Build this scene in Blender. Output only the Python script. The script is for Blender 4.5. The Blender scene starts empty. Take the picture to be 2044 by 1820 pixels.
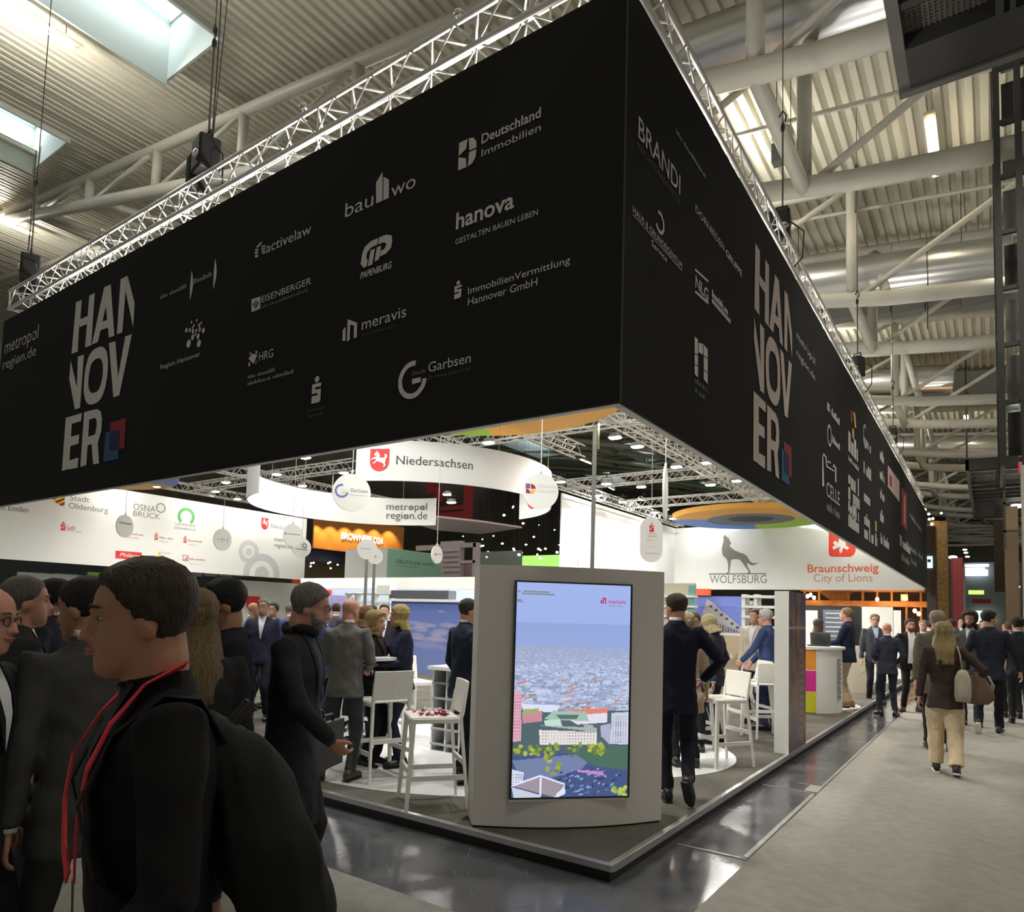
import bpy, math, random
import numpy as np
from mathutils import Vector, Matrix
PI = math.pi
rnd = random.Random(7)
S = bpy.context.scene
COL = S.collection
# ------------------------------------------------------------------ camera
YAW, PITCH, ROLL = math.radians(34.8977), math.radians(3.92858), math.radians(1.6627)
FPX, CX, CY = 1373.87, 1022.0, 1130.64
CAM = np.array([1.978, -4.026, 1.672])
Fv = np.array([-math.sin(YAW)*math.cos(PITCH), math.cos(YAW)*math.cos(PITCH), math.sin(PITCH)])
R0 = np.array([math.cos(YAW), math.sin(YAW), 0.0]); U0 = np.cross(R0, Fv)
Rv = R0*math.cos(ROLL)+U0*math.sin(ROLL); Uv = np.cross(Rv, Fv)
cd = bpy.data.cameras.new('camera'); cam = bpy.data.objects.new('camera', cd); COL.objects.link(cam)
cd.sensor_fit = 'HORIZONTAL'; cd.sensor_width = 36.0; cd.lens = FPX/2044*36.0
cd.shift_x = 0.0; cd.shift_y = (CY-910.0)/2044.0
cd.clip_start = 0.05; cd.clip_end = 400
cam.matrix_world = Matrix(((Rv[0], Uv[0], -Fv[0], CAM[0]), (Rv[1], Uv[1], -Fv[1], CAM[1]), (Rv[2], Uv[2], -Fv[2], CAM[2]), (0, 0, 0, 1)))
S.camera = cam
# ------------------------------------------------------------------ exposure, world
S.view_settings.view_transform = 'Standard'; S.view_settings.look = 'None'
S.view_settings.gamma = 1.0; S.view_settings.use_curve_mapping = False
S.view_settings.exposure = 1.2
W = bpy.data.worlds.new('hall_air'); S.world = W; W.use_nodes = True
W.node_tree.nodes['Background'].inputs[0].default_value = (1.0, 0.95, 0.86, 1)
W.node_tree.nodes['Background'].inputs[1].default_value = 0.13
S.cycles.max_bounces = 6; S.cycles.diffuse_bounces = 3; S.cycles.glossy_bounces = 3
S.cycles.sample_clamp_indirect = 4.0
S.cycles.use_denoising = True
def light(kind, loc, power, color=(1, 1, 1), **k):
    d = bpy.data.lights.new('scene_light', kind); d.energy = power; d.color = color
    for a, b in k.items(): setattr(d, a, b)
    o = bpy.data.objects.new('scene_light', d); o.location = loc; COL.objects.link(o); return o
# ------------------------------------------------------------------ projection helpers (pixel of the photo -> point on a real plane)
def ray(px, py): return (Fv*FPX+Rv*(px-CX)-Uv*(py-CY))/FPX
def on(px, py, ax, v):
    d = ray(px, py); return CAM+d*((v-CAM[ax])/d[ax])
def at(px, py, depth): return CAM+ray(px, py)*depth
def vis_yaw(px, a): return YAW+math.atan((CX-px)/FPX)+math.radians(a)
# ------------------------------------------------------------------ materials
MATS = {}
def mat(name, col, rough=0.6, metal=0.0, emit=None, es=1.0, noise=None, bump=None, spec=None, alpha=None, grain=None):
    if name in MATS: return MATS[name]
    m = bpy.data.materials.new(name); m.use_nodes = True; MATS[name] = m
    nt = m.node_tree; b = nt.nodes['Principled BSDF']
    b.inputs['Base Color'].default_value = (*col, 1); b.inputs['Roughness'].default_value = rough
    b.inputs['Metallic'].default_value = metal
    if spec is not None: b.inputs['Specular IOR Level'].default_value = spec
    if emit: b.inputs['Emission Color'].default_value = (*emit, 1); b.inputs['Emission Strength'].default_value = es
    if alpha is not None: b.inputs['Alpha'].default_value = alpha
    if noise or bump:
        tc = nt.nodes.new('ShaderNodeTexCoord'); mp = nt.nodes.new('ShaderNodeMapping')
        nt.links.new(tc.outputs['Object'], mp.inputs[0])
        if grain: mp.inputs['Scale'].default_value = grain
    if noise:
        sc, amt, col2 = noise
        n = nt.nodes.new('ShaderNodeTexNoise'); n.inputs['Scale'].default_value = sc; n.inputs['Detail'].default_value = 6
        nt.links.new(mp.outputs[0], n.inputs['Vector'])
        r = nt.nodes.new('ShaderNodeMapRange'); r.inputs[1].default_value = 0.35; r.inputs[2].default_value = 0.65; r.inputs[4].default_value = amt
        nt.links.new(n.outputs[0], r.inputs[0])
        x = nt.nodes.new('ShaderNodeMix'); x.data_type = 'RGBA'
        x.inputs[6].default_value = (*col, 1); x.inputs[7].default_value = (*col2, 1)
        nt.links.new(r.outputs[0], x.inputs[0]); nt.links.new(x.outputs[2], b.inputs['Base Color'])
    if bump:
        sc, st = bump
        n2 = nt.nodes.new('ShaderNodeTexNoise'); n2.inputs['Scale'].default_value = sc; n2.inputs['Detail'].default_value = 4
        nt.links.new(mp.outputs[0], n2.inputs['Vector'])
        bp = nt.nodes.new('ShaderNodeBump'); bp.inputs['Strength'].default_value = st; bp.inputs['Distance'].default_value = 0.02
        nt.links.new(n2.outputs[0], bp.inputs['Height']); nt.links.new(bp.outputs[0], b.inputs['Normal'])
    return m
def emis(name, col, s):
    return mat(name, (0.0, 0.0, 0.0), emit=col, es=s)
def vmat(name, emission=0.0, rough=0.5):
    m = bpy.data.materials.new(name); m.use_nodes = True; nt = m.node_tree; b = nt.nodes['Principled BSDF']
    a = nt.nodes.new('ShaderNodeVertexColor'); a.layer_name = 'Col'
    b.inputs['Roughness'].default_value = rough
    if emission:
        b.inputs['Base Color'].default_value = (0.01, 0.01, 0.01, 1)
        nt.links.new(a.outputs[0], b.inputs['Emission Color']); b.inputs['Emission Strength'].default_value = emission
    else: nt.links.new(a.outputs[0], b.inputs['Base Color'])
    return m
def fabric(name, c, r=0.85):
    c2 = tuple(min(1, x*1.5+0.001) for x in c)
    return mat(name, c, r, noise=(9, 0.6, c2), bump=(14, 0.5), grain=(1, 1, 0.45), spec=0.25)
WHITE = mat('white_laminate', (0.82, 0.83, 0.80), 0.35)
WPLAS = mat('white_plastic', (0.86, 0.85, 0.80), 0.35, spec=0.6)
WCLOTH = mat('white_banner_cloth', (0.84, 0.85, 0.83), 0.8)
BCLOTH = mat('black_banner_cloth', (0.0135, 0.0139, 0.0143), 0.9, noise=(60, 0.6, (0.021, 0.0215, 0.0218)), spec=0.2)
GPRINT = mat('pale_grey_print', (0.66, 0.655, 0.64), 0.8, noise=(40, 0.5, (0.56, 0.555, 0.54)))
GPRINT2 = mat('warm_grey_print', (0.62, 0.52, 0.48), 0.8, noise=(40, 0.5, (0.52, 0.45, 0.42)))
SWP = mat('soft_white_print', (.50, .50, .49), .8)
GDIM = mat('dim_grey_print', (0.10, 0.10, 0.10), 0.8)
DTEXT = mat('dark_grey_print', (0.10, 0.10, 0.095), 0.7)
MTEXT = mat('mid_grey_print', (0.22, 0.22, 0.215), 0.7)
LTEXT = mat('light_grey_print', (0.60, 0.61, 0.62), 0.7)
RED = mat('red_print', (0.75, 0.03, 0.03), 0.6)
REDS = mat('soft_red_print', (0.62, 0.15, 0.13), 0.7)
PRED = mat('faded_red_print', (0.60, 0.32, 0.30), 0.7)
BLUE = mat('blue_print', (0.015, 0.09, 0.22), 0.7)
DBLUE = mat('deep_blue_print', (0.002, 0.014, 0.07), 0.7)
DRED = mat('deep_red_print', (0.26, 0.018, 0.018), 0.7)
ORANGE = mat('orange_print', (0.80, 0.33, 0.04), 0.6)
ORANGE2 = mat('light_orange_print', (0.90, 0.46, 0.09), 0.6)
YELLOW = mat('yellow_print', (0.85, 0.62, 0.04), 0.6)
LIME = mat('lime_print', (0.40, 0.66, 0.06), 0.6)
GREEN = mat('green_print', (0.12, 0.45, 0.13), 0.6)
SBLUE = mat('sky_blue_print', (0.13, 0.30, 0.78), 0.6)
WHITEP = mat('white_print', (0.85, 0.85, 0.84), 0.7)
ALU = mat('truss_aluminium', (0.74, 0.72, 0.69), 0.35, metal=0.35)
STEEL = mat('painted_steel_tube', (0.50, 0.49, 0.43), 0.5, noise=(3, 0.5, (0.42, 0.41, 0.36)))
BLACKP = mat('black_plastic', (0.008, 0.008, 0.008), 0.45)
CABLE = mat('dark_wire', (0.05, 0.045, 0.04), 0.6)
PCABLE = mat('pale_wire', (0.55, 0.54, 0.50), 0.6)
LENS = emis('lit_lens', (1.0, 0.97, 0.88), 30.0)
TUBE = emis('lit_tube', (1.0, 0.86, 0.58), 9.0)
DAY = emis('sky_glow', (0.80, 0.92, 1.0), 1.5)
# ------------------------------------------------------------------ mesh helpers
def link(o, parent=None, loc=None):
    COL.objects.link(o)
    if parent is not None: o.parent = parent
    if loc is not None: o.location = loc
    return o
def tag(o, label=None, cat=None, group=None, kind=None):
    if label: o['label'] = label
    if cat: o['category'] = cat
    if group: o['group'] = group
    if kind: o['kind'] = kind
    return o
def empty(name, loc=(0, 0, 0), rz=0.0, label=None, cat=None, group=None, kind=None):
    o = bpy.data.objects.new(name, None); COL.objects.link(o); o.location = Vector([float(t) for t in loc]); o.rotation_euler = (0, 0, rz)
    o.empty_display_size = 0.1
    return tag(o, label, cat, group, kind)
def nrm(v):
    v = np.array(v, float); n = np.linalg.norm(v); return v/n if n > 1e-12 else v
class G:
    def __init__(s): s.v = []; s.f = []; s.m = []
    def add(s, vs, fs, mi=0):
        k = len(s.v); s.v += [tuple(float(c) for c in p) for p in vs]; s.f += [tuple(i+k for i in f) for f in fs]; s.m += [mi]*len(fs)
    def box(s, a, b, mi=0):
        x0, y0, z0 = a; x1, y1, z1 = b
        s.add([(x0, y0, z0), (x1, y0, z0), (x1, y1, z0), (x0, y1, z0), (x0, y0, z1), (x1, y0, z1), (x1, y1, z1), (x0, y1, z1)],
              [(0, 3, 2, 1), (4, 5, 6, 7), (0, 1, 5, 4), (1, 2, 6, 5), (2, 3, 7, 6), (3, 0, 4, 7)], mi)
    def obox(s, c, ax, half, mi=0):
        c = np.array(c, float); A = [np.array(a, float)*h for a, h in zip(ax, half)]
        vs = [c+A[0]*i+A[1]*j+A[2]*k for k in (-1, 1) for i, j in ((-1, -1), (1, -1), (1, 1), (-1, 1))]
        s.add(vs, [(0, 3, 2, 1), (4, 5, 6, 7), (0, 1, 5, 4), (1, 2, 6, 5), (2, 3, 7, 6), (3, 0, 4, 7)], mi)
    def loft(s, rings, n=12, ex=2.0, mi=0, phase=0.0):
        vs = []
        for c, ux, uy, rx, ry in rings:
            c = np.array(c, float); ux = np.array(ux, float); uy = np.array(uy, float)
            for i in range(n):
                t = 2*PI*i/n+phase; ct, st = math.cos(t), math.sin(t)
                a = math.copysign(abs(ct)**(2/ex), ct); b = math.copysign(abs(st)**(2/ex), st)
                vs.append(c+ux*a*rx+uy*b*ry)
        fs = []
        for r in range(len(rings)-1):
            for i in range(n):
                j = (i+1) % n
                fs.append((r*n+i, r*n+j, (r+1)*n+j, (r+1)*n+i))
        fs.append(tuple(range(n-1, -1, -1))); k = (len(rings)-1)*n; fs.append(tuple(range(k, k+n)))
        s.add(vs, fs, mi)
    def tube(s, pts, rad, n=8, mi=0, flat=None, up=(0.02, 0.03, 1)):
        P = [np.array(p, float) for p in pts]
        if not hasattr(rad, '__len__'): rad = [rad]*len(P)
        rings = []; ux = None
        for i, p in enumerate(P):
            d = nrm(P[min(i+1, len(P)-1)]-P[max(i-1, 0)])
            if ux is None:
                u = np.array(up, float)
                if abs(d@nrm(u)) > 0.93: u = np.array((1.0, 0.05, 0))
                ux = nrm(np.cross(u, d))
            else: ux = nrm(ux-d*(ux@d))
            uy = np.cross(d, ux); k = 1.0 if flat is None else flat
            rings.append((p, ux, uy, rad[i], rad[i]*k))
        s.loft(rings, n, mi=mi)
    def ell(s, c, r, n=12, m=8, ax=None, mi=0):
        c = np.array(c, float); ax = np.eye(3) if ax is None else np.array(ax, float)
        rings = []
        for k in range(1, m):
            t = PI*k/m; rings.append((c-ax[2]*r[2]*math.cos(t), ax[0], ax[1], r[0]*math.sin(t), r[1]*math.sin(t)))
        rings = [(c-ax[2]*r[2]*0.995, ax[0], ax[1], r[0]*.1, r[1]*.1)]+rings+[(c+ax[2]*r[2]*0.995, ax[0], ax[1], r[0]*.1, r[1]*.1)]
        s.loft(rings, n, mi=mi)
    def disc(s, c, ux, uy, r, th, n=32, mi=0):
        d = np.cross(ux, uy); c = np.array(c, float)
        s.loft([(c-d*th/2, ux, uy, r, r), (c+d*th/2, ux, uy, r, r)], n, mi=mi)
    def mesh(s, name, mats, smooth=False):
        me = bpy.data.meshes.new(name); me.from_pydata(s.v, [], s.f)
        for m in (mats if isinstance(mats, (list, tuple)) else [mats]): me.materials.append(m)
        if any(s.m): me.polygons.foreach_set('material_index', s.m)
        if smooth:
            me.polygons.foreach_set('use_smooth', [True]*len(s.f))
            if smooth == 'auto':
                try: me.set_sharp_from_angle(angle=0.7)
                except Exception: pass
        me.update(); return me
    def build(s, name, mats, parent=None, smooth=False, loc=None):
        return link(bpy.data.objects.new(name, s.mesh(name, mats, smooth)), parent, loc)
def bevel(o, w=0.006, seg=2):
    m = o.modifiers.new('b', 'BEVEL'); m.width = w; m.segments = seg; m.limit_method = 'ANGLE'; m.angle_limit = 0.6; return o
def remeshed(g, name, mats, voxel, smooth=3, disp=None):
    me = g.mesh(name, mats); o = bpy.data.objects.new('tmp', me); COL.objects.link(o)
    r = o.modifiers.new('r', 'REMESH'); r.mode = 'VOXEL'; r.voxel_size = voxel; r.use_smooth_shade = True
    if smooth: q = o.modifiers.new('s', 'SMOOTH'); q.factor = 0.5; q.iterations = smooth
    dg = bpy.context.evaluated_depsgraph_get()
    m2 = bpy.data.meshes.new_from_object(o.evaluated_get(dg)); m2.name = name
    bpy.data.objects.remove(o); bpy.data.meshes.remove(me)
    if not m2.materials:
        for m in (mats if isinstance(mats, (list, tuple)) else [mats]): m2.materials.append(m)
    if disp:
        n = len(m2.vertices); co = np.empty(n*3, np.float32); no = np.empty(n*3, np.float32)
        m2.vertices.foreach_get('co', co); m2.vertex_normals.foreach_get('vector', no)
        co = co.reshape(-1, 3); no = no.reshape(-1, 3); co = co+no*disp(co)[:, None]
        m2.vertices.foreach_set('co', co.astype(np.float32).ravel()); m2.update()
    return m2
# ---- flat print on vertical planes. plane = (axis, value, sign): axis 0 -> x=value facing +x ; axis 1 -> y=value facing -y
def uz(pl, px, py):
    p = on(px, py, pl[0], pl[1]); return (p[1] if pl[0] == 0 else p[0]), p[2]
def P3(pl, u, z, off=0.006):
    return (pl[1]+off, u, z) if pl[0] == 0 else (u, pl[1]-off, z)
def poly(parent, pl, pts, m, name='logo', off=0.006, raw=False):
    P = pts if raw else [uz(pl, *q) for q in pts]
    g = G(); n = len(P)
    g.add([P3(pl, u, z, off) for u, z in P], [tuple(range(n))])
    return g.build(name, m, parent)
def polys(parent, pl, lists, m, name='logo', off=0.006):
    g = G()
    for i_, P in enumerate(lists): g.add([P3(pl, u, z, off+(i_ % 7)*.0004) for u, z in P], [tuple(range(len(P)))])
    return g.build(name, m, parent)
def ringp(cu, cz, R, r, a0=0, a1=2*PI, n=40, ex=2.0, rx=1.0):
    out = []
    for i in range(n):
        q = []
        for rad, t in ((R, a0+(a1-a0)*i/n), (R, a0+(a1-a0)*(i+1)/n), (r, a0+(a1-a0)*(i+1)/n), (r, a0+(a1-a0)*i/n)):
            c, s_ = math.cos(t), math.sin(t)
            q.append((cu+rad*rx*math.copysign(abs(c)**(2/ex), c), cz+rad*math.copysign(abs(s_)**(2/ex), s_)))
        out.append(q)
    return out
_tc = {}
def glyphs(txt, bold=0.0, slant=0.0):
    k = (txt, bold, slant)
    if k not in _tc:
        c = bpy.data.curves.new('t', 'FONT'); c.body = txt; c.offset = bold; c.shear = slant; c.resolution_u = 3
        o = bpy.data.objects.new('t', c); COL.objects.link(o)
        me = bpy.data.meshes.new_from_object(o.evaluated_get(bpy.context.evaluated_depsgraph_get()))
        n = len(me.vertices); co = np.empty(n*3, np.float32); me.vertices.foreach_get('co', co); co = co.reshape(-1, 3)
        fs = [tuple(p.vertices) for p in me.polygons]
        mn, mx = co.min(0), co.max(0); co = (co[:, :2]-mn[:2])/np.maximum(mx[:2]-mn[:2], 1e-6)
        _tc[k] = (co, fs); bpy.data.objects.remove(o); bpy.data.meshes.remove(me); bpy.data.curves.remove(c)
    return _tc[k]
def T(parent, pl, txt, bl, br, top, m, bold=0.0, slant=0.0, off=0.006, name='lettering', raw=None):
    if raw: u0, u1, z0, z1 = raw
    else:
        u0, za = uz(pl, *bl); u1, zb = uz(pl, *br); z0 = (za+zb)/2; z1 = uz(pl, *top)[1]
    co, fs = glyphs(txt, bold, slant)
    g = G(); g.add([P3(pl, u0+(u1-u0)*a, z0+(z1-z0)*b, off) for a, b in co], fs)
    return g.build(name, m, parent)
def greek(parent, pl, a, b, h, m, off=0.006, seed=1, lines=1, gap=1.6):
    """small print too blurred to read in the photograph: a run of tiny marks along a..b (pixels), h = height in metres"""
    r = random.Random(seed); u0, z0 = uz(pl, *a); u1, z1 = uz(pl, *b); z0 = (z0+z1)/2; g = G()
    for L in range(lines):
        u = u0; zz = z0-L*h*gap; ue = u1-(u1-u0)*(0.3*r.random() if L else 0)
        while u < ue:
            w = h*(0.35+0.5*r.random()); hh = h*(0.62 if r.random() < .65 else 0.95)
            g.add([P3(pl, u, zz, off), P3(pl, u+w*.8, zz, off), P3(pl, u+w*.8, zz+hh, off), P3(pl, u, zz+hh, off)], [(0, 1, 2, 3)])
            u += w*(1.0 if r.random() < .86 else 1.9)
    return g.build('small_print', m, parent)
# ---- painted pictures (screens, posters): a raster computed here and stored as face colours of a flat grid
class Pic:
    def __init__(s, w, h): s.w, s.h = w, h; s.a = np.zeros((h, w, 3), np.float32)
    def rect(s, x0, y0, x1, y1, c): s.a[max(0, int(y0)):max(0, int(y1)), max(0, int(x0)):max(0, int(x1))] = c
    def poly(s, pts, c):
        ys, xs = np.mgrid[0:s.h, 0:s.w]; xs = xs+.5; ys = ys+.5; ins = np.zeros((s.h, s.w), bool); n = len(pts)
        for i in range(n):
            x1, y1 = pts[i]; x2, y2 = pts[(i+1) % n]
            if y1 == y2: continue
            k = ((ys < y1) != (ys < y2)) & (xs < (x2-x1)*(ys-y1)/(y2-y1)+x1); ins ^= k
        s.a[ins] = c
    def blob(s, x, y, rx, ry, c, k=1.0):
        ys, xs = np.mgrid[0:s.h, 0:s.w]; d = ((xs-x)/rx)**2+((ys-y)/ry)**2
        t = np.clip((1-d)*2, 0, 1)[..., None]*k; s.a[:] = s.a*(1-t)+np.array(c)*t
def picmesh(name, pic, P00, P10, P11, P01, m, parent):
    """P00 bottom-left, P10 bottom-right, P11 top-right, P01 top-left"""
    w, h = pic.w, pic.h; P = [np.array(p, float) for p in (P00, P10, P11, P01)]
    u = np.linspace(0, 1, w+1)[None, :, None]; v = np.linspace(0, 1, h+1)[:, None, None]
    V = (P[0]*(1-u)+P[1]*u)*(1-v)+(P[3]*(1-u)+P[2]*u)*v
    i = np.arange(h)[:, None]*(w+1)+np.arange(w)[None, :]
    F = np.stack([i, i+1, i+w+2, i+w+1], -1).reshape(-1, 4)
    me = bpy.data.meshes.new(name); me.from_pydata(V.reshape(-1, 3).tolist(), [], F.tolist()); me.materials.append(m)
    ca = me.color_attributes.new('Col', 'FLOAT_COLOR', 'CORNER')
    c = np.ones((h*w, 4, 4), np.float32); c[:, :, :3] = pic.a[::-1].reshape(-1, 1, 3)
    ca.data.foreach_set('color', c.ravel()); me.update()
    return link(bpy.data.objects.new(name, me), parent)
def cyl_between(g, a, b, r, n=12, mi=0): g.tube([a, b], r, n, mi)
PLAT = 0.11
# =================================================================== SETTING: floor, roof, far walls
def floor_material():
    m = mat('polished_dark_floor', (0.060, 0.064, 0.075), 0.14, noise=(1.7, 0.8, (0.115, 0.118, 0.125)), spec=0.6)
    nt = m.node_tree; b = nt.nodes['Principled BSDF']
    tc = nt.nodes.new('ShaderNodeTexCoord'); n = nt.nodes.new('ShaderNodeTexNoise'); n.inputs['Scale'].default_value = 3.5; n.inputs['Detail'].default_value = 8
    nt.links.new(tc.outputs['Object'], n.inputs['Vector'])
    r = nt.nodes.new('ShaderNodeMapRange'); r.inputs[1].default_value = .3; r.inputs[2].default_value = .7; r.inputs[3].default_value = .10; r.inputs[4].default_value = .30
    nt.links.new(n.outputs[0], r.inputs[0]); nt.links.new(r.outputs[0], b.inputs['Roughness'])
    return m
FLOOR = floor_material()
g = G(); g.box((-70, -30, -0.1), (40, 80, 0)); tag(g.build('floor', FLOOR), kind='structure')
CARP = mat('aisle_carpet_fabric', (0.40, 0.385, 0.35), 0.95, noise=(11, 0.55, (0.31, 0.30, 0.27)), bump=(120, 0.9), spec=0.1, grain=(.8, 1, 1))
CARP2 = mat('front_carpet_fabric', (0.42, 0.42, 0.39), 0.95, noise=(7, 0.7, (0.32, 0.32, 0.29)), bump=(120, 0.9), spec=0.1)
g = G(); g.box((0.56, -30, 0), (12, 68, 0.008)); tag(g.build('aisle_carpet', CARP), 'warm grey carpet covering the wide aisle right of the stand', 'carpet')
g = G(); g.box((-60, -12, 0), (0.545, -0.93, 0.008)); tag(g.build('aisle_carpet', CARP2), 'pale grey carpet in the aisle before the black banner, bottom left', 'carpet')
STRIP = mat('worn_metal_strip', (0.45, 0.44, 0.42), 0.35, metal=0.6, noise=(8, .6, (0.25, .25, .24)))
fl = bpy.data.objects['floor']
for a, b in (((0.505, 1.05, 0), (0.54, 3.38, 0.004)), ((0.515, 3.72, 0), (0.545, 40, 0.004)), ((0.03, 1.0, 0), (0.54, 1.03, 0.004)), ((0.30, 3.35, 0), (0.545, 3.37, 0.004)), ((0.30, 3.7, 0), (0.545, 3.72, 0.004)), ((0.02, 3.36, 0), (0.22, 3.385, 0.004))):
    g = G(); g.box(a, b); g.build('metal_strip', STRIP, fl)
g = G(); g.box((0.42, 3.40, 0), (0.545, 3.69, 0.005)); g.build('access_plate', mat('plate_stone', (0.30, .29, .27), .4), fl)
# scratches worn into the polished floor
g = G(); r_ = random.Random(3)
for k in range(45):
    x = r_.uniform(-3.2, 0.5); y = r_.uniform(-0.85, -0.05) if x < 0 else r_.uniform(-0.8, 5)
    if x > 0 and x < 0.03: continue
    a = r_.uniform(0, PI); L = r_.uniform(.01, .10); w = .0018
    dx, dy = math.cos(a)*L, math.sin(a)*L; nx, ny = -math.sin(a)*w, math.cos(a)*w
    g.add([(x-dx-nx, y-dy-ny, .0015), (x+dx-nx, y+dy-ny, .0015), (x+dx+nx, y+dy+ny, .0015), (x-dx+nx, y-dy+ny, .0015)], [(0, 1, 2, 3)])
tag(g.build('scratches', mat('scratch_grey', (0.17, .17, .175), .5), fl), kind='stuff')
# ---- roof deck of trapezoidal sheet, one sheet = four ribs
def zdeck(x): return 13.2-0.115*x+0.03*max(0.0, -x-4)
DECK = mat('roof_sheet_paint', (0.66, 0.64, 0.54), 0.55, noise=(0.8, 0.45, (0.56, 0.54, 0.45)))
ceiling = empty('ceiling', kind='structure')
PITCHX = 0.28; PER = 4
SKY = []
for k in range(5):
    y0 = 16.6*k
    SKY += [(-14.45, -12.6, -2.6+y0, 4.25+y0), (-24.0, -21.8, -2.2+y0, 4.75+y0), (-35.5, -33.0, -2.2+y0, 4.75+y0)]
    if k >= 2: SKY.append((3.0, 5.0, -2.2+y0, 4.75+y0))
def sheet(x0, y0, y1):
    g = G(); pr = []
    for i in range(PER):
        a = x0+i*PITCHX
        pr += [(a, 0.0), (a+.10, 0.0), (a+.125, -.105), (a+.255, -.105)]
    pr.append((x0+PER*PITCHX, 0.0))
    V = []
    for y in (y0, y1): V += [(x, y, zdeck(x0)-0.115*(x-x0)+h) for x, h in pr]
    n = len(pr); F = [(i, i+1, n+i+1, n+i) for i in range(n-1)]
    V += [(x, y, zdeck(x0)-0.115*(x-x0)+.02) for x, y in ((x0, y0), (x0+PER*PITCHX, y0), (x0+PER*PITCHX, y1), (x0, y1))]
    F.append((2*n, 2*n+1, 2*n+2, 2*n+3)); g.add(V, F); return g
x = -62.0
while x < 14:
    cuts = sorted([(a, b) for x0, x1, a, b in SKY if x+.5 > x0-.25 and x+.62 < x1+.25]); y = -24.0
    for a, b in cuts+[(80.0, 80.0)]:
        if a > y: sheet(x, y, a).build('roof_sheet', DECK, ceiling)
        y = b
    x += PITCHX*PER
SHAFT = mat('skylight_shaft_paint', (0.50, 0.56, 0.52), 0.7)
FRAMEW = mat('skylight_frame_paint', (0.62, 0.64, 0.62), 0.5)
for i, (x0, x1, y0, y1) in enumerate(SKY):
    z = zdeck((x0+x1)/2); xa, xb = x0-.35, x1+.35
    w = empty('window_%d' % (i+1), kind='structure')
    g = G()
    for a, b in (((xa, y0, z-.45), (xa+.06, y1, z+1.3)), ((xb-.06, y0, z-.45), (xb, y1, z+1.3)), ((xa, y0-.06, z-.3), (xb, y0, z+1.3)), ((xa, y1, z-.3), (xb, y1+.06, z+1.3))): g.box(a, b)
    g.build('shaft', SHAFT, w)
    g = G(); g.box((xa, y0, z+1.28), (xa+1.05, y1, z+1.34)); g.build('pane', DAY, w)
    g = G(); g.box((xa+1.05, y0, z+1.28), (xb, y1, z+1.34)); g.build('shaft_top', SHAFT, w)
    n = 6 if i < 3 else 3
    for k in range(n+1):
        yy = y0+(y1-y0)*k/n; g = G(); g.box((xa+.07, yy-.03, z+1.18), (xa+1.02, yy+.03, z+1.275)); g.build('glazing_bar', FRAMEW, w)
    g = G(); g.box((xa+1.02, y0, z+1.15), (xa+1.10, y1, z+1.275)); g.build('glazing_bar', FRAMEW, w)
    if i < 3:
        for k in range(2):
            yy = y1-1.2-1.6*k; g = G(); cyl_between(g, (xb-.1, yy, z+.0), (xa+.6, yy+.5, z+1.15), .035, 8); g.build('brace', FRAMEW, w)
# far walls of the hall
WALLM = mat('hall_wall_paint', (0.20, 0.18, 0.155), 0.8, noise=(0.3, .7, (0.11, .095, .08)))
for nm, a, b in (('wall_left', (-66.3, -24, 0), (-66, 80, 24)), ('wall_back', (-66, 80, 0), (30, 80.3, 24))):
    g = G(); g.box(a, b); tag(g.build(nm, WALLM), kind='structure')
# ---- roof steelwork: pairs of tube trusses running across the hall
def zup(x): return 12.78-0.115*x+0.03*max(0, -x-4)
def zlo(x): return min(9.72-0.115*x+0.122*max(0, -0.8-x), zup(x)-.25)
TY = [(5.94, 9.24), (14.7, 18.4), (24.2, 27.6), (33.4, 36.8), (42.6, 46), (51.8, 55), (61, 64), (70, 73)]
XS = [-.8-4.4*i for i in range(-3, 12)]
tn = 0
for pi, (ya, yb) in enumerate(TY):
    nn = 14 if pi < 2 else 8
    for j, y in enumerate((ya, yb)):
        lab = ['nearest', 'second nearest', 'third nearest', 'fourth nearest', 'fifth nearest', 'sixth nearest', 'seventh nearest', 'eighth nearest'][pi]
        t = empty('roof_truss', (0, y, 0), label='cream steel tube roof truss, %s of the %s row from the banner corner' % (lab, ['front', 'rear'][j]) if pi < 5 else 'cream steel tube roof truss far back over the aisle', cat='roof truss', group='roof trusses' if pi < 5 else 'far roof trusses')
        xs = np.linspace(-46, 12, 30)
        g = G(); g.tube([(x, 0, zup(x)) for x in xs], .155, nn); g.build('upper_chord', STEEL, t, True)
        xs2 = [x for x in xs if zlo(x) < zup(x)-.26]
        g = G(); g.tube([(x, 0, zlo(x)) for x in xs2], .185, nn); g.build('lower_chord', STEEL, t, True)
        for k, x in enumerate(XS):
            if zup(x)-zlo(x) < .4: continue
            g = G(); cyl_between(g, (x, 0, zlo(x)), (x, 0, zup(x)), .135, nn); g.build('post', STEEL, t, True)
            g = G(); cyl_between(g, (x, 0, zlo(x)), (x+4.4, 0, zup(x+4.4)), .075, 8); g.build('diagonal_tube', STEEL, t, True)
            if j == 0:
                g = G(); cyl_between(g, (x, 0, zlo(x)), (x, yb-ya, zlo(x)), .13, nn); g.build('cross_tube', STEEL, t, True)
                g = G(); cyl_between(g, (x+.8, 0, zlo(x+.8)), (x+.05, yb-ya, zup(x)-.1), .12, nn); g.build('cross_tube', STEEL, t, True)
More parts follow.
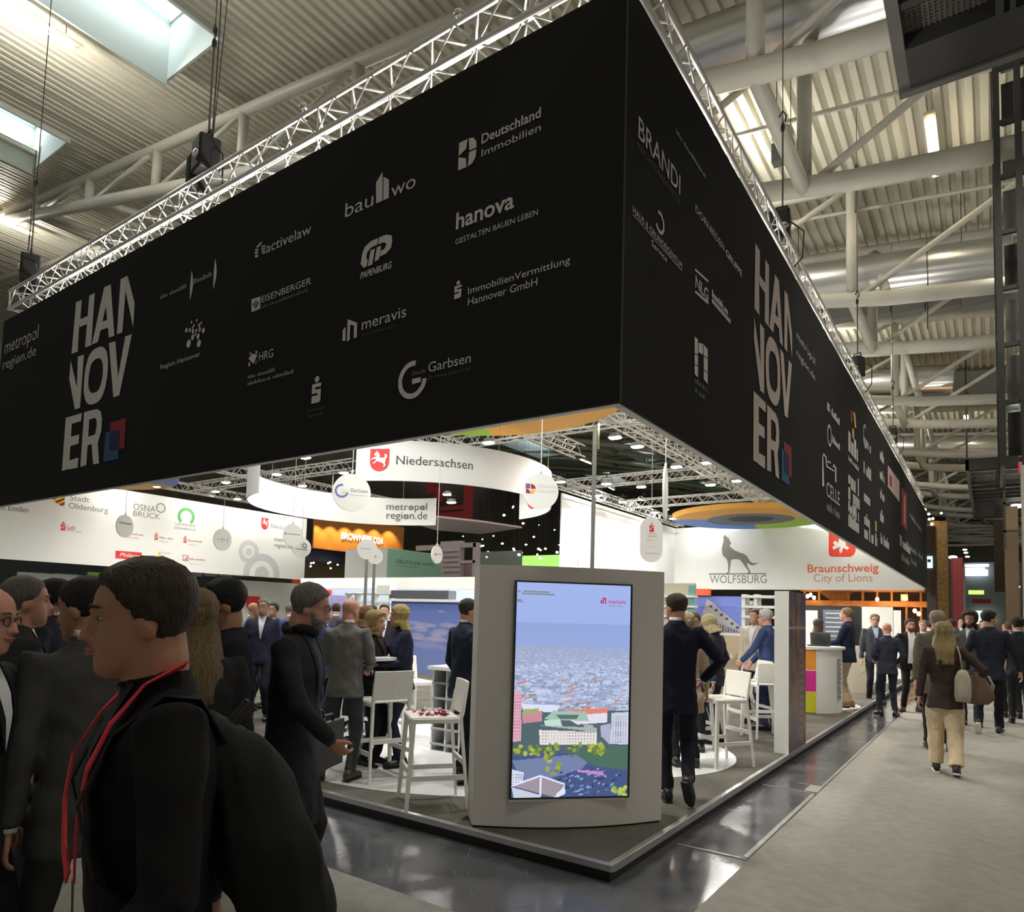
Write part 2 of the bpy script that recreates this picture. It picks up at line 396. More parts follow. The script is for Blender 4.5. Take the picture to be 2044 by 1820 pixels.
# ---- spiral ventilation ducts
DUCT = mat('galvanised_duct', (0.62, 0.63, 0.64), 0.28, metal=0.9)
for i, (y, z0, r, x1) in enumerate(((8.0, 12.0, .62, 6), (16.6, 11.2, .55, 2.5), (28.5, 11.8, .6, 1.0), (42, 12, .6, 4), (57, 12, .6, 4))):
    g = G(); xs = np.arange(-7.5 if i else -5.2, x1, 0.09 if i < 2 else 0.3); P = []; R_ = []
    for k, x in enumerate(xs): P.append((x, 0, z0-.115*x)); R_.append(r if k % 2 else r-.012)
    g.tube(P, R_, 28 if i < 2 else 16)
    o = g.build('ventilation_duct', DUCT, None, 'auto', loc=(0, y, 0))
    for q in range(3):
        hx = xs[0]+1.0+q*(xs[-1]-xs[0]-2)/2; hg = G(); cyl_between(hg, (hx, 0, z0-.115*hx+r-.02), (hx, 0, zdeck(hx)-.02), .012, 6); hg.build('hanger', CABLE, o)
    tag(o, ['big silver ribbed air duct crossing the roof above the banner corner', 'silver ribbed air duct crossing the roof beyond the second row of tubes', 'silver air duct behind the third row of tubes', 'silver air duct far back under the roof', 'farthest silver air duct under the roof'][i], 'duct', 'air ducts under the roof')
# ventilated grey box beams
GREYP = mat('grey_panel_paint', (0.20, 0.205, 0.19), 0.6)
for i, y in enumerate((21.3, 31.2)):
    t = empty('ceiling_beam_casing', (0, y, 0), label='grey panelled casing across the roof, %s one' % ['nearer', 'farther'][i], cat='casing', group='grey casings under the roof')
    for k in range(10):
        x = -5.5+k*.98; g = G(); z = 11.9-.115*x; g.box((x, 0, z-.0), (x+.95, .5, z+1.0)); g.build('panel', GREYP, t)
# small purlin rails
for i, y in enumerate((11.3, 15.6, 20.2)):
    g = G(); g.tube([(-6, y, 12.6+.69), (2.6, y, 12.6-.3)], .05, 6); tag(g.build('roof_rail', STEEL), 'thin cream rail under the roof sheets, %s from the front' % ['first', 'second', 'third'][i], 'rail', 'thin rails under the roof')
# ---- hall luminaires
LUMG = mat('luminaire_body', (0.55, .5, .38), .5)
LUMS = [(-15.75, .35, 'top left corner'), (-31, 5.0, 'far left'), (-3.25, 10.9, 'beside the banner truss')]
for k in range(1, 5):
    for xx in (-31, -15.75, -3.25, 7.0): LUMS.append((xx, [5.0, .35, 10.9, 6][(-31, -15.75, -3.25, 7.0).index(xx)]+12.4*k, None))
LUMS += [(7.0, -6, None), (-15.75, -12, None), (-3.25, -8, None), (1.05, 12.6, None), (1.05, 38, None)]
for i, (x, y, lb) in enumerate(LUMS):
    z = zdeck(x)-.55
    t = empty('hall_luminaire', (x, y, z), label='glowing tube luminaire under the roof, %s' % lb if lb else 'small glowing tube luminaire far under the hall roof', cat='ceiling lamp', group=None if lb else 'far tube luminaires')
    g = G(); g.box((-.11, -.2, .06), (.11, 2.35, .13)); g.build('housing', LUMG, t)
    g = G(); g.box((-.075, 0, -.02), (.075, 2.15, .055)); g.build('tube', TUBE, t)
    for yy in (.2, 2.0): g = G(); cyl_between(g, (0, yy, .13), (0, yy, .42), .01, 6); g.build('hanger', CABLE, t)
# daylight entering through the nearest skylights and the light of luminaire rows
for i, (x0, x1, y0, y1) in enumerate(SKY[:6]):
    light('AREA', (x0+.1, (y0+y1)/2, zdeck((x0+x1)/2)+1.12), 42, (.95, .98, 1.0), shape='RECTANGLE', size=.5, size_y=y1-y0-.3)
for (x, y) in ((-15.75, 1.4), (-31, 6), (-3.25, 12), (-3.25, 24.5), (7, 10), (7, 24), (-15.75, 14), (-15.75, 27), (-31, 19), (-3.25, 37), (7, 40)):
    light('POINT', (x, y, zdeck(x)-1.1), 230 if x < -10 else 130, (1, .94, .83), shadow_soft_size=.25)
for (x, y) in ((5, 2), (3.4, 7), (3.4, 14), (3.4, 21), (3.4, 30), (3.4, 42), (3, -2.2)):
    light('SPOT', (x, y, 11.5), 620 if y > -1 else 350, (1, .93, .80), spot_size=1.5, spot_blend=.8, shadow_soft_size=.5)
# ---- gantry tray with grating over the aisle, and the service tower
DARKST = mat('dark_steel_paint', (0.045, 0.045, 0.042), 0.6)
MIDST = mat('mid_grey_steel', (0.16, 0.155, 0.145), 0.6)
def gantry(x0, x1, y0, y1, z, cell, label):
    t = empty('hanging_gantry', (x0, y0, z), label=label, cat='gantry')
    w, d = x1-x0, y1-y0
    for a, b, m in (((0, 0, 0), (.12, d, .5), MIDST), ((w-.12, 0, 0), (w, d, .5), MIDST), ((0, 0, 0), (w, .1, .45), DARKST), ((.12, d-.75, -.02), (w-.12, d-.03, .4), DARKST), ((0, d-.1, -.05), (w, d, .5), MIDST)):
        g = G(); g.box(a, b); g.build('side_beam', m, t)
    for k in range(int(d//1.1)):
        g = G(); g.box((.12, .4+k*1.1, .02), (w-.12, .5+k*1.1, .16)); g.build('cross_beam', DARKST, t)
    g = G(); g.box((w*.42, .1, -.04), (w*.42+.07, d-.7, .05)); g.box((w*.42+.12, .1, -.04), (w*.42+.17, d-.7, .05)); g.build('rail', DARKST, t)
    g = G(); n = int(w/cell)
    for k in range(n): g.box((k*cell, .1, .16), (k*cell+.012, d-.75, .20))
    n = int((d-.8)/cell)
    for k in range(n): g.box((.1, .1+k*cell, .165), (w-.1, .1+k*cell+.012, .195))
    tag(g.build('grating', MIDST, t), kind='stuff')
    for a in (.06, w-.06):
        for b in (.06, d-.06): g = G(); cyl_between(g, (a, b, .5), (a, b, zdeck(x0)-z-.3), .03, 8); g.build('hanger', DARKST, t)
    return t
gantry(1.17, 3.4, -1.2, 4.98, 8.0, .05, 'dark steel gantry with wire grating hanging over the aisle, top right')
gantry(1.2, 3.6, 29, 44, 8.0, .30, 'far grey gantry tray hanging deep over the aisle')
t = empty('service_tower', (2.12, 9.0, 0), label='dark grey service tower of posts and panels hanging over the aisle', cat='tower')
for xx, yy in ((0, 0), (.28, 0), (1.5, 0), (0, 2.4), (1.5, 2.4)):
    g = G(); g.box((xx, yy, 4.2), (xx+.09, yy+.09, 12.6)); g.build('post', DARKST, t)
for k in range(9):
    g = G(); g.box((.12, .3, 4.4+k*.92), (1.5, .36, 5.1+k*.92)); g.build('panel', GREYP if k % 3 else DARKST, t)
    g = G(); g.box((.09, .02, 4.25+k*.92), (1.5, .08, 4.32+k*.92)); g.build('rung', DARKST, t)
    g = G(); g.box((.02, .1, 4.25+k*.92), (.07, 2.4, 4.32+k*.92)); g.build('rung', MIDST, t)
t = empty('service_tower', (2.3, 20.0, 0), label='farther dark service tower with cage rails over the aisle', cat='tower')
for xx, yy in ((0, 0), (.5, 0), (1.0, 0), (2.2, 0)):
    g = G(); g.box((xx, yy, 3.9), (xx+.06, yy+.06, 12.3)); g.build('post', MIDST, t)
for k in range(5):
    g = G(); g.box((0, 0, 4.4+k*.8), (2.2, .05, 4.46+k*.8)); g.build('rung', MIDST, t)
g = G(); g.box((.5, .3, 6.4), (2.2, .5, 11.2)); g.build('panel', GREYP, t)
# =================================================================== STAND: platform
PCARP = mat('platform_carpet_fabric', (0.16, 0.15, 0.13), 0.95, noise=(2.6, 0.75, (0.095, .090, .082)), bump=(120, .6), spec=.08)
EDGE = mat('brushed_edge_metal', (0.62, 0.62, 0.62), 0.30, metal=0.85, noise=(14, .5, (0.45, .45, .45)), grain=(.2, 1, 1))
t = empty('stand_platform', label='low dark carpeted exhibition platform with bright metal edge', cat='platform')
g = G(); g.box((-24.6, .03, .068), (-.03, 26.5, PLAT)); g.build('deck', PCARP, t)
g = G(); g.box((-24.5, .025, 0), (-.025, 26.4, .068)); g.build('recess', BLACKP, t)
for a, b in (((-24.6, 0, .068), (0, .045, PLAT+.006)), ((-.045, .045, .060), (0, 26.5, PLAT+.006))):
    g = G(); g.box(a, b); bevel(g.build('metal_edge', EDGE, t), .004, 1)
CIRC = mat('white_floor_vinyl', (0.62, 0.64, 0.64), 0.5, noise=(2.5, .5, (0.50, .52, .53)))
for i, (x, y, r, lb) in enumerate(((-3.03, 2.5, 2.25, 'big round white vinyl floor patch left of the screen kiosk'), (-1.80, 3.45, 1.47, 'round white vinyl floor patch under the stools right of the kiosk'), (-1.0, 10.35, .95, 'small round white floor patch under the coloured counter'))):
    g = G(); g.disc((0, 0, .002+.001*i), (1, 0, 0), (0, 1, 0), r, .004, 96); tag(g.build('floor_patch', CIRC, loc=(x, y, PLAT)), lb, 'floor patch')
# ---- hanging fascia: black outside, white inside
FZ0, FZ1 = 3.08, 6.03
XL, YB = -10.05, 26.45
PLF = (1, 0.0); PLR = (0, 0.0); PLW = (0, XL); PLB = (1, YB-.06); PLL = (0, -24.5)
def banner(name, label, a, b, matf, kids=True):
    t = empty(name, label=label, cat='banner')
    g = G(); g.box(a, b); g.build('cloth', matf, t); return t
LIP = mat('banner_frame_paint', (0.55, .54, .52), .5)
bf = banner('fascia_banner', 'long black hanging banner with grey logos facing the front aisle', (-10.72, 0, FZ0), (-.0, .02, FZ1), BCLOTH)
br = banner('fascia_banner', 'long black hanging banner receding along the right aisle', (-.02, .02, FZ0), (0, YB, FZ1), BCLOTH)
for t, a, b in ((bf, (-10.72, .021, FZ0-.004), (-.021, .085, FZ0+.03)), (br, (-.085, .085, FZ0-.004), (-.021, YB, FZ0+.03)), (bf, (-10.72, .021, FZ1-.03), (-.021, .07, FZ1)), (br, (-.07, .085, FZ1-.03), (-.021, YB, FZ1))):
    g = G(); g.box(a, b); bevel(g.build('frame', LIP, t), .008, 2)
for t, a, b in ((bf, (-10.72, .09, FZ0+.03), (-.1, .10, FZ1-.2)), (br, (-.10, .1, FZ0+.03), (-.09, YB-.1, FZ1-.2))):
    g = G(); g.box(a, b); g.build('inner_cloth', WCLOTH, t)
g = G(); g.box((-.006, -.003, FZ0), (.003, .004, FZ1)); g.build('corner_seam', mat('seam_grey', (.06, .06, .06), .8), br)
bb = banner('fascia_banner', 'white hanging banner with the howling wolf at the back of the stand', (XL, YB-.06, 3.02), (-.1, YB, 5.86), WCLOTH)
bw = banner('fascia_banner', 'short white hanging banner meeting the wolf banner at a corner', (XL-.05, 16.1, 3.02), (XL, YB-.06, 5.86), WCLOTH)
bl_ = banner('fascia_banner', 'long white hanging banner with town logos, far left inside the stand', (-24.56, -2.0, 2.98), (-24.5, 16.9, 5.86), WCLOTH)
# =================================================================== PRINTS
def Z(ox, oy, s):           # reader for coordinates taken from an enlarged crop of the photograph
    return lambda *pts: [(ox+x/s, oy+y/s) for x, y in pts]
def Zr(ox, oy, s): return lambda x, y: (ox+x/s, oy+y/s)
z35 = Z(0, 440, 3.5)
HL = dict(
 H=[[(535,572),(575,556),(565,690),(556,740),(547,916),(503,932)], [(616,668),(628,526),(666,508),(641,872),(598,888)], [(563,692),(618,667),(612,724),(559,747)]],
 A=[[(732,468),(756,545),(688,850),(646,868)], [(732,468),(778,448),(804,806),(765,820)], [(708,713),(762,692),(764,748),(697,772)]],
 N=[[(848,412),(895,388),(880,520),(860,782),(821,797)], [(862,404),(895,388),(944,578),(934,748)]],
 n=[[(498,978),(542,1175),(563,1308),(527,1322),(487,1105)], [(548,952),(590,938),(563,1308),(536,1318)]],
 V=[[(765,858),(810,845),(830,1110),(838,1222),(796,1237)], [(880,812),(926,795),(838,1222),(800,1236),(828,1100)]],
 E=[[(464,1380),(510,1366),(486,1735),(437,1750)], [(505,1368),(576,1346),(572,1402),(503,1422)], [(498,1512),(556,1495),(552,1558),(494,1577)], [(488,1676),(551,1657),(546,1727),(482,1740)]],
 R=[[(592,1340),(632,1330),(607,1708),(565,1722)], [(630,1330),(682,1318),(672,1378),(626,1392)], [(682,1318),(708,1333),(718,1385),(712,1470),(690,1548),(668,1500),(680,1440),(679,1398),(670,1378)], [(620,1512),(672,1494),(690,1548),(616,1572)], [(645,1562),(688,1548),(697,1698),(655,1703)]])
def block_uz(P): return [uz(PLF, *q) for q in z35(*P)]
ou, oz = [uz(PLF, *z35(q)[0]) for q in ((672, 1085),)][0]
rO = abs(uz(PLF, *z35((755, 1060))[0])[0]-ou); hO = (uz(PLF, *z35((700, 883))[0])[1]-uz(PLF, *z35((650, 1287))[0])[1])/2
blocks = [block_uz(P) for k in HL for P in HL[k]]
for q in ringp(0, 0, 1, .60, ex=2.5, n=36): blocks.append([(ou+(a*rO if abs(a) else 0), oz+b*hO*(1.0 if abs(b) < 2 else 1)) for a, b in q])
polys(bf, PLF, blocks, GPRINT, 'lettering')
e0 = uz(PLF, *z35((437, 1750))[0]); e1 = uz(PLR, 1502, 919)
hl = abs(block_uz([(437,1750)])[0][1]-block_uz([(848,412)])[0][1])
sc = 1.0
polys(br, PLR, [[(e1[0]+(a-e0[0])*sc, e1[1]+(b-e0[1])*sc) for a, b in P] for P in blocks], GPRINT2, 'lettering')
EMB = [([(775,1412),(884,1380),(872,1590),(765,1615)], DRED, .006), ([(743,1480),(838,1466),(831,1665),(726,1688)], BLUE, .008), ([(772,1474),(838,1466),(833,1600),(766,1612)], DBLUE, .010)]
for P, m, off in EMB:
    Q = block_uz(P); poly(bf, PLF, Q, m, 'emblem', off, raw=True)
    poly(br, PLR, [(e1[0]+(a-e0[0]), e1[1]+(b-e0[1])) for a, b in Q], m, 'emblem', off, raw=True)
def FT(s, bl, br_, top, m=GPRINT, **k): T(bf, PLF, s, bl, br_, top, m, **k)
def dot(t, pl, px, py, r, m, name='logo', off=.007, n=20, rz=None):
    u, z = uz(pl, px, py); rz = rz or r
    return polys(t, pl, [[(u+r*math.cos(2*PI*i/n), z+rz*math.sin(2*PI*i/n)) for i in range(n)]], m, name, off)
def ring(t, pl, px, py, R, r, m, a0=0, a1=2*PI, name='logo', off=.007):
    u, z = uz(pl, px, py); return polys(t, pl, ringp(u, z, R, r, a0, a1), m, name, off)
def vs(pl, px, py, n): return abs(uz(pl, px, py-n/2)[1]-uz(pl, px, py+n/2)[1])
def slogo(t, pl, px, py, h, m, off=.007):       # dotted S mark: dot over three stacked bars
    u, z = uz(pl, px, py); w = h*.44
    L = [[(u+h*.13*math.cos(a*PI/8), z+h*.40+h*.12*math.sin(a*PI/8)) for a in range(16)]]
    for (a, b, c, d) in ((-.5, .10, .5, .24), (-.5, -.13, .5, .01), (-.5, -.50, .42, -.22), (-.5, -.13, -.15, .20), (.15, -.44, .5, -.02)):
        L.append([(u+a*w*1.15, z+b*h), (u+c*w*1.15, z+b*h), (u+c*w*1.15, z+d*h), (u+a*w*1.15, z+d*h)])
    return polys(t, pl, L, m, 'logo', off)
a = Zr(460, 440, 3.785)
FT('activelaw', a(272,245), a(612,105), a(560,45))
polys(bf, PLF, [[uz(PLF, *a(*q)) for q in P] for P in ([(190,262),(212,258),(212,278),(190,282)], [(190,240),(214,235),(213,250),(190,255)], [(192,220),(216,214),(215,228),(191,234)], [(194,208),(240,160),(242,172),(216,204)], [(240,195),(270,188),(268,198),(238,205)], [(240,212),(270,206),(268,216),(238,222)], [(240,230),(270,224),(268,234),(238,240)], [(244,244),(268,240),(266,250),(243,254)])], GPRINT, 'logo')
FT('EISENBERGER', a(238,620), a(612,485), a(612,430)); greek(bf, PLF, a(238,662), a(588,545), .035, GDIM)
poly(bf, PLF, [a(163,598), a(230,575), a(229,668), a(163,694)], GPRINT); poly(bf, PLF, [a(170,640), a(197,605), a(222,625), a(197,668)], GDIM, off=.009); poly(bf, PLF, [a(182,637), a(197,615), a(213,628), a(197,655)], MTEXT, off=.011)
FT('HRG', a(218,1062), a(325,1035), a(325,968)); greek(bf, PLF, a(133,1195), a(338,1145), .04, MTEXT); greek(bf, PLF, a(133,1245), a(488,1155), .042, MTEXT, seed=4)
poly(bf, PLF, [a(140,1045), a(170,1008), a(208,1015), a(178,1085)], GPRINT); poly(bf, PLF, [a(140,1075), a(152,1070), a(152,1100), a(140,1105)], GPRINT); poly(bf, PLF, [a(192,990), a(208,985), a(207,1005), a(195,1008)], GPRINT)
poly(bf, PLF, [a(146,1000), a(158,996), a(168,1010), a(148,1022)], MTEXT); poly(bf, PLF, [a(190,1075), a(204,1050), a(204,1080), a(192,1090)], MTEXT)
slogo(bf, PLF, *a(655,1280), .245, GPRINT); FT('Sparkasse', a(583,1462), a(714,1420), a(714,1400), GDIM); FT('Hannover', a(583,1500), a(707,1465), a(707,1440), GDIM)
g0 = uz(PLF, *a(988,335)); g1 = uz(PLF, *a(1230,125)); gw = g1[0]-g0[0]; gh = .235
cu, cz = (g0[0]+g1[0])/2, (uz(PLF, *a(1110,230)))[1]
def gp(P): return [(cu+x*gw/2+y*.02, cz+y*gh/2) for x, y in P]
polys(bf, PLF, [gp(P) for P in ([(-.95,-.55),(-.7,-.95),(-.5,-.9),(-.5,-.5),(-.62,-.2),(-.62,.15),(-.95,.2)], [(-.95,.2),(-.62,.15),(-.4,.42),(-.02,.45),(-.02,.95),(-.5,.92),(-.85,.65)], [(.04,.95),(.04,.45),(.45,.42),(.62,.2),(.96,.3),(.85,.72),(.5,.95)], [(.62,.2),(.96,.3),(.95,-.2),(.7,-.5),(.3,-.55),(.3,-.15),(.52,-.1)], [(-.4,.2),(-.12,.22),(-.12,-.95),(-.42,-.95)], [(.0,.25),(.28,.25),(.28,-.75),(.0,-.80)])], GPRINT, 'logo')
FT('PAPENBURG', a(983,440), a(1222,368), a(1222,308), bold=.02, slant=.25)
FT('meravis', a(995,830), a(1330,728), a(1265,668)); FT('Immobiliengruppe', a(995,878), a(1253,812), a(1253,785), GDIM)
polys(bf, PLF, [[uz(PLF, *a(*q)) for q in P] for P in ([(852,828),(874,805),(874,910),(850,912)], [(890,748),(910,758),(905,905),(884,915)], [(890,748),(963,775),(960,805),(888,780)], [(938,790),(962,785),(958,885),(936,892)])], GPRINT, 'logo')
FT('Garbsen', a(1498,1148), a(1818,1075), a(1685,1030)); FT('Stadt', a(1377,1175), a(1478,1150), a(1478,1118), MTEXT); FT('Zu Hause ankommen', a(1498,1203), a(1818,1130), a(1818,1103), GDIM)
u_, z_ = uz(PLF, *a(1378,1205)); polys(bf, PLF, ringp(u_, z_, .158, .114, math.radians(78), math.radians(355), rx=1.0), GPRINT, 'logo')
poly(bf, PLF, [a(1376,1200), a(1442,1184), a(1440,1222), a(1376,1238)], GPRINT)
b = Zr(600, 0, 2.92)
FT('bau', b(262,1262), b(425,1208), b(262,1190)); FT('wo', b(530,1145), b(672,1100), b(672,1035))
poly(bf, PLF, [b(443,1187), b(443,1065), b(481,1003), b(480,1172)], GPRINT); poly(bf, PLF, [b(485,1170), b(486,1032), b(518,1048), b(517,1155)], GPRINT)
FT('Deutschland', b(1057,838), b(1402,690), b(1402,625), bold=.015); FT('Immobilien', b(1057,915), b(1402,765), b(1402,718))
d0 = uz(PLF, *b(922,975)); d1 = uz(PLF, *b(1030,812)); du = d1[0]-d0[0]; zm = uz(PLF, *b(975,893))[1]; dz = .118
def dd(P): return [(d0[0]+x*du, zm+y*dz) for x, y in P]
polys(bf, PLF, [dd(P) for P in ([(0,.98),(.48,.98),(.42,.35),(.12,.12),(0,.05)], [(.55,.98),(.8,.9),(.97,.55),(1,.1),(.6,.1)], [(0,-.98),(.48,-.98),(.42,-.35),(.12,-.12),(0,-.05)], [(.55,-.98),(.8,-.9),(.97,-.55),(1,-.02),(.6,-.02)])], GPRINT, 'logo')
FT('hanova', b(908,1335), b(1245,1222), b(908,1245), bold=.02); FT('GESTALTEN BAUEN LEBEN', b(905,1420), b(1385,1262), b(1385,1220))
slogo(bf, PLF, *b(921,1690), .14, GPRINT); FT('ImmobilienVermittlung', b(978,1730), b(1573,1550), b(1573,1492)); FT('Hannover GmbH', b(978,1780), b(1382,1668), b(1382,1618))
c = Zr(0, 440, 3.5)
FT('metropol', c(33,950), c(265,872), c(265,730), SWP); FT('region.de', c(22,1045), c(250,985), c(250,872), SWP)
for px, py, m in ((160,850,DRED), (235,805,BLUE), (130,965,MTEXT)): ring(bf, PLF, *c(px, py), .045, .016, m, off=.009)
for px, s_ in ((1336, 1), (1500, -1)):
    u, z = uz(PLF, *c(px, 455 if s_ > 0 else 375)); h = .175
    P = [(u+.045*math.sin(PI*k/10), z-h+2*h*k/10) for k in range(11)]+[(u-.01*math.sin(PI*k/10), z-h+2*h*k/10) for k in range(10, -1, -1)]
    polys(bf, PLF, [P], GPRINT, 'logo')
greek(bf, PLF, c(1122,550), c(1303,475), .05, MTEXT); greek(bf, PLF, c(1355,440), c(1472,400), .06, MTEXT, seed=2)
for px, py, r in ((1378,700,.028),(1342,712,.028),(1410,718,.028),(1358,735,.03),(1395,730,.03),(1306,768,.045),(1330,768,.04),(1352,748,.03),(1352,775,.045),(1376,770,.035),(1398,748,.03),(1400,765,.04),(1425,770,.05),(1350,817,.055),(1388,810,.055),(1322,862,.075),(1394,860,.07),(1368,795,.03)):
    dot(bf, PLF, *c(px, py), r*.55, GPRINT, rz=r*.62, n=12)
FT('Region Hannover', c(1122,1048), c(1400,965), c(1400,915))
# right-hand black banner
e = Zr(1230, 200, 2.757)
def RT(s, bl, br_, top, m=GPRINT, **k): T(br, PLR, s, bl, br_, top, m, **k)
RT('BRANDI', e(118,205), e(348,522), e(118,82)); RT('RECHTSANWÄLTE', e(113,262), e(345,577), e(113,215), GDIM)
greek(br, PLR, e(325,185), e(488,430), .04, MTEXT); RT('HAUS & GRUNDEIGENTUM', e(88,620), e(358,930), e(88,580))
poly(br, PLR, [e(88,628), e(358,938), e(358,943), e(88,632)], GPRINT); RT('Service', e(190,800), e(275,895), e(190,765))
ring(br, PLR, *e(235,675), .085, .058, GPRINT, math.radians(-150), math.radians(120)); RT('DORNIEDEN', e(433,612), e(590,835), e(433,572)); RT('GRUPPE', e(600,848), e(688,980), e(600,815), bold=.02)
RT('NLG', e(432,1035), e(503,1105), e(432,960), bold=.02)
for y0, y1, y2, y3 in ((925,938,1005,992), (1045,1060,1125,1110)): poly(br, PLR, [e(430,y1), e(503,y2), e(503,y3), e(430,y0)], GPRINT)
greek(br, PLR, e(523,1080), e(612,1185), .07, GPRINT, seed=8); greek(br, PLR, e(523,1110), e(632,1245), .07, GPRINT, seed=9)
for P in ([(428,1300),(446,1318),(446,1400),(428,1392)], [(428,1397),(446,1406),(446,1460),(428,1450)], [(428,1456),(446,1466),(446,1525),(428,1508)], [(450,1335),(474,1342),(474,1400),(450,1388)], [(478,1345),(500,1372),(500,1418),(478,1405)], [(478,1410),(500,1424),(500,1498),(478,1480)], [(478,1486),(500,1504),(500,1562),(478,1535)]):
    poly(br, PLR, [e(*q) for q in P], GPRINT)
greek(br, PLR, e(428,1560), e(498,1605), .05, GDIM, seed=3, lines=2)
f = Zr(1200, 600, 2.422)
RT('metropol', f(942,200), f(1032,318), f(942,140), SWP); RT('region.de', f(942,285), f(1032,392), f(942,228), SWP)
ring(br, PLR, *f(992,232), .05, .02, DRED, off=.009); ring(br, PLR, *f(1020,262), .05, .02, BLUE, off=.009)
h = Zr(1590, 600, 3.137)
greek(br, PLR, h(190,690), h(268,780), .13, GPRINT, seed=5); ring(br, PLR, *h(203,845), .17, .125, GPRINT); greek(br, PLR, h(222,895), h(268,930), .12, GPRINT, seed=6)
polys(br, PLR, [[uz(PLR, *h(*q)) for q in P] for P in ([(158,970),(164,970),(170,1165),(158,1160)], [(158,970),(168,955),(182,975),(180,985),(168,968)], [(177,970),(184,975),(190,1040),(182,1035)], [(182,1030),(232,1062),(232,1072),(184,1042)], [(222,1045),(230,1020),(246,1050),(240,1058),(231,1040)], [(236,1045),(246,1050),(246,1140),(238,1135)], [(190,1000),(210,1010),(210,1022),(190,1010)])], GPRINT, 'logo')
RT('CELLE', h(185,1222), h(268,1288), h(185,1128)); greek(br, PLR, h(187,1312), h(268,1368), .15, MTEXT, seed=7)
poly(br, PLR, [h(338,685), h(350,700), h(346,770), h(336,755)], DRED); poly(br, PLR, [h(354,695), h(364,705), h(372,800), h(362,790)], YELLOW); dot(br, PLR, *h(352,832), .10, ORANGE2)
for k, (x0, y0, x1, y1, hh) in enumerate(((322,945,385,1010,.6), (322,1000,385,1065,.15), (322,1165,388,1225,.55), (322,1250,388,1305,.5), (322,1340,388,1385,.45), (322,1415,388,1455,.45), (418,900,465,960,.4), (418,1080,465,1130,.4), (420,1250,453,1285,.4), (422,1400,452,1420,.4), (422,1490,502,1535,.45), (520,990,542,1020,.4), (520,1110,545,1140,.4), (522,1235,550,1265,.4), (522,1370,542,1400,.45), (525,1520,575,1555,.4), (645,1530,710,1590,.5), (655,1620,705,1660,.35), (710,1560,752,1600,.3), (705,1370,780,1430,.25), (715,1640,750,1670,.3), (760,1600,790,1625,.3))):
    greek(br, PLR, h(x0, y0), h(x1, y1), hh*.62, GPRINT if k < 17 else MTEXT, seed=20+k)
ring(br, PLR, *h(426,850), .24, .18, GPRINT, math.radians(60), math.radians(340))
poly(br, PLR, [h(490,1375), h(500,1385), h(500,1450), h(490,1440)], LIME)
poly(br, PLR, [h(570,1030), h(643,1132), h(643,1262), h(570,1165)], mat('pink_panel_print', (.62,.45,.43), .7)); poly(br, PLR, [h(580,1085), h(594,1105), h(594,1175), h(580,1155)], DRED, off=.009)
poly(br, PLR, [h(655,1165), h(690,1215), h(690,1445), h(655,1395)], DRED); poly(br, PLR, [h(670,1215), h(678,1228), h(678,1400), h(670,1390)], PRED, off=.009)
# white banner at the far left
k_ = Zr(0, 900, 3.297)
def LT(s, bl, br_, top, m=MTEXT, **kk): T(bl_, PLL, s, bl, br_, top, m, **kk)
LT('Stadt Emden', (-22, 1015), k_(187,403), k_(187,370)); LT('Stadt', k_(458,325), k_(588,338), k_(458,285)); LT('Oldenburg', k_(448,392), k_(710,415), k_(448,337))
sh = [k_(332,262), k_(425,272), k_(425,365), k_(405,362), k_(360,330), k_(340,300)]
poly(bl_, PLL, sh, YELLOW, 'crest')
for P in ([(345,308),(420,275),(424,290),(352,322)], [(362,330),(424,305),(425,322),(372,345)], [(385,350),(425,335),(425,352),(405,362)]): poly(bl_, PLL, [k_(*q) for q in P], DRED, 'crest', .010)
slogo(bl_, PLL, *k_(416,495), .30, RED); LT('LzO', k_(442,517), k_(495,520), k_(442,490), REDS, bold=.02); greek(bl_, PLL, k_(442,530), k_(540,537), .06, LTEXT)
LT('OSNA', k_(875,388), k_(1022,402), k_(875,343)); LT('BRÜCK', k_(875,430), k_(1052,448), k_(875,383))
ring(bl_, PLL, *k_(1058,375), .19, .15, MTEXT)
for q in range(6):
    u, z = uz(PLL, *k_(1058,375)); a_ = q*PI/3; polys(bl_, PLL, [[(u+.01*math.sin(a_), z-.01*math.cos(a_)), (u+.15*math.cos(a_), z+.15*math.sin(a_)), (u-.01*math.sin(a_)+.14*math.cos(a_), z+.02+.14*math.sin(a_))]], GREEN, 'logo', .009)
ring(bl_, PLL, *k_(1225,432), .36, .24, GREEN, math.radians(-50), math.radians(230)); LT('LANDKREIS', k_(1155,488), k_(1285,500), k_(1155,468)); LT('OSNABRÜCK', k_(1145,515), k_(1290,525), k_(1145,492))
poly(bl_, PLL, [k_(760,655), k_(933,668), k_(930,720), k_(758,705)], RED); LT('Philipps', k_(785,702), k_(920,712), k_(785,668), WHITEP, slant=.3, off=.010)
for (x, y, x2, y2, s_) in ((1028,562,1048,600,1), (1218,582,1238,612,2)):
    slogo(bl_, PLL, *k_(x, y), .28, REDS); greek(bl_, PLL, k_(x2, y+14), k_(x2+88, y+20), .08, PRED, seed=s_); greek(bl_, PLL, k_(x2, y+38), k_(x2+60, y+42), .08, LTEXT, seed=s_+5)
greek(bl_, PLL, k_(850,552), k_(942,558), .08, PRED, seed=11); greek(bl_, PLL, k_(835,575), k_(915,580), .08, LTEXT, seed=12)
poly(bl_, PLL, [k_(1040,665), k_(1058,660), k_(1056,710), k_(1040,725)], YELLOW); poly(bl_, PLL, [k_(1042,728), k_(1058,714), k_(1100,716), k_(1085,728)], BLUE); greek(bl_, PLL, k_(1062,672), k_(1122,682), .07, LTEXT, seed=13)
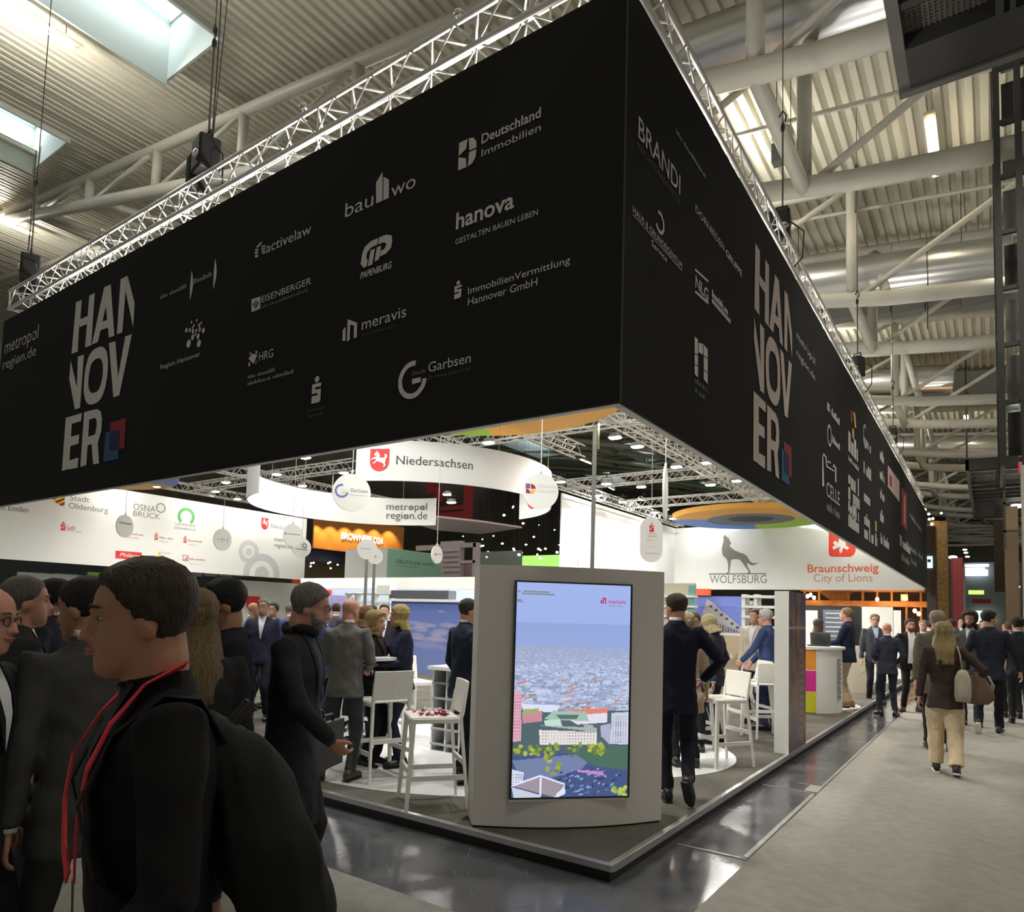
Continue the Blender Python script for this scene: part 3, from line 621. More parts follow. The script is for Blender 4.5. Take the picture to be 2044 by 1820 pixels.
poly(bl_, PLL, [k_(1200,682), k_(1240,685), k_(1240,726), k_(1200,723)], PRED); poly(bl_, PLL, [k_(1206,690), k_(1234,692), k_(1206,716)], WHITEP, off=.010); greek(bl_, PLL, k_(1245,716), k_(1345,722), .08, PRED, seed=14); greek(bl_, PLL, k_(1245,745), k_(1325,750), .05, LTEXT, seed=15)
def horse(t, P0, ux, uz_, w, h, m, off=(0, 0, 0)):      # rearing horse on a crest, drawn in unit coordinates
    body = [(.22,.70),(.20,.80),(.28,.92),(.36,.99),(.40,.93),(.50,.85),(.54,.72),(.52,.62),(.66,.60),(.78,.60),(.84,.68),(.80,.78),(.88,.82),(.97,.74),(.97,.62),(.88,.56),(.90,.44),(.84,.30),(.90,.20),(.84,.10),(.74,.04),(.80,.18),(.74,.28),(.66,.32),(.52,.36),(.42,.40),(.34,.38),(.20,.26),(.12,.30),(.22,.38),(.30,.46),(.30,.54),(.16,.52),(.04,.46),(.02,.54),(.14,.62),(.30,.66),(.34,.74),(.28,.72)]
    g = G(); V = [np.array(P0)+np.array(ux)*(x*w)+np.array(uz_)*(y*h)+np.array(off) for x, y in body]; g.add(V, [tuple(range(len(V)))]); return g.build('crest', m, t)
def shield_pts(w, h): return [(0, h), (w, h), (w, h*.42)]+[(w/2+w/2*math.cos(a), h*.42-h*.42*math.sin(a)) for a in np.linspace(.2, PI-.2, 9)]+[(0, h*.42)]
u, z = uz(PLL, *k_(1717,510)); u1, z1 = uz(PLL, *k_(1767,452)); w, hh = u1-u, .52
polys(bl_, PLL, [[(u+a, z+b-.03) for a, b in shield_pts(w, hh)]], RED, 'crest'); horse(bl_, (-24.5+.012, u+w*.1, z+.08), (0, 1, 0), (0, 0, 1), w*.8, hh*.75, WHITEP)
LT('Niedersachsen', k_(1783,505), k_(1985,535), k_(1783,478)); LT('metropol', k_(1805,602), k_(1925,618), k_(1805,565), DTEXT); LT('region.de', k_(1805,640), k_(1925,655), k_(1805,603), DTEXT)
GR8 = mat('pale_grey_ring_print', (.60,.61,.63), .8)
def clipring(cu, cz, R, r, zmin):
    out = []
    for q in ringp(cu, cz, R, r, n=48):
        q2 = [(a, max(b, zmin)) for a, b in q]
        if max(b for a, b in q2) > zmin+1e-4: out.append(q2)
    return out
u, z = uz(PLL, *k_(1637,663)); polys(bl_, PLL, clipring(u, z, .50, .29, 0)+clipring(u, z, .17, 0.001, 0), GR8, 'logo')
u, z = uz(PLL, *k_(1722,812)); polys(bl_, PLL, clipring(u, z, .92, .62, 3.0)+clipring(u, z, .36, .001, 3.0), GR8, 'logo', .008)
# white banners at the back: wolf and lion
q_ = Zr(1340, 880, 6.74)
wolf = [(720,1250),(728,1270),(745,1290),(775,1310),(808,1388),(790,1398),(783,1400),(800,1430),(850,1470),(920,1500),(980,1520),(1015,1545),(1040,1580),(1060,1620),(1095,1640),(1140,1643),(1182,1630),(1150,1655),(1110,1672),(1070,1670),(1045,1655),(1022,1640),(1020,1670),(1045,1720),(1070,1770),(1065,1780),(1025,1782),(1022,1775),(1040,1765),(1028,1735),(985,1680),(950,1630),(925,1600),(880,1590),(825,1592),(803,1610),(795,1680),(785,1765),(775,1782),(735,1782),(740,1772),(765,1765),(765,1680),(758,1620),(735,1575),(695,1545),(683,1500),(680,1450),(690,1400),(700,1360),(705,1320),(690,1280),(706,1296)]
WOLFM = mat('wolf_grey_print', (.21,.22,.18), .7)
poly(bb, PLB, [q_(*p) for p in wolf], WOLFM, 'emblem'); poly(bb, PLB, [q_(507,1782), q_(1280,1778), q_(1280,1793), q_(507,1800)], WOLFM, 'emblem')
T(bb, PLB, 'WOLFSBURG', f(525,1366), f(800,1366), f(525,1328), WOLFM)
T(bb, PLB, 'Braunschweig', f(998,1326), f(1342,1324), f(998,1275), mat('coral_print', (.78,.16,.09), .6), bold=.015)
T(bb, PLB, 'City of Lions', f(1028,1371), f(1312,1370), f(1028,1321), mat('rose_print', (.62,.33,.30), .6))
CRM = mat('crest_red_print', (.85,.06,.03), .5)
poly(bb, PLB, [f(1100,1100), f(1230,1100), f(1230,1212), f(1222,1228), f(1205,1238), f(1115,1238), f(1103,1232), f(1100,1220)], CRM, 'emblem')
lion = [(1117,1192),(1130,1182),(1120,1170),(1132,1160),(1145,1172),(1150,1150),(1135,1135),(1160,1125),(1190,1135),(1205,1160),(1195,1175),(1180,1165),(1185,1185),(1200,1195),(1190,1205),(1170,1195),(1165,1215),(1155,1222),(1150,1205),(1158,1190),(1140,1195),(1125,1205)]
poly(bb, PLB, [f(*p) for p in lion], WHITEP, 'emblem', .010)
u, z = uz(PLW, 1153, 1121); slogo(bw, PLW, 1153, 1121, .28, REDS); greek(bw, PLW, (1158, 1128), (1172, 1130), .10, PRED); greek(bw, PLW, (1216, 1138), (1248, 1140), .1, LTEXT, seed=3)
# =================================================================== LIGHTING TRUSSES
def truss(name, label, p0, length, axis, size=.29, bay=.5, indiv=0, r=.024, rb=.0095, group=None):
    """axis 0: runs along +x, 1: along +y. p0 = corner of lowest chord."""
    t = empty(name, p0, label=label, cat='truss', group=group)
    if axis == 0: t.rotation_euler = (0, 0, 0)
    ex = np.array((1, 0, 0.) if axis == 0 else (0, 1, 0.)); ey = np.array((0, 1, 0.) if axis == 0 else (-1, 0, 0.)); ez = np.array((0, 0, 1.))
    cs = [ey*0, ey*size, ez*size, ey*size+ez*size]
    for c in cs:
        g = G(); cyl_between(g, c, c+ex*length, r, 10 if indiv else 6); g.build('chord', ALU, t, True)
    nb = int(length/bay); faces = ((0, 2), (1, 3), (2, 3), (0, 1)); protos = {}
    rest = G()
    for b_ in range(nb):
        for fi, (i, j) in enumerate(faces):
            for hf in (0, 1):
                a = cs[i]+ex*(bay*(b_+.5*hf)); c = cs[j]+ex*(bay*(b_+.5+.5*hf))
                if hf: a, c = cs[j]+ex*(bay*(b_+.5)), cs[i]+ex*(bay*(b_+1))
                if b_ < indiv:
                    if (fi, hf) not in protos:
                        g = G(); cyl_between(g, a-ex*bay*b_, c-ex*bay*b_, rb, 6); protos[(fi, hf)] = g.mesh('brace', ALU, True)
                    o = link(bpy.data.objects.new('brace', protos[(fi, hf)]), t); o.location = Vector([float(q) for q in ex*bay*b_])
                else: cyl_between(rest, a, c, rb, 4)
    if rest.v: tag(rest.build('bracing', ALU, t), kind='stuff')
    for q in range(0, int(length/2.5)+1):
        g = G()
        for i, j in ((0, 1), (1, 3), (3, 2), (2, 0)): cyl_between(g, cs[i]+ex*min(length-.02, q*2.5+.02), cs[j]+ex*min(length-.02, q*2.5+.02), rb*1.1, 5)
        g.build('end_frame', ALU, t)
    return t
truss('lighting_truss', 'bright aluminium truss along the top of the front black banner', (-10.9, .10, 6.31), 10.9, 0, indiv=21)
truss('lighting_truss', 'bright aluminium truss along the top of the right black banner', (-.10, .10, 6.31), 26.3, 1, indiv=34)
def itruss(lb, p0, L, ax): truss('lighting_truss', lb, p0, L, ax, r=.022, rb=.010)
itruss('inner grid truss nearest the right black banner, running away', (-4.5, .6, 5.83), 25.2, 1)
itruss('inner grid truss above the short white banner, running away', (-9.4, 3.0, 5.83), 22.8, 1)
itruss('short truss stub ending above the round colour disc near the corner', (-6.7, 7.4, 5.83), 4.2, 1)
itruss('inner cross truss closest to the front, above the curved band', (-9.4, 9.1, 5.83), 9.0, 0)
itruss('second inner cross truss from the front', (-9.4, 15.3, 5.83), 9.0, 0)
itruss('third inner cross truss from the front', (-9.4, 19.7, 5.83), 9.0, 0)
itruss('last inner cross truss before the wolf banner', (-9.4, 24.9, 5.83), 9.0, 0)
itruss('left stand truss nearer the curved bands, running away', (-17.6, .6, 5.83), 16, 1)
itruss('left stand truss along the far left white banner', (-22.3, .6, 5.83), 16, 1)
itruss('left stand cross truss over the white town banner', (-22.3, 9.7, 5.83), 8.8, 0)
itruss('left stand cross truss farther back', (-22.3, 15.0, 5.83), 4.5, 0)
# ---- floodlights hung under the trusses
def lamp_proto(kind):
    t = empty('flood_lamp', cat='lamp')
    g = G(); g.loft([((0, 0, .02), (1, 0, 0), (0, 1, 0), .155, .11), ((0, 0, .07), (1, 0, 0), (0, 1, 0), .13, .09), ((0, 0, .13), (1, 0, 0), (0, 1, 0), .07, .05)], 16, 4)
    g.build('housing', mat('lamp_housing', (.35, .35, .34), .4), t, 'auto')
    g = G(); g.loft([((0, 0, .0), (1, 0, 0), (0, 1, 0), .125, .085), ((0, 0, .025), (1, 0, 0), (0, 1, 0), .14, .095)], 16, 4); g.build('lens', LENS, t)
    g = G(); g.tube([(-.16, 0, .08), (-.16, 0, .22), (.16, 0, .22), (.16, 0, .08)], .009, 6); cyl_between(g, (0, 0, .22), (0, 0, .30), .02, 8); g.build('yoke', BLACKP, t)
    return t
LP = lamp_proto(0); used = [False]
def copy_tree(o, parent=None):
    c = o.copy(); COL.objects.link(c)
    if parent is not None: c.parent = parent
    for ch in o.children: copy_tree(ch, c)
    return c
def place_lamp(loc, label, group=None, power=0, aim=None):
    t = LP if not used[0] else copy_tree(LP); used[0] = True
    t.location = Vector([float(q) for q in loc]); t['label'] = label
    t.rotation_euler = (0, 0, 0)
    if group: t['group'] = group
    d = Vector((0, 0, -1)) if aim is None else (Vector([float(q) for q in aim])-t.location).normalized()
    t.rotation_mode = 'QUATERNION'; t.rotation_quaternion = (-d).to_track_quat('Z', 'Y')
    if power:
        l = light('SPOT', t.location+d*.03, power, (1, .965, .90), spot_size=2.9, spot_blend=.6, shadow_soft_size=.11)
        l.rotation_mode = 'QUATERNION'; l.rotation_quaternion = (-d).to_track_quat('Z', 'Y')
    return t
PW = 270
NL = [(975, 885, 'glowing flood lamp hung just right of the curved band with the horse crest'), (1228, 875, 'large glowing flood lamp, left one of the pair under the banner corner'), (1272, 893, 'large glowing flood lamp, right one of the pair under the banner corner'), (1350, 933, 'glowing flood lamp close to the pale blue skylight strip'), (1412, 925, 'small glowing lamp at the lower edge of the right black banner'), (1471, 961, 'second small glowing lamp at the lower edge of the right black banner'), (1418, 969, 'glowing lamp left above the orange and blue ring'), (1211, 967, 'left lamp of the two under the second cross truss'), (1280, 973, 'right lamp of the two under the second cross truss'), (1194, 990, 'upper lamp above the short white banner'), (1243, 1003, 'lower lamp above the short white banner'), (1119, 963, 'glowing lamp beside the hanging disc with the red and violet mark'), (1307, 1024, 'lamp above the rounded hanging plate'), (1343, 1036, 'lamp between the rounded plate and the orange ring'), (427, 938, 'glowing lamp under the front banner edge, left of the curved band'), (395, 943, 'small glowing lamp tucked under the front banner edge'), (451, 964, 'lamp left of the curled end of the white band'), (552, 948, 'bright lamp above the plain curved band'), (604, 971, 'lamp just over the rim of the plain curved band'), (313, 972, 'lamp under the blue and orange disc'), (431, 982, 'small lamp over the town banner'), (474, 997, 'lamp above the red strip on the town banner'), (610, 915, 'lamp in front of the blue skylight grid'), (686, 945, 'lamp half behind the hanging disc with the blue ring')]
for i, (px, py, lb) in enumerate(NL): place_lamp(on(px, py, 2, 5.62), lb, None, PW*(1 if px > 700 else .42))
for px, py, z, lb in ((893, 988, 5.3, 'left lamp of the bright pair below the curved band'), (901, 1004, 5.0, 'right lamp of the bright pair below the curved band')): place_lamp(on(px, py, 2, z), lb, None, PW)
for k, y in enumerate((2.5, 5.2, 8.2, 11.2, 13.6, 15.9)): place_lamp((-23.2, y, 6.0), 'wall washer lamp aimed at the far left white banner', 'wall washers of the town banner', 36, (-24.5, y, 4.5))
for k, x in enumerate((-8.6, -6.5, -4.3, -2.2)): place_lamp((x, 25.0, 6.15), 'wall washer lamp aimed at the wolf banner', 'wall washers of the wolf banner', 75, (x, 26.4, 4.4))
for k, y in enumerate((17.5, 20, 22.5)): place_lamp((-8.9, y, 6.15), 'wall washer lamp aimed at the short white banner', 'wall washers of the short banner', 70, (XL, y, 4.4))
# lamps on top behind the banners, lighting the trusses, then added fill spots
for k, x in enumerate((-9.2, -7.2, -5.2, -3.2, -1.2)): light('SPOT', (x, .9, 6.05), 150, (1, .96, .88), spot_size=2.6, spot_blend=.5, shadow_soft_size=.08).rotation_euler = (math.radians(180+38), 0, 0)
for k, y in enumerate((1.6, 4, 7, 10, 13.5, 17, 21, 25)): light('SPOT', (-.9, y, 6.05), 50, (1, .96, .88), spot_size=2.6, spot_blend=.5, shadow_soft_size=.08).rotation_euler = (math.radians(180-38), 0, math.radians(-90))
for x, y, q in ((-3.6, 1.0, 170), (-1.7, 1.3, 170), (-1.0, 4.2, 150), (-1.0, 8.6, 120)): light('SPOT', (x, y, 5.95), q, (1, .965, .90), spot_size=1.5, spot_blend=.8, shadow_soft_size=.11)  # unseen downward spots added to brighten the stools and platform front
for k, x in enumerate((-8.8, -6.6, -4.4, -2.2)):  # unseen fill spots added to brighten hanging discs, curved band and people
    l = light('SPOT', (x, .75, 6.0), 230, (1, .965, .90), spot_size=2.0, spot_blend=.7, shadow_soft_size=.11)
    l.rotation_mode = 'QUATERNION'; l.rotation_quaternion = Vector((0, -5.5, 4.2)).to_track_quat('Z', 'Y')
for k, (x, y) in enumerate([(-9.2, .9), (-7.2, .9), (-5.2, .9), (-3.2, .9), (-1.2, .9), (-.9, 4), (-.9, 7), (-.9, 10)]):
    g = G(); g.box((-.12, -.08, -.1), (.12, .08, .0)); t = empty('flood_lamp', (x, y, 6.02), label='small upward flood lamp hidden behind the black banner', cat='lamp', group='upward lamps behind the banners'); g.build('housing', BLACKP, t)
# small clamp lamps standing on the front truss
for k, (px, py, lb) in enumerate(((917, 30, 'small chrome clamp lamp on the front truss near the top edge'), (608, 215, 'small chrome clamp lamp on the front truss above the stencil bridge'), (208, 465, 'small chrome clamp lamp on the front truss, left part'))):
    p = on(px, py, 1, .30); t = empty('clamp_lamp', (p[0], .30, p[2]-.04), label=lb.replace(' above the stencil bridge', ' in its middle'), cat='lamp')
    g = G(); g.ell((0, 0, .04), (.045, .06, .045), 14, 8); g.build('head', mat('chrome_metal', (.7, .7, .7), .15, metal=1), t, True)
    g = G(); cyl_between(g, (0, 0, -.08), (0, 0, .02), .012, 8); g.box((-.03, -.03, -.10), (.03, .03, -.05)); g.build('clamp', BLACKP, t)
# ---- chain hoists
def hoist(loc, label, big=1.0, hook=True):
    t = empty('chain_hoist', loc, rnd.uniform(-.5, .5), label=label, cat='hoist'); s = big
    g = G(); g.box((-.17*s, -.13*s, 0), (.10*s, .13*s, .42*s)); bevel(g.build('motor_housing', mat('hoist_black', (.005, .005, .005), .6), t), .03*s, 3)
    g = G(); g.box((-.36*s, -.12*s, -.16*s), (-.19*s, .12*s, .30*s)); bevel(g.build('chain_bag', mat('bag_black', (.006, .006, .006), .9), t), .03*s, 2)
    g = G(); g.ell((.02*s, -.14*s, .16*s), (.07*s, .03*s, .06*s), 12, 8); g.build('badge', mat('chrome_metal', (.7, .7, .7), .15), t, True)
    g = G(); g.tube([(-.10*s, 0, .42*s), (-.08*s, 0, .50*s), (.06*s, 0, .50*s), (.08*s, 0, .42*s)], .014*s, 8); g.build('handle', BLACKP, t)
    top = zdeck(loc[0])-loc[2]-.5
    g = G(); cyl_between(g, (0, 0, .5*s), (0, 0, .5*s+1.2), .012, 6); cyl_between(g, (0, 0, .5*s+1.2), (0, 0, top), .007, 6); g.build('chain', CABLE, t)
    g = G(); g.tube([(.03, 0, .5*s+1.2), (.045, 0, .5*s+1.28), (0, 0, .5*s+1.36), (-.045, 0, .5*s+1.28)], .012, 8); g.ell((0, 0, .5*s+1.12), (.03, .03, .07), 10, 6); g.build('hook', BLACKP, t)
    g = G(); g.tube([(.10*s, .05, .3*s), (.26*s, .08, .15*s), (.24*s, .1, -.2*s), (.06*s, .1, -.38*s)], .010, 6); g.build('power_cord', BLACKP, t)
    return t
hp = on(412, 345, 1, .24); hoist((hp[0], .24, hp[2]), 'black chain hoist hanging over the middle of the front truss', 1.0)
hp = on(58, 560, 1, .24); hoist((hp[0], .24, hp[2]), 'black chain hoist over the left end of the front truss', 1.0)
for px, py, lb in ((1562, 485, 'nearest black chain hoist over the right truss'), (1712, 752, 'second black chain hoist over the right truss'), (1783, 885, 'third black chain hoist over the right truss')):
    hp = on(px, py, 0, -.24); hoist((-.24, hp[1], hp[2]), lb, 1.0)
hp = on(1563, 300, 1, 9.24); t = empty('pulley_block', hp, label='grey pulley block hanging from cables above the right truss', cat='pulley')
g = G(); g.box((-.2, -.12, -.25), (.2, .12, .15)); bevel(g.build('housing', mat('hoist_grey', (.18, .19, .18), .5), t), .03, 2)
g = G(); g.disc((0, -.02, .28), (1, 0, 0), (0, 0, 1), .2, .1, 24); g.build('wheel', mat('clear_grey', (.42, .42, .4), .3), t)
g = G(); cyl_between(g, (-.12, 0, .2), (-.12, 0, 1.6), .008, 6); cyl_between(g, (.14, 0, .2), (.14, 0, 1.6), .008, 6); cyl_between(g, (0, 0, -.25), (0, 0, -.8), .01, 6); g.build('cable', CABLE, t)
for i, (px, py, y, L, lb) in enumerate(((64, 400, 4, 3.2, 'thin dark cable pair dropping to the left end of the front truss'), (437, 60, 3, 4.5, 'dark cable and hook above the middle hoist'), (1708, 340, 14.5, 2.2, 'short black strap hanging from the second roof tube'), (1850, 560, 14.9, 2.4, 'thin wire loop hanging under the roof sheets'))):
    p = on(px, py, 1, y); t = empty('hanging_cable', p, label=lb, cat='cable')
    g = G(); g.tube([(0, 0, L/2), (.02, 0, 0), (0, 0, -L/2)], .014 if i != 2 else .035, 6); g.build('cable', CABLE, t)
    if i < 2: g = G(); g.tube([(.35, 0, L/2), (.2, 0, 0), (.02, 0, -L/2)], .01, 6); g.build('cable', CABLE, t)
# =================================================================== ROUND HANGING DISCS ON THE CEILING GRID
def colour_disc(c, label, sect, r=3.0):
    t = empty('colour_disc', c, label=label, cat='ceiling disc')
    for a0, a1, m in sect:
        n = max(4, int((a1-a0)/.12)); g = G(); V = []
        for i in range(n+1):
            a = a0+(a1-a0)*i/n; ca, sa = math.cos(a), math.sin(a)
            V += [(1.62*ca, 1.62*sa, 0), (r*.985*ca, r*.985*sa, 0), (r*ca, r*sa, .05), (r*ca, r*sa, .19), (1.62*ca, 1.62*sa, .19)]
        F = []
        for i in range(n):
            for k in range(5): F.append((i*5+k, i*5+(k+1) % 5, (i+1)*5+(k+1) % 5, (i+1)*5+k))
        g.add(V, F); g.build('ring_segment', m, t)
    g = G()
    for q in range(48):
        a, b2 = 2*PI*q/48, 2*PI*(q+1)/48
        g.add([(1.62*math.cos(a), 1.62*math.sin(a), .02), (1.62*math.cos(b2), 1.62*math.sin(b2), .02), (.85*math.cos(b2), .85*math.sin(b2), .02), (.85*math.cos(a), .85*math.sin(a), .02)], [(0, 1, 2, 3)])
    g.build('grey_ring', mat('disc_grey', (.16, .17, .19), .6), t)
    g = G(); g.disc((0, 0, .03), (1, 0, 0), (0, 1, 0), .86, .02, 40); g.build('dark_centre', mat('disc_dark', (.05, .055, .06), .7), t)
    return t
OR_, BL_, GN_ = ORANGE2, SBLUE, LIME
colour_disc((-5.7, 23.2, 5.62), 'big orange, blue and green ring hung above the wolf banner', [(-2.75, .15, OR_), (.15, 1.75, GN_), (1.75, 2*PI-2.75, BL_)])
colour_disc((-5.75, 5.45, 5.62), 'orange ceiling ring half hidden by the front black banner corner', [(-.9, 2.05, OR_), (2.05, 3.5, GN_), (3.5, 2*PI-.9, BL_)])
colour_disc((-21.2, 5.35, 5.62), 'blue and orange ceiling ring above the far left town banner', [(-1.1, 1.35, BL_), (1.35, 3.3, OR_), (3.3, 2*PI-1.1, GN_)])
# ---- curved hanging bands
def band(label, c, r, a0, a1, z0, z1):
    t = empty('curved_banner', (c[0], c[1], 0), label=label, cat='banner'); n = 60; g = G(); V = []
    for i in range(n+1):
        a = a0+(a1-a0)*i/n
        for rr, z in ((r, z0), (r, z1), (r-.03, z1), (r-.03, z0)): V.append((rr*math.cos(a), rr*math.sin(a), z))
    F = []
    for i in range(n):
        for k in range(4): F.append((i*4+k, (i+1)*4+k, (i+1)*4+(k+1) % 4, i*4+(k+1) % 4))
    F += [(0, 1, 2, 3), (n*4+3, n*4+2, n*4+1, n*4)]; g.add(V, F); g.build('cloth', mat('band_cloth', (.80, .81, .80), .7), t, 'auto')
    for q in range(4):
        a = a0+(a1-a0)*(q+.5)/4; g = G(); cyl_between(g, ((r-.015)*math.cos(a), (r-.015)*math.sin(a), z1), ((r-.015)*math.cos(a), (r-.015)*math.sin(a), 5.84), .005, 5); g.build('wire', PCABLE, t)
    return t
def cylhit(px, py, c, r, far=False):
    d = ray(px, py); o = CAM[:2]-np.array(c); A = d[:2]@d[:2]; B = 2*o@d[:2]; Cc = o@o-r*r; q = math.sqrt(max(0, B*B-4*A*Cc))
    s_ = (-B+(q if far else -q))/(2*A); p = CAM+d*s_; return math.atan2(p[1]-c[1], p[0]-c[0]), p[2]
def bandtext(t, txt, c, r, bl, br_, top, m, far=False, bold=0):
    a0, z0 = cylhit(*bl, c, r, far); a1, z1 = cylhit(*br_, c, r, far); zt = cylhit(*top, c, r, far)[1]; z0 = (z0+z1)/2
    if far and a1 > a0: a1 -= 2*PI
    co, fs = glyphs(txt, bold); rr = r+(.008 if not far else -.04); g = G()
    g.add([(rr*math.cos(a0+(a1-a0)*x), rr*math.sin(a0+(a1-a0)*x), z0+(zt-z0)*y) for x, y in co], fs); g.build('lettering', m, t); return a0, a1, z0, zt
c1, c2 = (-9.15, 8.15), (-10.8, 8.15)
n1 = band('curved white band with red horse crest hung in the middle of the stand', c1, 3.05, math.radians(-74), math.radians(75), 4.2, 5.0)
n2 = band('plain curved white band behind the disc with the blue ring', c2, 3.05, math.radians(101), math.radians(259), 4.2, 5.0)
v = Zr(600, 780, 2.92)
bandtext(n1, 'Niedersachsen', c1, 3.05, v(557,437), v(1003,452), v(557,378), mat('band_text_grey', (.07, .07, .065), .7))
a0, z0 = cylhit(*v(403,470), c1, 3.05); a1, z1 = cylhit(*v(518,338), c1, 3.05)
def onband(c, r, pts, m, t, name, off):
    g = G(); g.add([((r+off)*math.cos(a), (r+off)*math.sin(a), z) for a, z in pts], [tuple(range(len(pts)))]); return g.build(name, m, t)
onband(c1, 3.05, [(a0+(a1-a0)*x, z0+(z1-z0)*y) for x, y in shield_pts(1, 1)], RED, n1, 'crest', .012)
hb = [(.22,.70),(.20,.80),(.28,.92),(.36,.99),(.40,.93),(.50,.85),(.54,.72),(.52,.62),(.66,.60),(.78,.60),(.84,.68),(.80,.78),(.88,.82),(.97,.74),(.97,.62),(.88,.56),(.90,.44),(.84,.30),(.90,.20),(.84,.10),(.74,.04),(.80,.18),(.74,.28),(.66,.32),(.52,.36),(.42,.40),(.34,.38),(.20,.26),(.12,.30),(.22,.38),(.30,.46),(.30,.54),(.16,.52),(.04,.46),(.02,.54),(.14,.62),(.30,.66),(.34,.74),(.28,.72)]
onband(c1, 3.05, [(a0+(a1-a0)*(.06+.88*x), z0+(z1-z0)*(.13+.78*y)) for x, y in hb], WHITEP, n1, 'crest', .022)
a2 = math.radians(68); onband(c1, 3.02, [(a2-.16*x, 4.42+.55*y) for x, y in shield_pts(1, 1)], RED, n1, 'crest', -.02)
bandtext(n2, 'metropol', c2, 3.05, v(500,700), v(738,716), v(738,655), DTEXT, True); bandtext(n2, 'region.de', c2, 3.05, v(500,762), v(740,762), v(500,702), DTEXT, True)
for qx, qy, m in ((643, 683, ORANGE), (712, 683, SBLUE), (617, 737, LIME)):
    a_, z_ = cylhit(*v(qx, qy), c2, 3.05, True)
    for R1, R2, mm in ((.052, .028, MTEXT), (.022, .001, m)):
        g = G(); [g.add([((3.05-.045)*math.cos(a_+p/3.05), (3.05-.045)*math.sin(a_+p/3.05), z_+q) for p, q in Q], [(0, 1, 2, 3)]) for Q in ringp(0, 0, R1, R2, n=16)]; g.build('logo', mm, n2)
# ---- hanging plates (round discs with logos)
def plate(px, py, depth, rx, rz, face_px, label, marks=(), tall=0, pole=False, wire_top=None):
    """disc of radius rx (metres) hanging from a wire; face_px = apparent half width in px decides its turn"""
    c = at(px, py, depth); turn = math.acos(min(1, face_px/(rx*FPX/depth))); yaw = vis_yaw(px, 180)+turn
    t = empty('hanging_plate', c, 0, label=label, cat='sign'); t.rotation_euler = (0, 0, yaw)
    g = G()
    if tall:
        P = [(rx*math.cos(a), tall+rx*math.sin(a)) for a in np.linspace(0, PI, 16)]+[(rx*math.cos(a), -tall+rx*math.sin(a)) for a in np.linspace(PI, 2*PI, 16)]
    else: P = [(rx*math.cos(a), rz*math.sin(a)) for a in np.linspace(0, 2*PI, 49)[:-1]]
    n = len(P); g.add([(x, .012, z) for x, z in P]+[(x, -.012, z) for x, z in P], [tuple(range(n-1, -1, -1)), tuple(range(n, 2*n))]+[(i, (i+1) % n, n+(i+1) % n, n+i) for i in range(n)])
    g.build('panel', mat('plate_white', (.72, .73, .71), .5), t)
    top = (tall+rx if tall else rz)
    if pole: g = G(); g.box((-.022, -.022, -c[2]+PLAT), (.022, .022, -top+.01)); g.build('pole', mat('pole_steel', (.30, .30, .28), .35, metal=.7), t)
    else: g = G(); cyl_between(g, (0, 0, top), (0, 0, (wire_top or 5.85)-c[2]), .006, 6); g.ell((0, 0, top+.02), (.02, .02, .03), 8, 6); g.build('wire', PCABLE, t)
    for kind, *a in marks:      # x to the viewer's right: local -x
        g = G(); o = .0135
        if kind == 'text': x0, x1, z0, z1, s_, m = a; co, fs = glyphs(s_); g.add([(-(x0+(x1-x0)*p), o, z0+(z1-z0)*q) for p, q in co], fs); g.build('lettering', m, t)
        elif kind == 'ring': x, z, R_, r_, b0, b1, m = a; [g.add([(-p, o, q) for p, q in Q], [(0, 1, 2, 3)]) for Q in ringp(x, z, R_, r_, b0, b1)]; g.build('logo', m, t)
        elif kind == 'rect': x0, z0, x1, z1, m = a; g.add([(-x0, o, z0), (-x1, o, z0), (-x1, o, z1), (-x0, o, z1)], [(0, 1, 2, 3)]); g.build('logo', m, t)
        elif kind == 'greek':
            x0, x1, z, hh, m = a; r_ = random.Random(int(x1*999)); x = x0
            while x < x1: w = hh*r_.uniform(.4, .8); g.add([(-x, o, z), (-(x+w*.8), o, z), (-(x+w*.8), o, z+hh*r_.uniform(.6, 1)), (-x, o, z+hh*.8)], [(0, 1, 2, 3)]); x += w
            g.build('small_print', m, t)
        elif kind == 's':
            x, z, hgt, m = a
            for (p, q, p2, q2) in ((-.5,.10,.5,.24),(-.5,-.13,.5,.01),(-.5,-.50,.42,-.22),(-.5,-.13,-.15,.20),(.15,-.44,.5,-.02),(-.13,.3,.13,.5)): g.add([(-(x+p*hgt*.5), o, z+q*hgt), (-(x+p2*hgt*.5), o, z+q*hgt), (-(x+p2*hgt*.5), o, z+q2*hgt), (-(x+p*hgt*.5), o, z+q2*hgt)], [(0, 1, 2, 3)])
            g.build('logo', m, t)
    return t
VIO = mat('violet_print', (.20, .06, .28), .6); AMB = mat('amber_print', (.75, .40, .10), .6); MAG = mat('magenta_print', (.70, .04, .32), .6)
plate(1079, 981, 8.6, .225, .225, 35.5, 'round white hanging disc with red and violet mark, right of the curved band', [('rect', -.19, .03, -.135, .09, VIO), ('ring', -.125, .03, .06, .0, 0, PI/2, DRED), ('ring', -.13, .02, .06, 0, -PI/2, 0, AMB), ('ring', -.185, -.03, .055, 0, 0, PI/2, DRED), ('text', -.04, .20, .05, .09, 'Deutschland', LTEXT), ('text', -.04, .20, -.01, .03, 'Immobilien', LTEXT)], wire_top=6.3)
plate(702, 983, 8.6, .235, .235, 37, 'round white hanging disc with an open blue ring, left of the horse crest', [('ring', -.125, .01, .085, .062, math.radians(80), math.radians(350), mat('indigo_print', (.13, .15, .45), .6)), ('rect', -.12, -.02, -.08, 0, LIME), ('text', -.02, .20, .01, .055, 'Garbsen', MTEXT), ('greek', -.02, .19, -.03, .014, LTEXT), ('text', -.12, -.055, .02, .04, 'Stadt', LTEXT)])
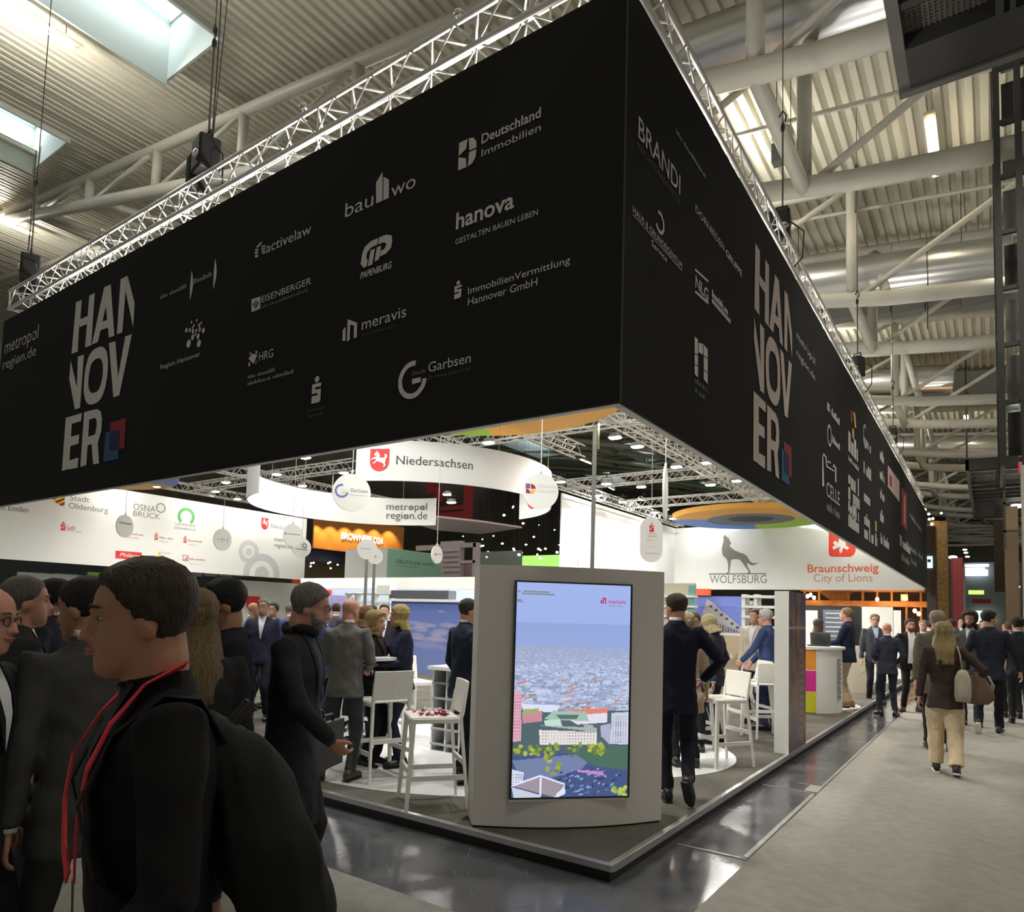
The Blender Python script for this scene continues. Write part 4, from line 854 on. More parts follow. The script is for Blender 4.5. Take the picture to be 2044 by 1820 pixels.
plate(1300, 1077, 13.5, .225, .23, 22, 'tall rounded white hanging plate with a red dotted S', [('s', 0, .24, .18, RED), ('greek', -.08, .10, .11, .02, PRED), ('greek', -.08, .10, .06, .02, PRED), ('rect', -.09, -.03, -.05, .0, LIME), ('greek', -.03, .1, -.02, .02, LTEXT), ('greek', -.12, .15, -.15, .02, LTEXT), ('greek', -.12, .15, -.28, .02, PRED)], tall=.22)
plate(1328, 985, 9.0, .26, .36, 4, 'white hanging disc seen edge on between the truss and the wall', wire_top=6.0)
plate(249, 1050, 17, .28, .28, 15, 'turned white hanging disc before the town banner, left', [('greek', -.2, .2, .05, .05, MTEXT)])
plate(444, 1077, 16, .255, .255, 16.5, 'grey white hanging disc with thin bars before the town banner', [('rect', -.16, -.005, .16, .005, MTEXT), ('rect', -.02, -.07, -.01, .07, MTEXT), ('rect', .14, -.08, .15, .08, MTEXT)])
plate(584, 1068, 15, .22, .25, 18, 'upper one of the two overlapping discs beside the orange wall', [('rect', -.19, 0, -.15, .04, MTEXT), ('greek', -.13, .17, .01, .025, MTEXT)])
plate(602, 1093, 15.6, .22, .22, 18, 'lower one of the two overlapping discs beside the orange wall', [('greek', -.15, .12, -.05, .03, MTEXT), ('ring', .06, .05, .06, .03, 0, 2*PI, MTEXT)])
plate(733, 1097, 12.5, .185, .185, 19.5, 'front one of two discs on poles before the orange wall', [('text', -.13, .06, .0, .04, 'hanova', MTEXT), ('greek', -.13, .14, -.05, .01, LTEXT)], pole=True)
plate(748, 1110, 13.2, .16, .16, 16, 'rear one of two discs on poles before the orange wall', [('greek', -.12, .12, -.02, .02, LTEXT), ('ring', 0, 0, .03, 0, 0, 2*PI, REDS)], pole=True)
plate(872, 1107, 12, .155, .155, 10.5, 'small turned hanging disc before the mint green box', [('rect', -.08, -.02, -.03, .02, REDS), ('greek', -.02, .12, 0, .03, PRED)])
# slim steel pole with edge-on disc standing behind the kiosk
pp = at(1187.5, 870, 7.4); t = empty('sign_pole', (pp[0], pp[1], PLAT), vis_yaw(1187, 90), label='slim steel pole with an edge-on disc behind the screen kiosk', cat='pole')
g = G(); g.box((-.022, -.022, 0), (.022, .022, pp[2]-PLAT+.12)); g.build('pole', mat('pole_steel', (.30, .30, .28), .35, metal=.7), t)
g = G(); g.disc((0, -.04, pp[2]-PLAT), (1, 0, 0), (0, 0, 1), .14, .02, 32); g.build('disc', mat('plate_cream', (.70, .68, .45), .5), t)
g = G(); g.disc((0, 0, .006), (1, 0, 0), (0, 1, 0), .16, .012, 24); g.build('base_plate', mat('pole_steel', (.3, .3, .28), .35), t)
# =================================================================== SCREEN KIOSK
KIO = mat('kiosk_grey_paint', (0.66, 0.635, 0.60), 0.55, bump=(300, .15))
KL = np.array((-1.165, .063)); KD = np.array((.7055, .7087)); KN = np.array((.7087, -.7055)); KW, KH = 1.463, 1.925
t = empty('screen_kiosk', (KL[0]+KD[0]*KW/2, KL[1]+KD[1]*KW/2, PLAT), math.atan2(KD[1], KD[0]), label='tall grey screen kiosk with curved front showing a city aerial view', cat='kiosk')
def kf(x): return -.115*(1-(x/(KW/2))**2)      # local frame: +x along the face, -y towards the camera
g = G(); n = 24; V = []
for i in range(n+1):
    x = -KW/2+KW*i/n
    V += [(x, kf(x), 0.015), (x, kf(x), KH), (x, .30, KH), (x, .30, 0.015)]
F = []
for i in range(n):
    for k in range(4): F.append((i*4+k, (i+1)*4+k, (i+1)*4+(k+1) % 4, i*4+(k+1) % 4))
F += [(0, 1, 2, 3), (n*4+3, n*4+2, n*4+1, n*4)]; g.add(V, F); g.build('housing', KIO, t, 'auto')
g = G(); g.box((-KW/2+.02, -.01, 0), (KW/2-.02, .28, .015)); g.build('plinth', BLACKP, t)
sx0, sx1, sz0, sz1, sy = .252-KW/2, 1.160-KW/2, .332-PLAT, 1.921-PLAT, -.118
g = G(); g.box((sx0, sy, sz0), (sx1, sy+.10, sz1)); g.build('bezel', mat('bezel_black', (.004, .004, .005), .2), t)
g = G(); g.box((sx0-.004, sy+.004, sz0-.018), (sx1+.004, sy+.03, sz0)); g.build('trim', KIO, t)
SW, SH = 190, 344
p = Pic(SW, SH); r_ = random.Random(11)
for y in range(SH):
    q = y/SH; s_ = min(1, q/.30); p.a[y] = (.30-.02*s_, .39-.02*s_, .70-.02*s_)
for y in range(int(.19*SH), int(.30*SH)): p.a[y] *= (.86+.05*((y/SH-.19)/.11))
p.rect(0, .30*SH, SW, SH, (.29, .34, .50))
for k in range(2600):
    v_ = (k/2600)**1.3; y = .305+.33*v_; sz = .7+9.5*v_; x = r_.uniform(-3, SW); w = sz*r_.uniform(.6, 2.3); hh_ = sz*r_.uniform(.3, .9)
    c_ = r_.choice([(.42,.50,.68), (.28,.34,.52), (.55,.60,.72), (.18,.23,.40), (.48,.40,.42), (.10,.16,.16), (.36,.42,.60), (.62,.66,.78), (.22,.26,.40)])
    c_ = tuple((.22+.55*v_)*a+(.78-.55*v_)*b for a, b in zip(c_, (.34, .40, .60)))
    Y = y*SH; sk = r_.uniform(-.5, .5)*w
    p.poly([(x, Y), (x+w, Y-sk*.3), (x+w+sk, Y-hh_-sk*.3), (x+sk, Y-hh_)], c_)
    if v_ > .25: p.poly([(x, Y), (x+w, Y-sk*.3), (x+w, Y+hh_*.7-sk*.3), (x, Y+hh_*.7)], tuple(min(1, a*1.18) for a in c_))
for k in range(16):
    x, y = r_.uniform(0, SW), SH*r_.uniform(.46, .60); w = r_.uniform(6, 16); p.poly([(x, y), (x+w, y-3), (x+w+2, y-6), (x+3, y-4)], (.45, .22, .18))
def quad(a, b, c_, d, col): p.poly([(q[0]*SW, q[1]*SH) for q in (a, b, c_, d)], col)
quad((0,.60), (1,.60), (1,.80), (0,.80), (.07,.11,.13))
quad((.43,.60), (.83,.585), (.81,.61), (.42,.625), (.62,.20,.14)); quad((.42,.625), (.81,.61), (.81,.655), (.55,.665), (.62,.62,.74))
quad((.06,.57), (.40,.575), (.36,.61), (.09,.60), (.60,.64,.78)); quad((0,.51), (.06,.51), (.07,.74), (0,.745), (.62,.33,.42)); quad((.07,.61), (.24,.60), (.24,.65), (.08,.66), (.50,.22,.28)); quad((.08,.595), (.22,.59), (.20,.61), (.08,.62), (.30,.36,.14))
quad((.26,.64), (.34,.60), (.62,.605), (.65,.65), (.30,.45,.38)); quad((.26,.645), (.40,.64), (.42,.68), (.27,.67), (.45,.62,.55)); quad((.36,.62), (.56,.62), (.54,.64), (.40,.64), (.08,.14,.14))
quad((.23,.67), (.30,.67), (.72,.68), (.72,.70), (.34,.38,.34)); quad((.22,.69), (.72,.70), (.72,.76), (.23,.76), (.66,.62,.60)); quad((.60,.665), (.68,.665), (.72,.70), (.63,.70), (.34,.38,.34))
quad((.85,.61), (1,.605), (1,.76), (.84,.755), (.50,.52,.62)); quad((.75,.67), (.84,.66), (.84,.76), (.76,.72), (.36,.38,.50))
for i in range(6):
    for j in range(14): p.rect((.865+.022*i)*SW, (.625+.0093*j)*SH, (.865+.022*i)*SW+1.6, (.625+.0093*j)*SH+1.5, (.16,.17,.26))
for i in range(18):
    for j in range(4): p.rect((.25+.026*i)*SW, (.703+.014*j)*SH, (.25+.026*i)*SW+1.6, (.703+.014*j)*SH+1.6, (.20,.18,.22))
for i in range(3):
    for j in range(14): p.rect((.01+.02*i)*SW, (.53+.015*j)*SH, (.01+.02*i)*SW+1.5, (.53+.015*j)*SH+1.5, (.30,.12,.20))
quad((0,.80), (1,.79), (1,1), (0,1), (.05,.08,.20)); quad((0,.82), (.5,.81), (.75,.80), (.62,.87), (.15,.93), (.15,.19,.33)) if False else quad((0,.83), (.72,.795), (.60,.87), (.1,.95), (.15,.19,.33))
quad((.5,.79), (1,.77), (1,.88), (.70,.86), (.06,.13,.10))
for k in range(60): p.blob(r_.uniform(0, SW), SH*r_.uniform(.765, .81), r_.uniform(2, 6), r_.uniform(2, 4), (.07,.14,.07), .8)
for k in range(70):
    x = r_.choice([r_.uniform(.02, .42), r_.uniform(.18, .40), r_.uniform(.48, .72), .70+r_.random()*.09]); y = r_.uniform(.755, .80)
    if .2 < x < .4: y = r_.uniform(.755, .895)
    p.blob(x*SW, y*SH, r_.uniform(2, 5.5), r_.uniform(2, 5.5), r_.choice([(.30,.36,.04), (.22,.30,.04), (.40,.44,.08), (.12,.20,.04)]))
for k in range(14): p.blob(SW*r_.uniform(.86, 1), SH*r_.uniform(.955, 1), 4, 4, r_.choice([(.40,.50,.05), (.25,.38,.05)]))
for k in range(60):
    x, y = SW*r_.uniform(.35, .95), SH*r_.uniform(.87, .99); w = r_.uniform(2, 8); p.poly([(x, y), (x+w, y-2), (x+w+1, y), (x+1, y+2)], r_.choice([(.10,.16,.36), (.30,.36,.60), (.02,.03,.08), (.20,.26,.50)]))
quad((.56,.875), (.78,.885), (.80,.905), (.56,.885), (.50,.20,.50))
quad((0,.945), (.24,.90), (.45,.94), (.36,1.0), (.30,.25,.30)) ; quad((.02,1), (.0,.95), (.25,.99), (.25,1), (.50,.52,.62)); quad((.36,1), (.45,.945), (.46,.985), (.40,1), (.62,.66,.80)); quad((0,.87), (.10,.885), (.09,.935), (0,.94), (.55,.60,.72))
for i in range(4):
    for j in range(4): p.rect((.012+.022*i)*SW, (.895+.011*j)*SH, (.012+.022*i)*SW+1.6, (.895+.011*j)*SH+1.4, (.12,.16,.26))
p.poly([(.24*SW, .905*SH), (.255*SW, .905*SH), (.25*SW, .995*SH), (.235*SW, .99*SH)], (.66,.70,.85)); p.poly([(0, .942*SH), (.24*SW, .897*SH), (.245*SW, .905*SH), (0, .95*SH)], (.66,.70,.85)); p.poly([(.24*SW, .897*SH), (.455*SW, .938*SH), (.45*SW, .945*SH), (.24*SW, .905*SH)], (.66,.70,.85))
b0, b1_ = .012, .016
scr = picmesh('screen', p, (sx0+b0, sy-.001, sz0+b0), (sx1-b1_, sy-.001, sz0+b0), (sx1-b1_, sy-.001, sz1-b0), (sx0+b0, sy-.001, sz1-b0), vmat('screen_glow', 0.52), t)
def kt(x0, x1, z0, z1, s_, m):
    co, fs = glyphs(s_, .01); g = G(); g.add([(sx0+x0+(x1-x0)*a, sy-.003, sz1-z0+(z0-z1)*b_) for a, b_ in co], fs); g.build('lettering', m, t)
MER = emis('meravis_pink', (.50, .03, .16), .45)
kt(.72, .855, .150, .120, 'meravis', MER)
g = G()
for P in ([(.655,.152),(.668,.152),(.668,.122),(.655,.128)], [(.672,.155),(.682,.155),(.682,.108),(.672,.104)], [(.682,.120),(.697,.124),(.697,.110),(.682,.104)], [(.690,.155),(.699,.155),(.699,.112),(.690,.110)]): g.add([(sx0+a, sy-.003, sz1-b_) for a, b_ in P], [(0, 1, 2, 3)])
g.build('logo', MER, t)
DKT = emis('overlay_grey', (.10, .12, .13), 1.0); g = G()
for x0, x1, z in ((.01, .04, .085), (.06, .26, .085), (.05, .30, .102), (.01, .045, .148), (.01, .06, .160)): g.add([(sx0+x0, sy-.003, sz1-z), (sx0+x1, sy-.003, sz1-z-.002), (sx0+x1, sy-.003, sz1-z+.010), (sx0+x0, sy-.003, sz1-z+.012)], [(0, 1, 2, 3)])
g.add([(sx0+.72, sy-.003, sz1-.170), (sx0+.83, sy-.003, sz1-.170), (sx0+.83, sy-.003, sz1-.165), (sx0+.72, sy-.003, sz1-.165)], [(0, 1, 2, 3)]); g.build('small_print', DKT, t)
# =================================================================== FURNITURE ON THE STAND
def stool_proto():
    t = empty('bar_stool', cat='stool'); g = G()
    # seat 0.72 m, back to 1.0 m, splayed square legs; local +y = front of the seat
    g.box((-.20, -.17, .700), (.20, .22, .722)); s = bevel(g.build('seat', WPLAS, t), .010, 2)
    g = G(); g.box((-.20, .195, .672), (.20, .222, .712)); g.box((-.205, -.17, .672), (-.185, .21, .712)); g.box((.185, -.17, .672), (.205, .21, .712)); bevel(g.build('seat_rim', WPLAS, t), .006, 1)
    g = G(); V = []
    for i in range(7):
        for j in range(4):
            x = -.20+.40*i/6; z = .73+.27*j/3; y = -.185-.035*(j/3)-.02*(1-(x/.2)**2)
            V.append((x, y, z))
    n = len(V); V += [(x, y-.022, z) for x, y, z in V]; F = []
    for i in range(6):
        for j in range(3): a = i*4+j; F += [(a, a+1, a+5, a+4), (n+a, n+a+4, n+a+5, n+a+1)]
    for i in range(6): F += [(i*4, (i+1)*4, n+(i+1)*4, n+i*4), (i*4+3, n+i*4+3, n+(i+1)*4+3, (i+1)*4+3)]
    for j in range(3): F += [(j, n+j, n+j+1, j+1), (24+j, 24+j+1, n+24+j+1, n+24+j)]
    g.add(V, F); bevel(g.build('backrest', WPLAS, t), .006, 2)
    for sx in (-1, 1):
        for sy in (-1, 1):
            g = G(); top = (sx*.185, .195 if sy > 0 else -.185, .70); bot = (sx*.225, .235 if sy > 0 else -.255, 0)
            if sy < 0: g.loft([(bot, (1, 0, 0), (0, 1, 0), .015, .015), (top, (1, 0, 0), (0, 1, 0), .019, .019), ((sx*.19, -.215, .90), (1, 0, 0), (0, 1, 0), .014, .014)], 4, 2, phase=PI/4)
            else: g.loft([(bot, (1, 0, 0), (0, 1, 0), .020, .020), (top, (1, 0, 0), (0, 1, 0), .026, .026)], 4, 2, phase=PI/4)
            g.build('leg', WPLAS, t)
    def lp(sx, sy, z):
        k = 1-z/.70; return np.array((sx*(.185+.04*k), (.195+.04*k) if sy > 0 else (-.185-.07*k), z))
    for a, b_, z in (((-1, 1), (1, 1), .30), ((-1, -1), (-1, 1), .25), ((1, -1), (1, 1), .25), ((-1, -1), (1, -1), .36)):
        A, B = lp(*a, z), lp(*b_, z); g = G(); d = nrm(B-A); g.obox((A+B)/2, (d, np.cross((0, 0, 1), d), (0, 0, 1)), (np.linalg.norm(B-A)/2, .010, .020)); g.build('footrest' if z == .30 else 'stretcher', WPLAS, t)
    return t
ST = stool_proto(); su = [False]
def stool(px, py, a, label):
    t = ST if not su[0] else copy_tree(ST); su[0] = True
    p = on(px, py, 2, PLAT); t.location = (p[0], p[1], PLAT+.004); t.rotation_euler = (0, 0, vis_yaw(px, a)); t['label'] = label; t['group'] = 'white bar stools on the stand'
    return t
SB = stool(860, 1604, 100, 'white bar stool with sweets on its seat, front left of the kiosk')
SA = stool(757, 1549, 26, 'white bar stool seen from behind, next to the man in the grey suit')
stool(1439, 1525, 128, 'white bar stool on the round patch just right of the kiosk')
stool(1496, 1462, 118, 'white bar stool behind the nearest one, left of the white pillar')
stool(1527, 1470, 24, 'white bar stool whose back the white-haired man holds')
stool(815, 1478, -150, 'white bar stool behind the blonde woman, mostly hidden')
stool(722, 1480, 160, 'white bar stool behind the bald man, mostly hidden')
stool(1372, 1490, -60, 'white bar stool half hidden behind the right edge of the kiosk')
# sweets on the seat
sp = SB.location; candies = [mat('candy_pink', (.62, .10, .22), .4), mat('candy_dark', (.20, .02, .06), .4), mat('candy_white', (.75, .65, .68), .4)]
Mx = Matrix.Rotation(SB.rotation_euler[2], 4, 'Z')
cp = None
for k in range(34):
    lx, ly = rnd.uniform(-.15, .15), rnd.uniform(-.10, .15); w_ = Mx @ Vector((lx, ly, 0))
    g = G(); g.obox((0, 0, .006), ((1, 0, 0), (0, 1, 0), (0, 0, 1)), (.017, .009, .006)); g.add([(.017, 0, .006), (.028, .009, .012), (.028, -.009, .002)], [(0, 1, 2)]); g.add([(-.017, 0, .006), (-.028, .009, .004), (-.028, -.009, .010)], [(0, 1, 2)])
    o = g.build('wrapped_sweet', candies[k % 3]); o.location = (sp[0]+w_[0], sp[1]+w_[1], sp[2]+.7225+.010*(k % 3)); o.rotation_euler = (rnd.uniform(-.3, .3), rnd.uniform(-.3, .3), rnd.uniform(0, 6))
    tag(o, 'small wrapped sweet lying in the heap on the white stool seat', 'sweet', 'wrapped sweets on the stool')
# high round table with a coffee cup
tp = on(716, 1530, 2, PLAT)
def round_table(loc, label, r=.36, h=1.08):
    t = empty('bar_table', loc, label=label, cat='table')
    g = G(); g.disc((0, 0, h), (1, 0, 0), (0, 1, 0), r, .03, 40); g.build('table_top', WHITE, t)
    g = G(); cyl_between(g, (0, 0, .02), (0, 0, h-.015), .03, 16); g.build('column', WHITE, t, True)
    g = G(); g.loft([((0, 0, 0.002), (1, 0, 0), (0, 1, 0), .29, .29), ((0, 0, .012), (1, 0, 0), (0, 1, 0), .28, .28), ((0, 0, .03), (1, 0, 0), (0, 1, 0), .05, .05)], 36); g.build('base', WHITE, t); return t
round_table((tp[0], tp[1], PLAT+.004), 'white round bar table with coffee cups between the bald man and blonde woman')
def cup(loc, label):
    t = empty('coffee_cup', loc, label=label, cat='cup')
    g = G(); g.loft([((0, 0, 0.001), (1, 0, 0), (0, 1, 0), .045, .045), ((0, 0, .008), (1, 0, 0), (0, 1, 0), .075, .075), ((0, 0, .012), (1, 0, 0), (0, 1, 0), .07, .07)], 24); g.build('saucer', WHITE, t, 'auto')
    g = G(); g.loft([((0, 0, .012), (1, 0, 0), (0, 1, 0), .024, .024), ((0, 0, .03), (1, 0, 0), (0, 1, 0), .036, .036), ((0, 0, .07), (1, 0, 0), (0, 1, 0), .045, .045)], 24); g.build('cup', WHITE, t, 'auto')
    g = G(); g.tube([(.04, 0, .06), (.065, 0, .055), (.06, 0, .03), (.036, 0, .025)], .004, 6); g.build('handle', WHITE, t)
for dx, dy, lb in ((.12, -.16, 'white cup and saucer on the bar table before the blonde woman'), (-.10, .10, 'white cup and saucer on the far side of the bar table')): cup((tp[0]+dx, tp[1]+dy, PLAT+1.10), lb)
def bottle(loc, m, label):
    t = empty('bottle', loc, label=label, cat='bottle')
    g = G(); g.loft([((0, 0, z), (1, 0, 0), (0, 1, 0), r, r) for z, r in ((0, .028), (.13, .03), (.17, .012), (.22, .011))], 14); g.build('body', m, t, 'auto')
    g = G(); g.disc((0, 0, .225), (1, 0, 0), (0, 1, 0), .013, .014, 12); g.build('cap', BLACKP, t)
bt = on(613, 1500, 2, PLAT); round_table((bt[0], bt[1], PLAT+.004), 'white bar table half hidden behind the man in the long dark coat')
bottle((bt[0]-.02, bt[1]-.1, PLAT+1.10), mat('green_glass', (.05, .16, .04), .1), 'small green bottle on the table behind the long dark coat')
# low display cabinet with a white top left of the man in navy
c0 = on(842, 1500, 2, PLAT)
t = empty('display_table', (c0[0]-.05, c0[1]+.1, PLAT+.004), 0, label='white display table with dark crate shelves under the sky picture', cat='table')
g = G(); g.box((0, 0, .90), (1.1, .55, .94)); g.build('table_top', WHITE, t)
for k in range(5): g = G(); g.box((.04, .04, .06+.17*k), (1.05, .5, .08+.17*k)); g.build('shelf', mat('shelf_grey', (.42, .43, .44), .5), t)
for k in range(6): g = G(); g.box((.04+.2*k, .05, .0), (.06+.2*k, .5, .9)); g.build('divider', WHITE, t)
g = G(); g.box((.06, .3, .05), (1.03, .48, .88)); g.build('back_panel', mat('cab_dark', (.06, .06, .07), .6), t)
# ---- walls, posters, counters seen through the stand
def planebox(name, label, cat, pl, px0, px1, py0, py1, depth, m, z0=None, z1=None, parent=None, group=None):
    """box whose front face fills the pixel span on a vertical plane; it extends 'depth' behind that plane"""
    ax, v = pl; ym = (py0+py1)/2
    a = on(px0, ym, ax, v); b_ = on(px1, ym, ax, v); q = 1-ax
    xm = (px0+px1)/2; zt = on(xm, py0, ax, v)[2] if z1 is None else z1; zb = on(xm, py1, ax, v)[2] if z0 is None else z0
    lo, hi = sorted((a[q], b_[q])); g = G()
    if ax == 1: g.box((lo, v, zb), (hi, v+depth, zt))
    else: g.box((v-depth, lo, zb), (v, hi, zt))
    o = g.build(name, m, parent)
    if label: tag(o, label, cat, group)
    return o, (lo, hi, zb, zt)
def on_poster(parent, pl, R, pic, name='picture', off=.006, rough=.6):
    lo, hi, zb, zt = R; P = [P3(pl, u, z, off) for u, z in ((lo, zb), (hi, zb), (hi, zt), (lo, zt))]
    return picmesh(name, pic, *P, vmat('poster_print', 0, rough), parent)
PL9 = (1, 9.0)
o, R = planebox('partition_wall', 'blue partition wall printed with sky and small clouds', 'partition', PL9, 778, 962, 1198, 1375, .08, WHITE, z0=PLAT)
sky = Pic(90, 90); r_ = random.Random(5)
for y in range(90): sky.a[y] = (.13+.08*y/90, .19+.10*y/90, .56+.03*y/90)
for k in range(60):
    x, y = r_.uniform(15, 90), r_.choice([r_.uniform(28, 45), r_.uniform(45, 60), r_.uniform(5, 90)]); sky.blob(x, y, r_.uniform(4, 11), r_.uniform(1.5, 4), (.48, .44, .62) if y < 50 else (.30, .32, .62), .5)
on_poster(o, PL9, R, sky)
pl = (1, 8.9); planebox('header_box', 'dark grey header box mounted above the sky picture', 'header box', pl, 778, 895, 1178, 1195, .3, mat('header_grey', (.11, .115, .14), .5))
planebox('header_shelf', 'thin white shelf line between header box and sky picture', 'shelf', pl, 775, 925, 1197, 1201, .3, WHITE)
planebox('projector', 'small white projector with cables on the header box', 'projector', (1, 8.85), 752, 778, 1168, 1186, .25, WHITE)
planebox('stand_fascia', 'long low white fascia beam across the middle of the stand', 'fascia', (1, 11.2), 600, 962, 1152.5, 1175, .3, WHITE)
planebox('partition_wall', 'pale blue back wall strip below the low white fascia', 'partition', (1, 12.5), 590, 962, 1172, 1215, .1, mat('pale_blue_print', (.50, .58, .70), .6), z0=PLAT)
# building poster + white ladder shelves, right of the kiosk
pl = (1, 10.3)
o, R = planebox('poster_wall', 'tall poster wall with an office building above a warm hall interior', 'poster', pl, 1386, 1480, 1190, 1345, .1, WHITE, z0=PLAT)
bp_ = Pic(80, 130)
bp_.a[:] = (.16, .22, .66)
bp_.poly([(15, 22), (22, 3), (80, 40), (80, 48), (12, 48)], (.42, .42, .46)); bp_.poly([(5, 40), (15, 22), (78, 46), (78, 48), (0, 48)], (.34, .34, .38))
for k in range(6): bp_.rect(26+k*9, 12+k*5.5, 31+k*9, 15+k*5.5, (.05, .05, .07))
for k in range(16): bp_.rect(8+k*4.5, 28+k*1.2, 10.5+k*4.5, 47, (.10, .10, .13))
bp_.rect(0, 48, 80, 51, (.75, .75, .73)); bp_.rect(0, 51, 80, 130, (.52, .42, .29))
for k in range(14): x = 6*k-4; bp_.poly([(x, 52+k*2), (x+20, 60+k*3), (x+18, 64+k*3), (x-2, 56+k*2)], [(.62, .53, .40), (.42, .33, .22), (.68, .60, .48)][k % 3])
bp_.poly([(45, 95), (80, 70), (80, 130), (40, 130)], (.40, .32, .24))
on_poster(o, pl, R, bp_)
t = empty('ladder_shelf', (0, 0, 0), label='open white ladder shelf left of the white pillar', cat='shelf')
pl = (1, 9.6)
for px in (1484, 1508, 1552): planebox('upright', None, None, pl, px-4, px+3, 1186, 1330, .3, WHITE, z0=PLAT, parent=t)
for k in range(7): planebox('shelf', None, None, (1, 9.55), 1480, 1556, 1188+k*20.5, 1193+k*20.5, .4, WHITE, parent=t)
for k in range(3): g = G(); c_ = on(1500+k*7, 1202, 1, 9.7); g.loft([((c_[0], 9.7, c_[2]-.05), (1, 0, 0), (0, 1, 0), .03, .03), ((c_[0], 9.7, c_[2]+.03), (1, 0, 0), (0, 1, 0), .035, .035)], 12); tag(g.build('paper_cup', WHITE), 'white paper cup standing on an upper board of the ladder shelf', 'cup', 'paper cups on the ladder shelf')
planebox('poster_wall', 'small green and beige poster panel right behind the kiosk top', 'poster', (1, 9.2), 1322, 1386, 1164, 1240, .1, mat('beige_print', (.50, .47, .36), .6), z0=1.3)
for k in range(4): planebox('shelf_board', 'white shelf board over the beige poster panel', 'shelf', (1, 9.1), 1322, 1386, 1188+k*20, 1192+k*20, .2, WHITE, group='white boards over the beige panel')
planebox('stand_sign', 'lime and teal stripe at the edge of the beige panel', 'sign', (1, 9.15), 1374, 1387, 1168, 1235, .04, mat('teal_print', (.16, .34, .33), .6))
planebox('stand_sign', 'small bright orange panel left above the building poster', 'sign', (1, 10.2), 1388, 1416, 1175, 1188, .1, mat('signal_orange', (.85, .12, .03), .5))
# white pillar with picture side
pA = on(1545, 1502, 2, PLAT); pB = on(1579, 1503, 2, PLAT)
t = empty('display_pillar', (pA[0], pA[1], PLAT), 0, label='slim white display pillar with a brown picture on its aisle side', cat='pillar')
w_ = pB[0]-pA[0]; hh_ = 1.93; ln = on(1607, 1485, 2, PLAT)[1]-pA[1]
g = G(); g.box((0, 0, .0), (w_, ln, hh_)); g.build('body', mat('pillar_white', (.72, .73, .68), .4), t)
pic = Pic(40, 110); r_ = random.Random(9)
for y in range(110): pic.a[y] = (.13+.03*y/110, .095+.02*y/110, .10)
for k in range(90): x, y = r_.uniform(0, 40), r_.uniform(0, 110); pic.blob(x, y, r_.uniform(2, 8), r_.uniform(3, 16), r_.choice([(.20,.14,.12), (.06,.05,.07), (.28,.17,.10), (.10,.08,.16)]), .6)
for k in range(12): pic.rect(24, 40+k*5.5, 34, 43+k*5.5, (.30, .18, .11))
pic.rect(0, 24, 40, 26, (.35, .28, .26))
picmesh('picture', pic, (w_+.004, 0, 0), (w_+.004, ln, 0), (w_+.004, ln, hh_), (w_+.004, 0, hh_), vmat('pillar_print', 0, .35), t)
# coloured counter
cc = on(1640, 1404, 2, PLAT)
CQ = at(1606, 1400, 12.45)
t = empty('reception_counter', (CQ[0], CQ[1], PLAT+.004), 0, label='curved white counter with orange, pink and yellow squares', cat='counter')
RC, HC = .62, 1.10
def arcwall(a0, a1, z0, z1, r, m, nm):
    g = G(); n = 10; V = []
    for i in range(n+1):
        a = a0+(a1-a0)*i/n
        for rr, z in ((r, z0), (r, z1), (r-.03, z1), (r-.03, z0)): V.append((rr*math.cos(a), rr*math.sin(a), z))
    F = []
    for i in range(n):
        for k in range(4): F.append((i*4+k, (i+1)*4+k, (i+1)*4+(k+1) % 4, i*4+(k+1) % 4))
    F += [(0, 1, 2, 3), (n*4+3, n*4+2, n*4+1, n*4)]; g.add(V, F); return g.build(nm, m, t, 'auto')
af = math.atan2(CAM[1]-CQ[1], CAM[0]-CQ[0])
arcwall(af+.30, af+1.9, 0, HC, RC, WHITE, 'front_panel')
for k, m in enumerate((mat('counter_yellow', (.72, .72, .02), .5), mat('counter_pink', (.78, .03, .36), .5), mat('counter_orange', (.85, .34, .04), .5))): arcwall(af-.10, af+.30, .01+k*.363, .365+k*.363, RC, m, 'colour_square')
arcwall(af-1.7, af-.10, 0, HC, RC, WHITE, 'front_panel')
g = G(); g.disc((0, 0, HC+.02), (1, 0, 0), (0, 1, 0), RC+.05, .04, 48); g.build('counter_top', WHITE, t)
g = G(); 
for k in range(9): g.box((RC*math.cos(af+1.1)-.01, RC*math.sin(af+1.1)-.06, .25+k*.08), (RC*math.cos(af+1.1)+.02, RC*math.sin(af+1.1)+.06, .30+k*.08))
g.build('lettering', MTEXT, t)
t = empty('laptop', (CQ[0]+.25, CQ[1]-.05, PLAT+HC+.048), vis_yaw(1650, 170), label='dark open laptop on the coloured counter', cat='laptop')
g = G(); g.box((-.17, -.12, 0), (.17, .12, .018)); g.build('base', BLACKP, t); g = G(); g.obox((0, -.16, .12), ((1, 0, 0), (0, .35, .94), (0, -.94, .35)), (.17, .12, .006)); g.build('lid', mat('laptop_grey', (.05, .055, .06), .4), t)
t = empty('carafe', (CQ[0]-.0, CQ[1]-.3, PLAT+HC+.046), label='clear water carafe on the left of the coloured counter', cat='carafe')
g = G(); g.loft([((0, 0, z), (1, 0, 0), (0, 1, 0), r, r) for z, r in ((0, .05), (.1, .055), (.18, .03), (.26, .035))], 16); g.build('body', mat('clear_glass', (.75, .78, .78), .05, alpha=.35), t, 'auto')
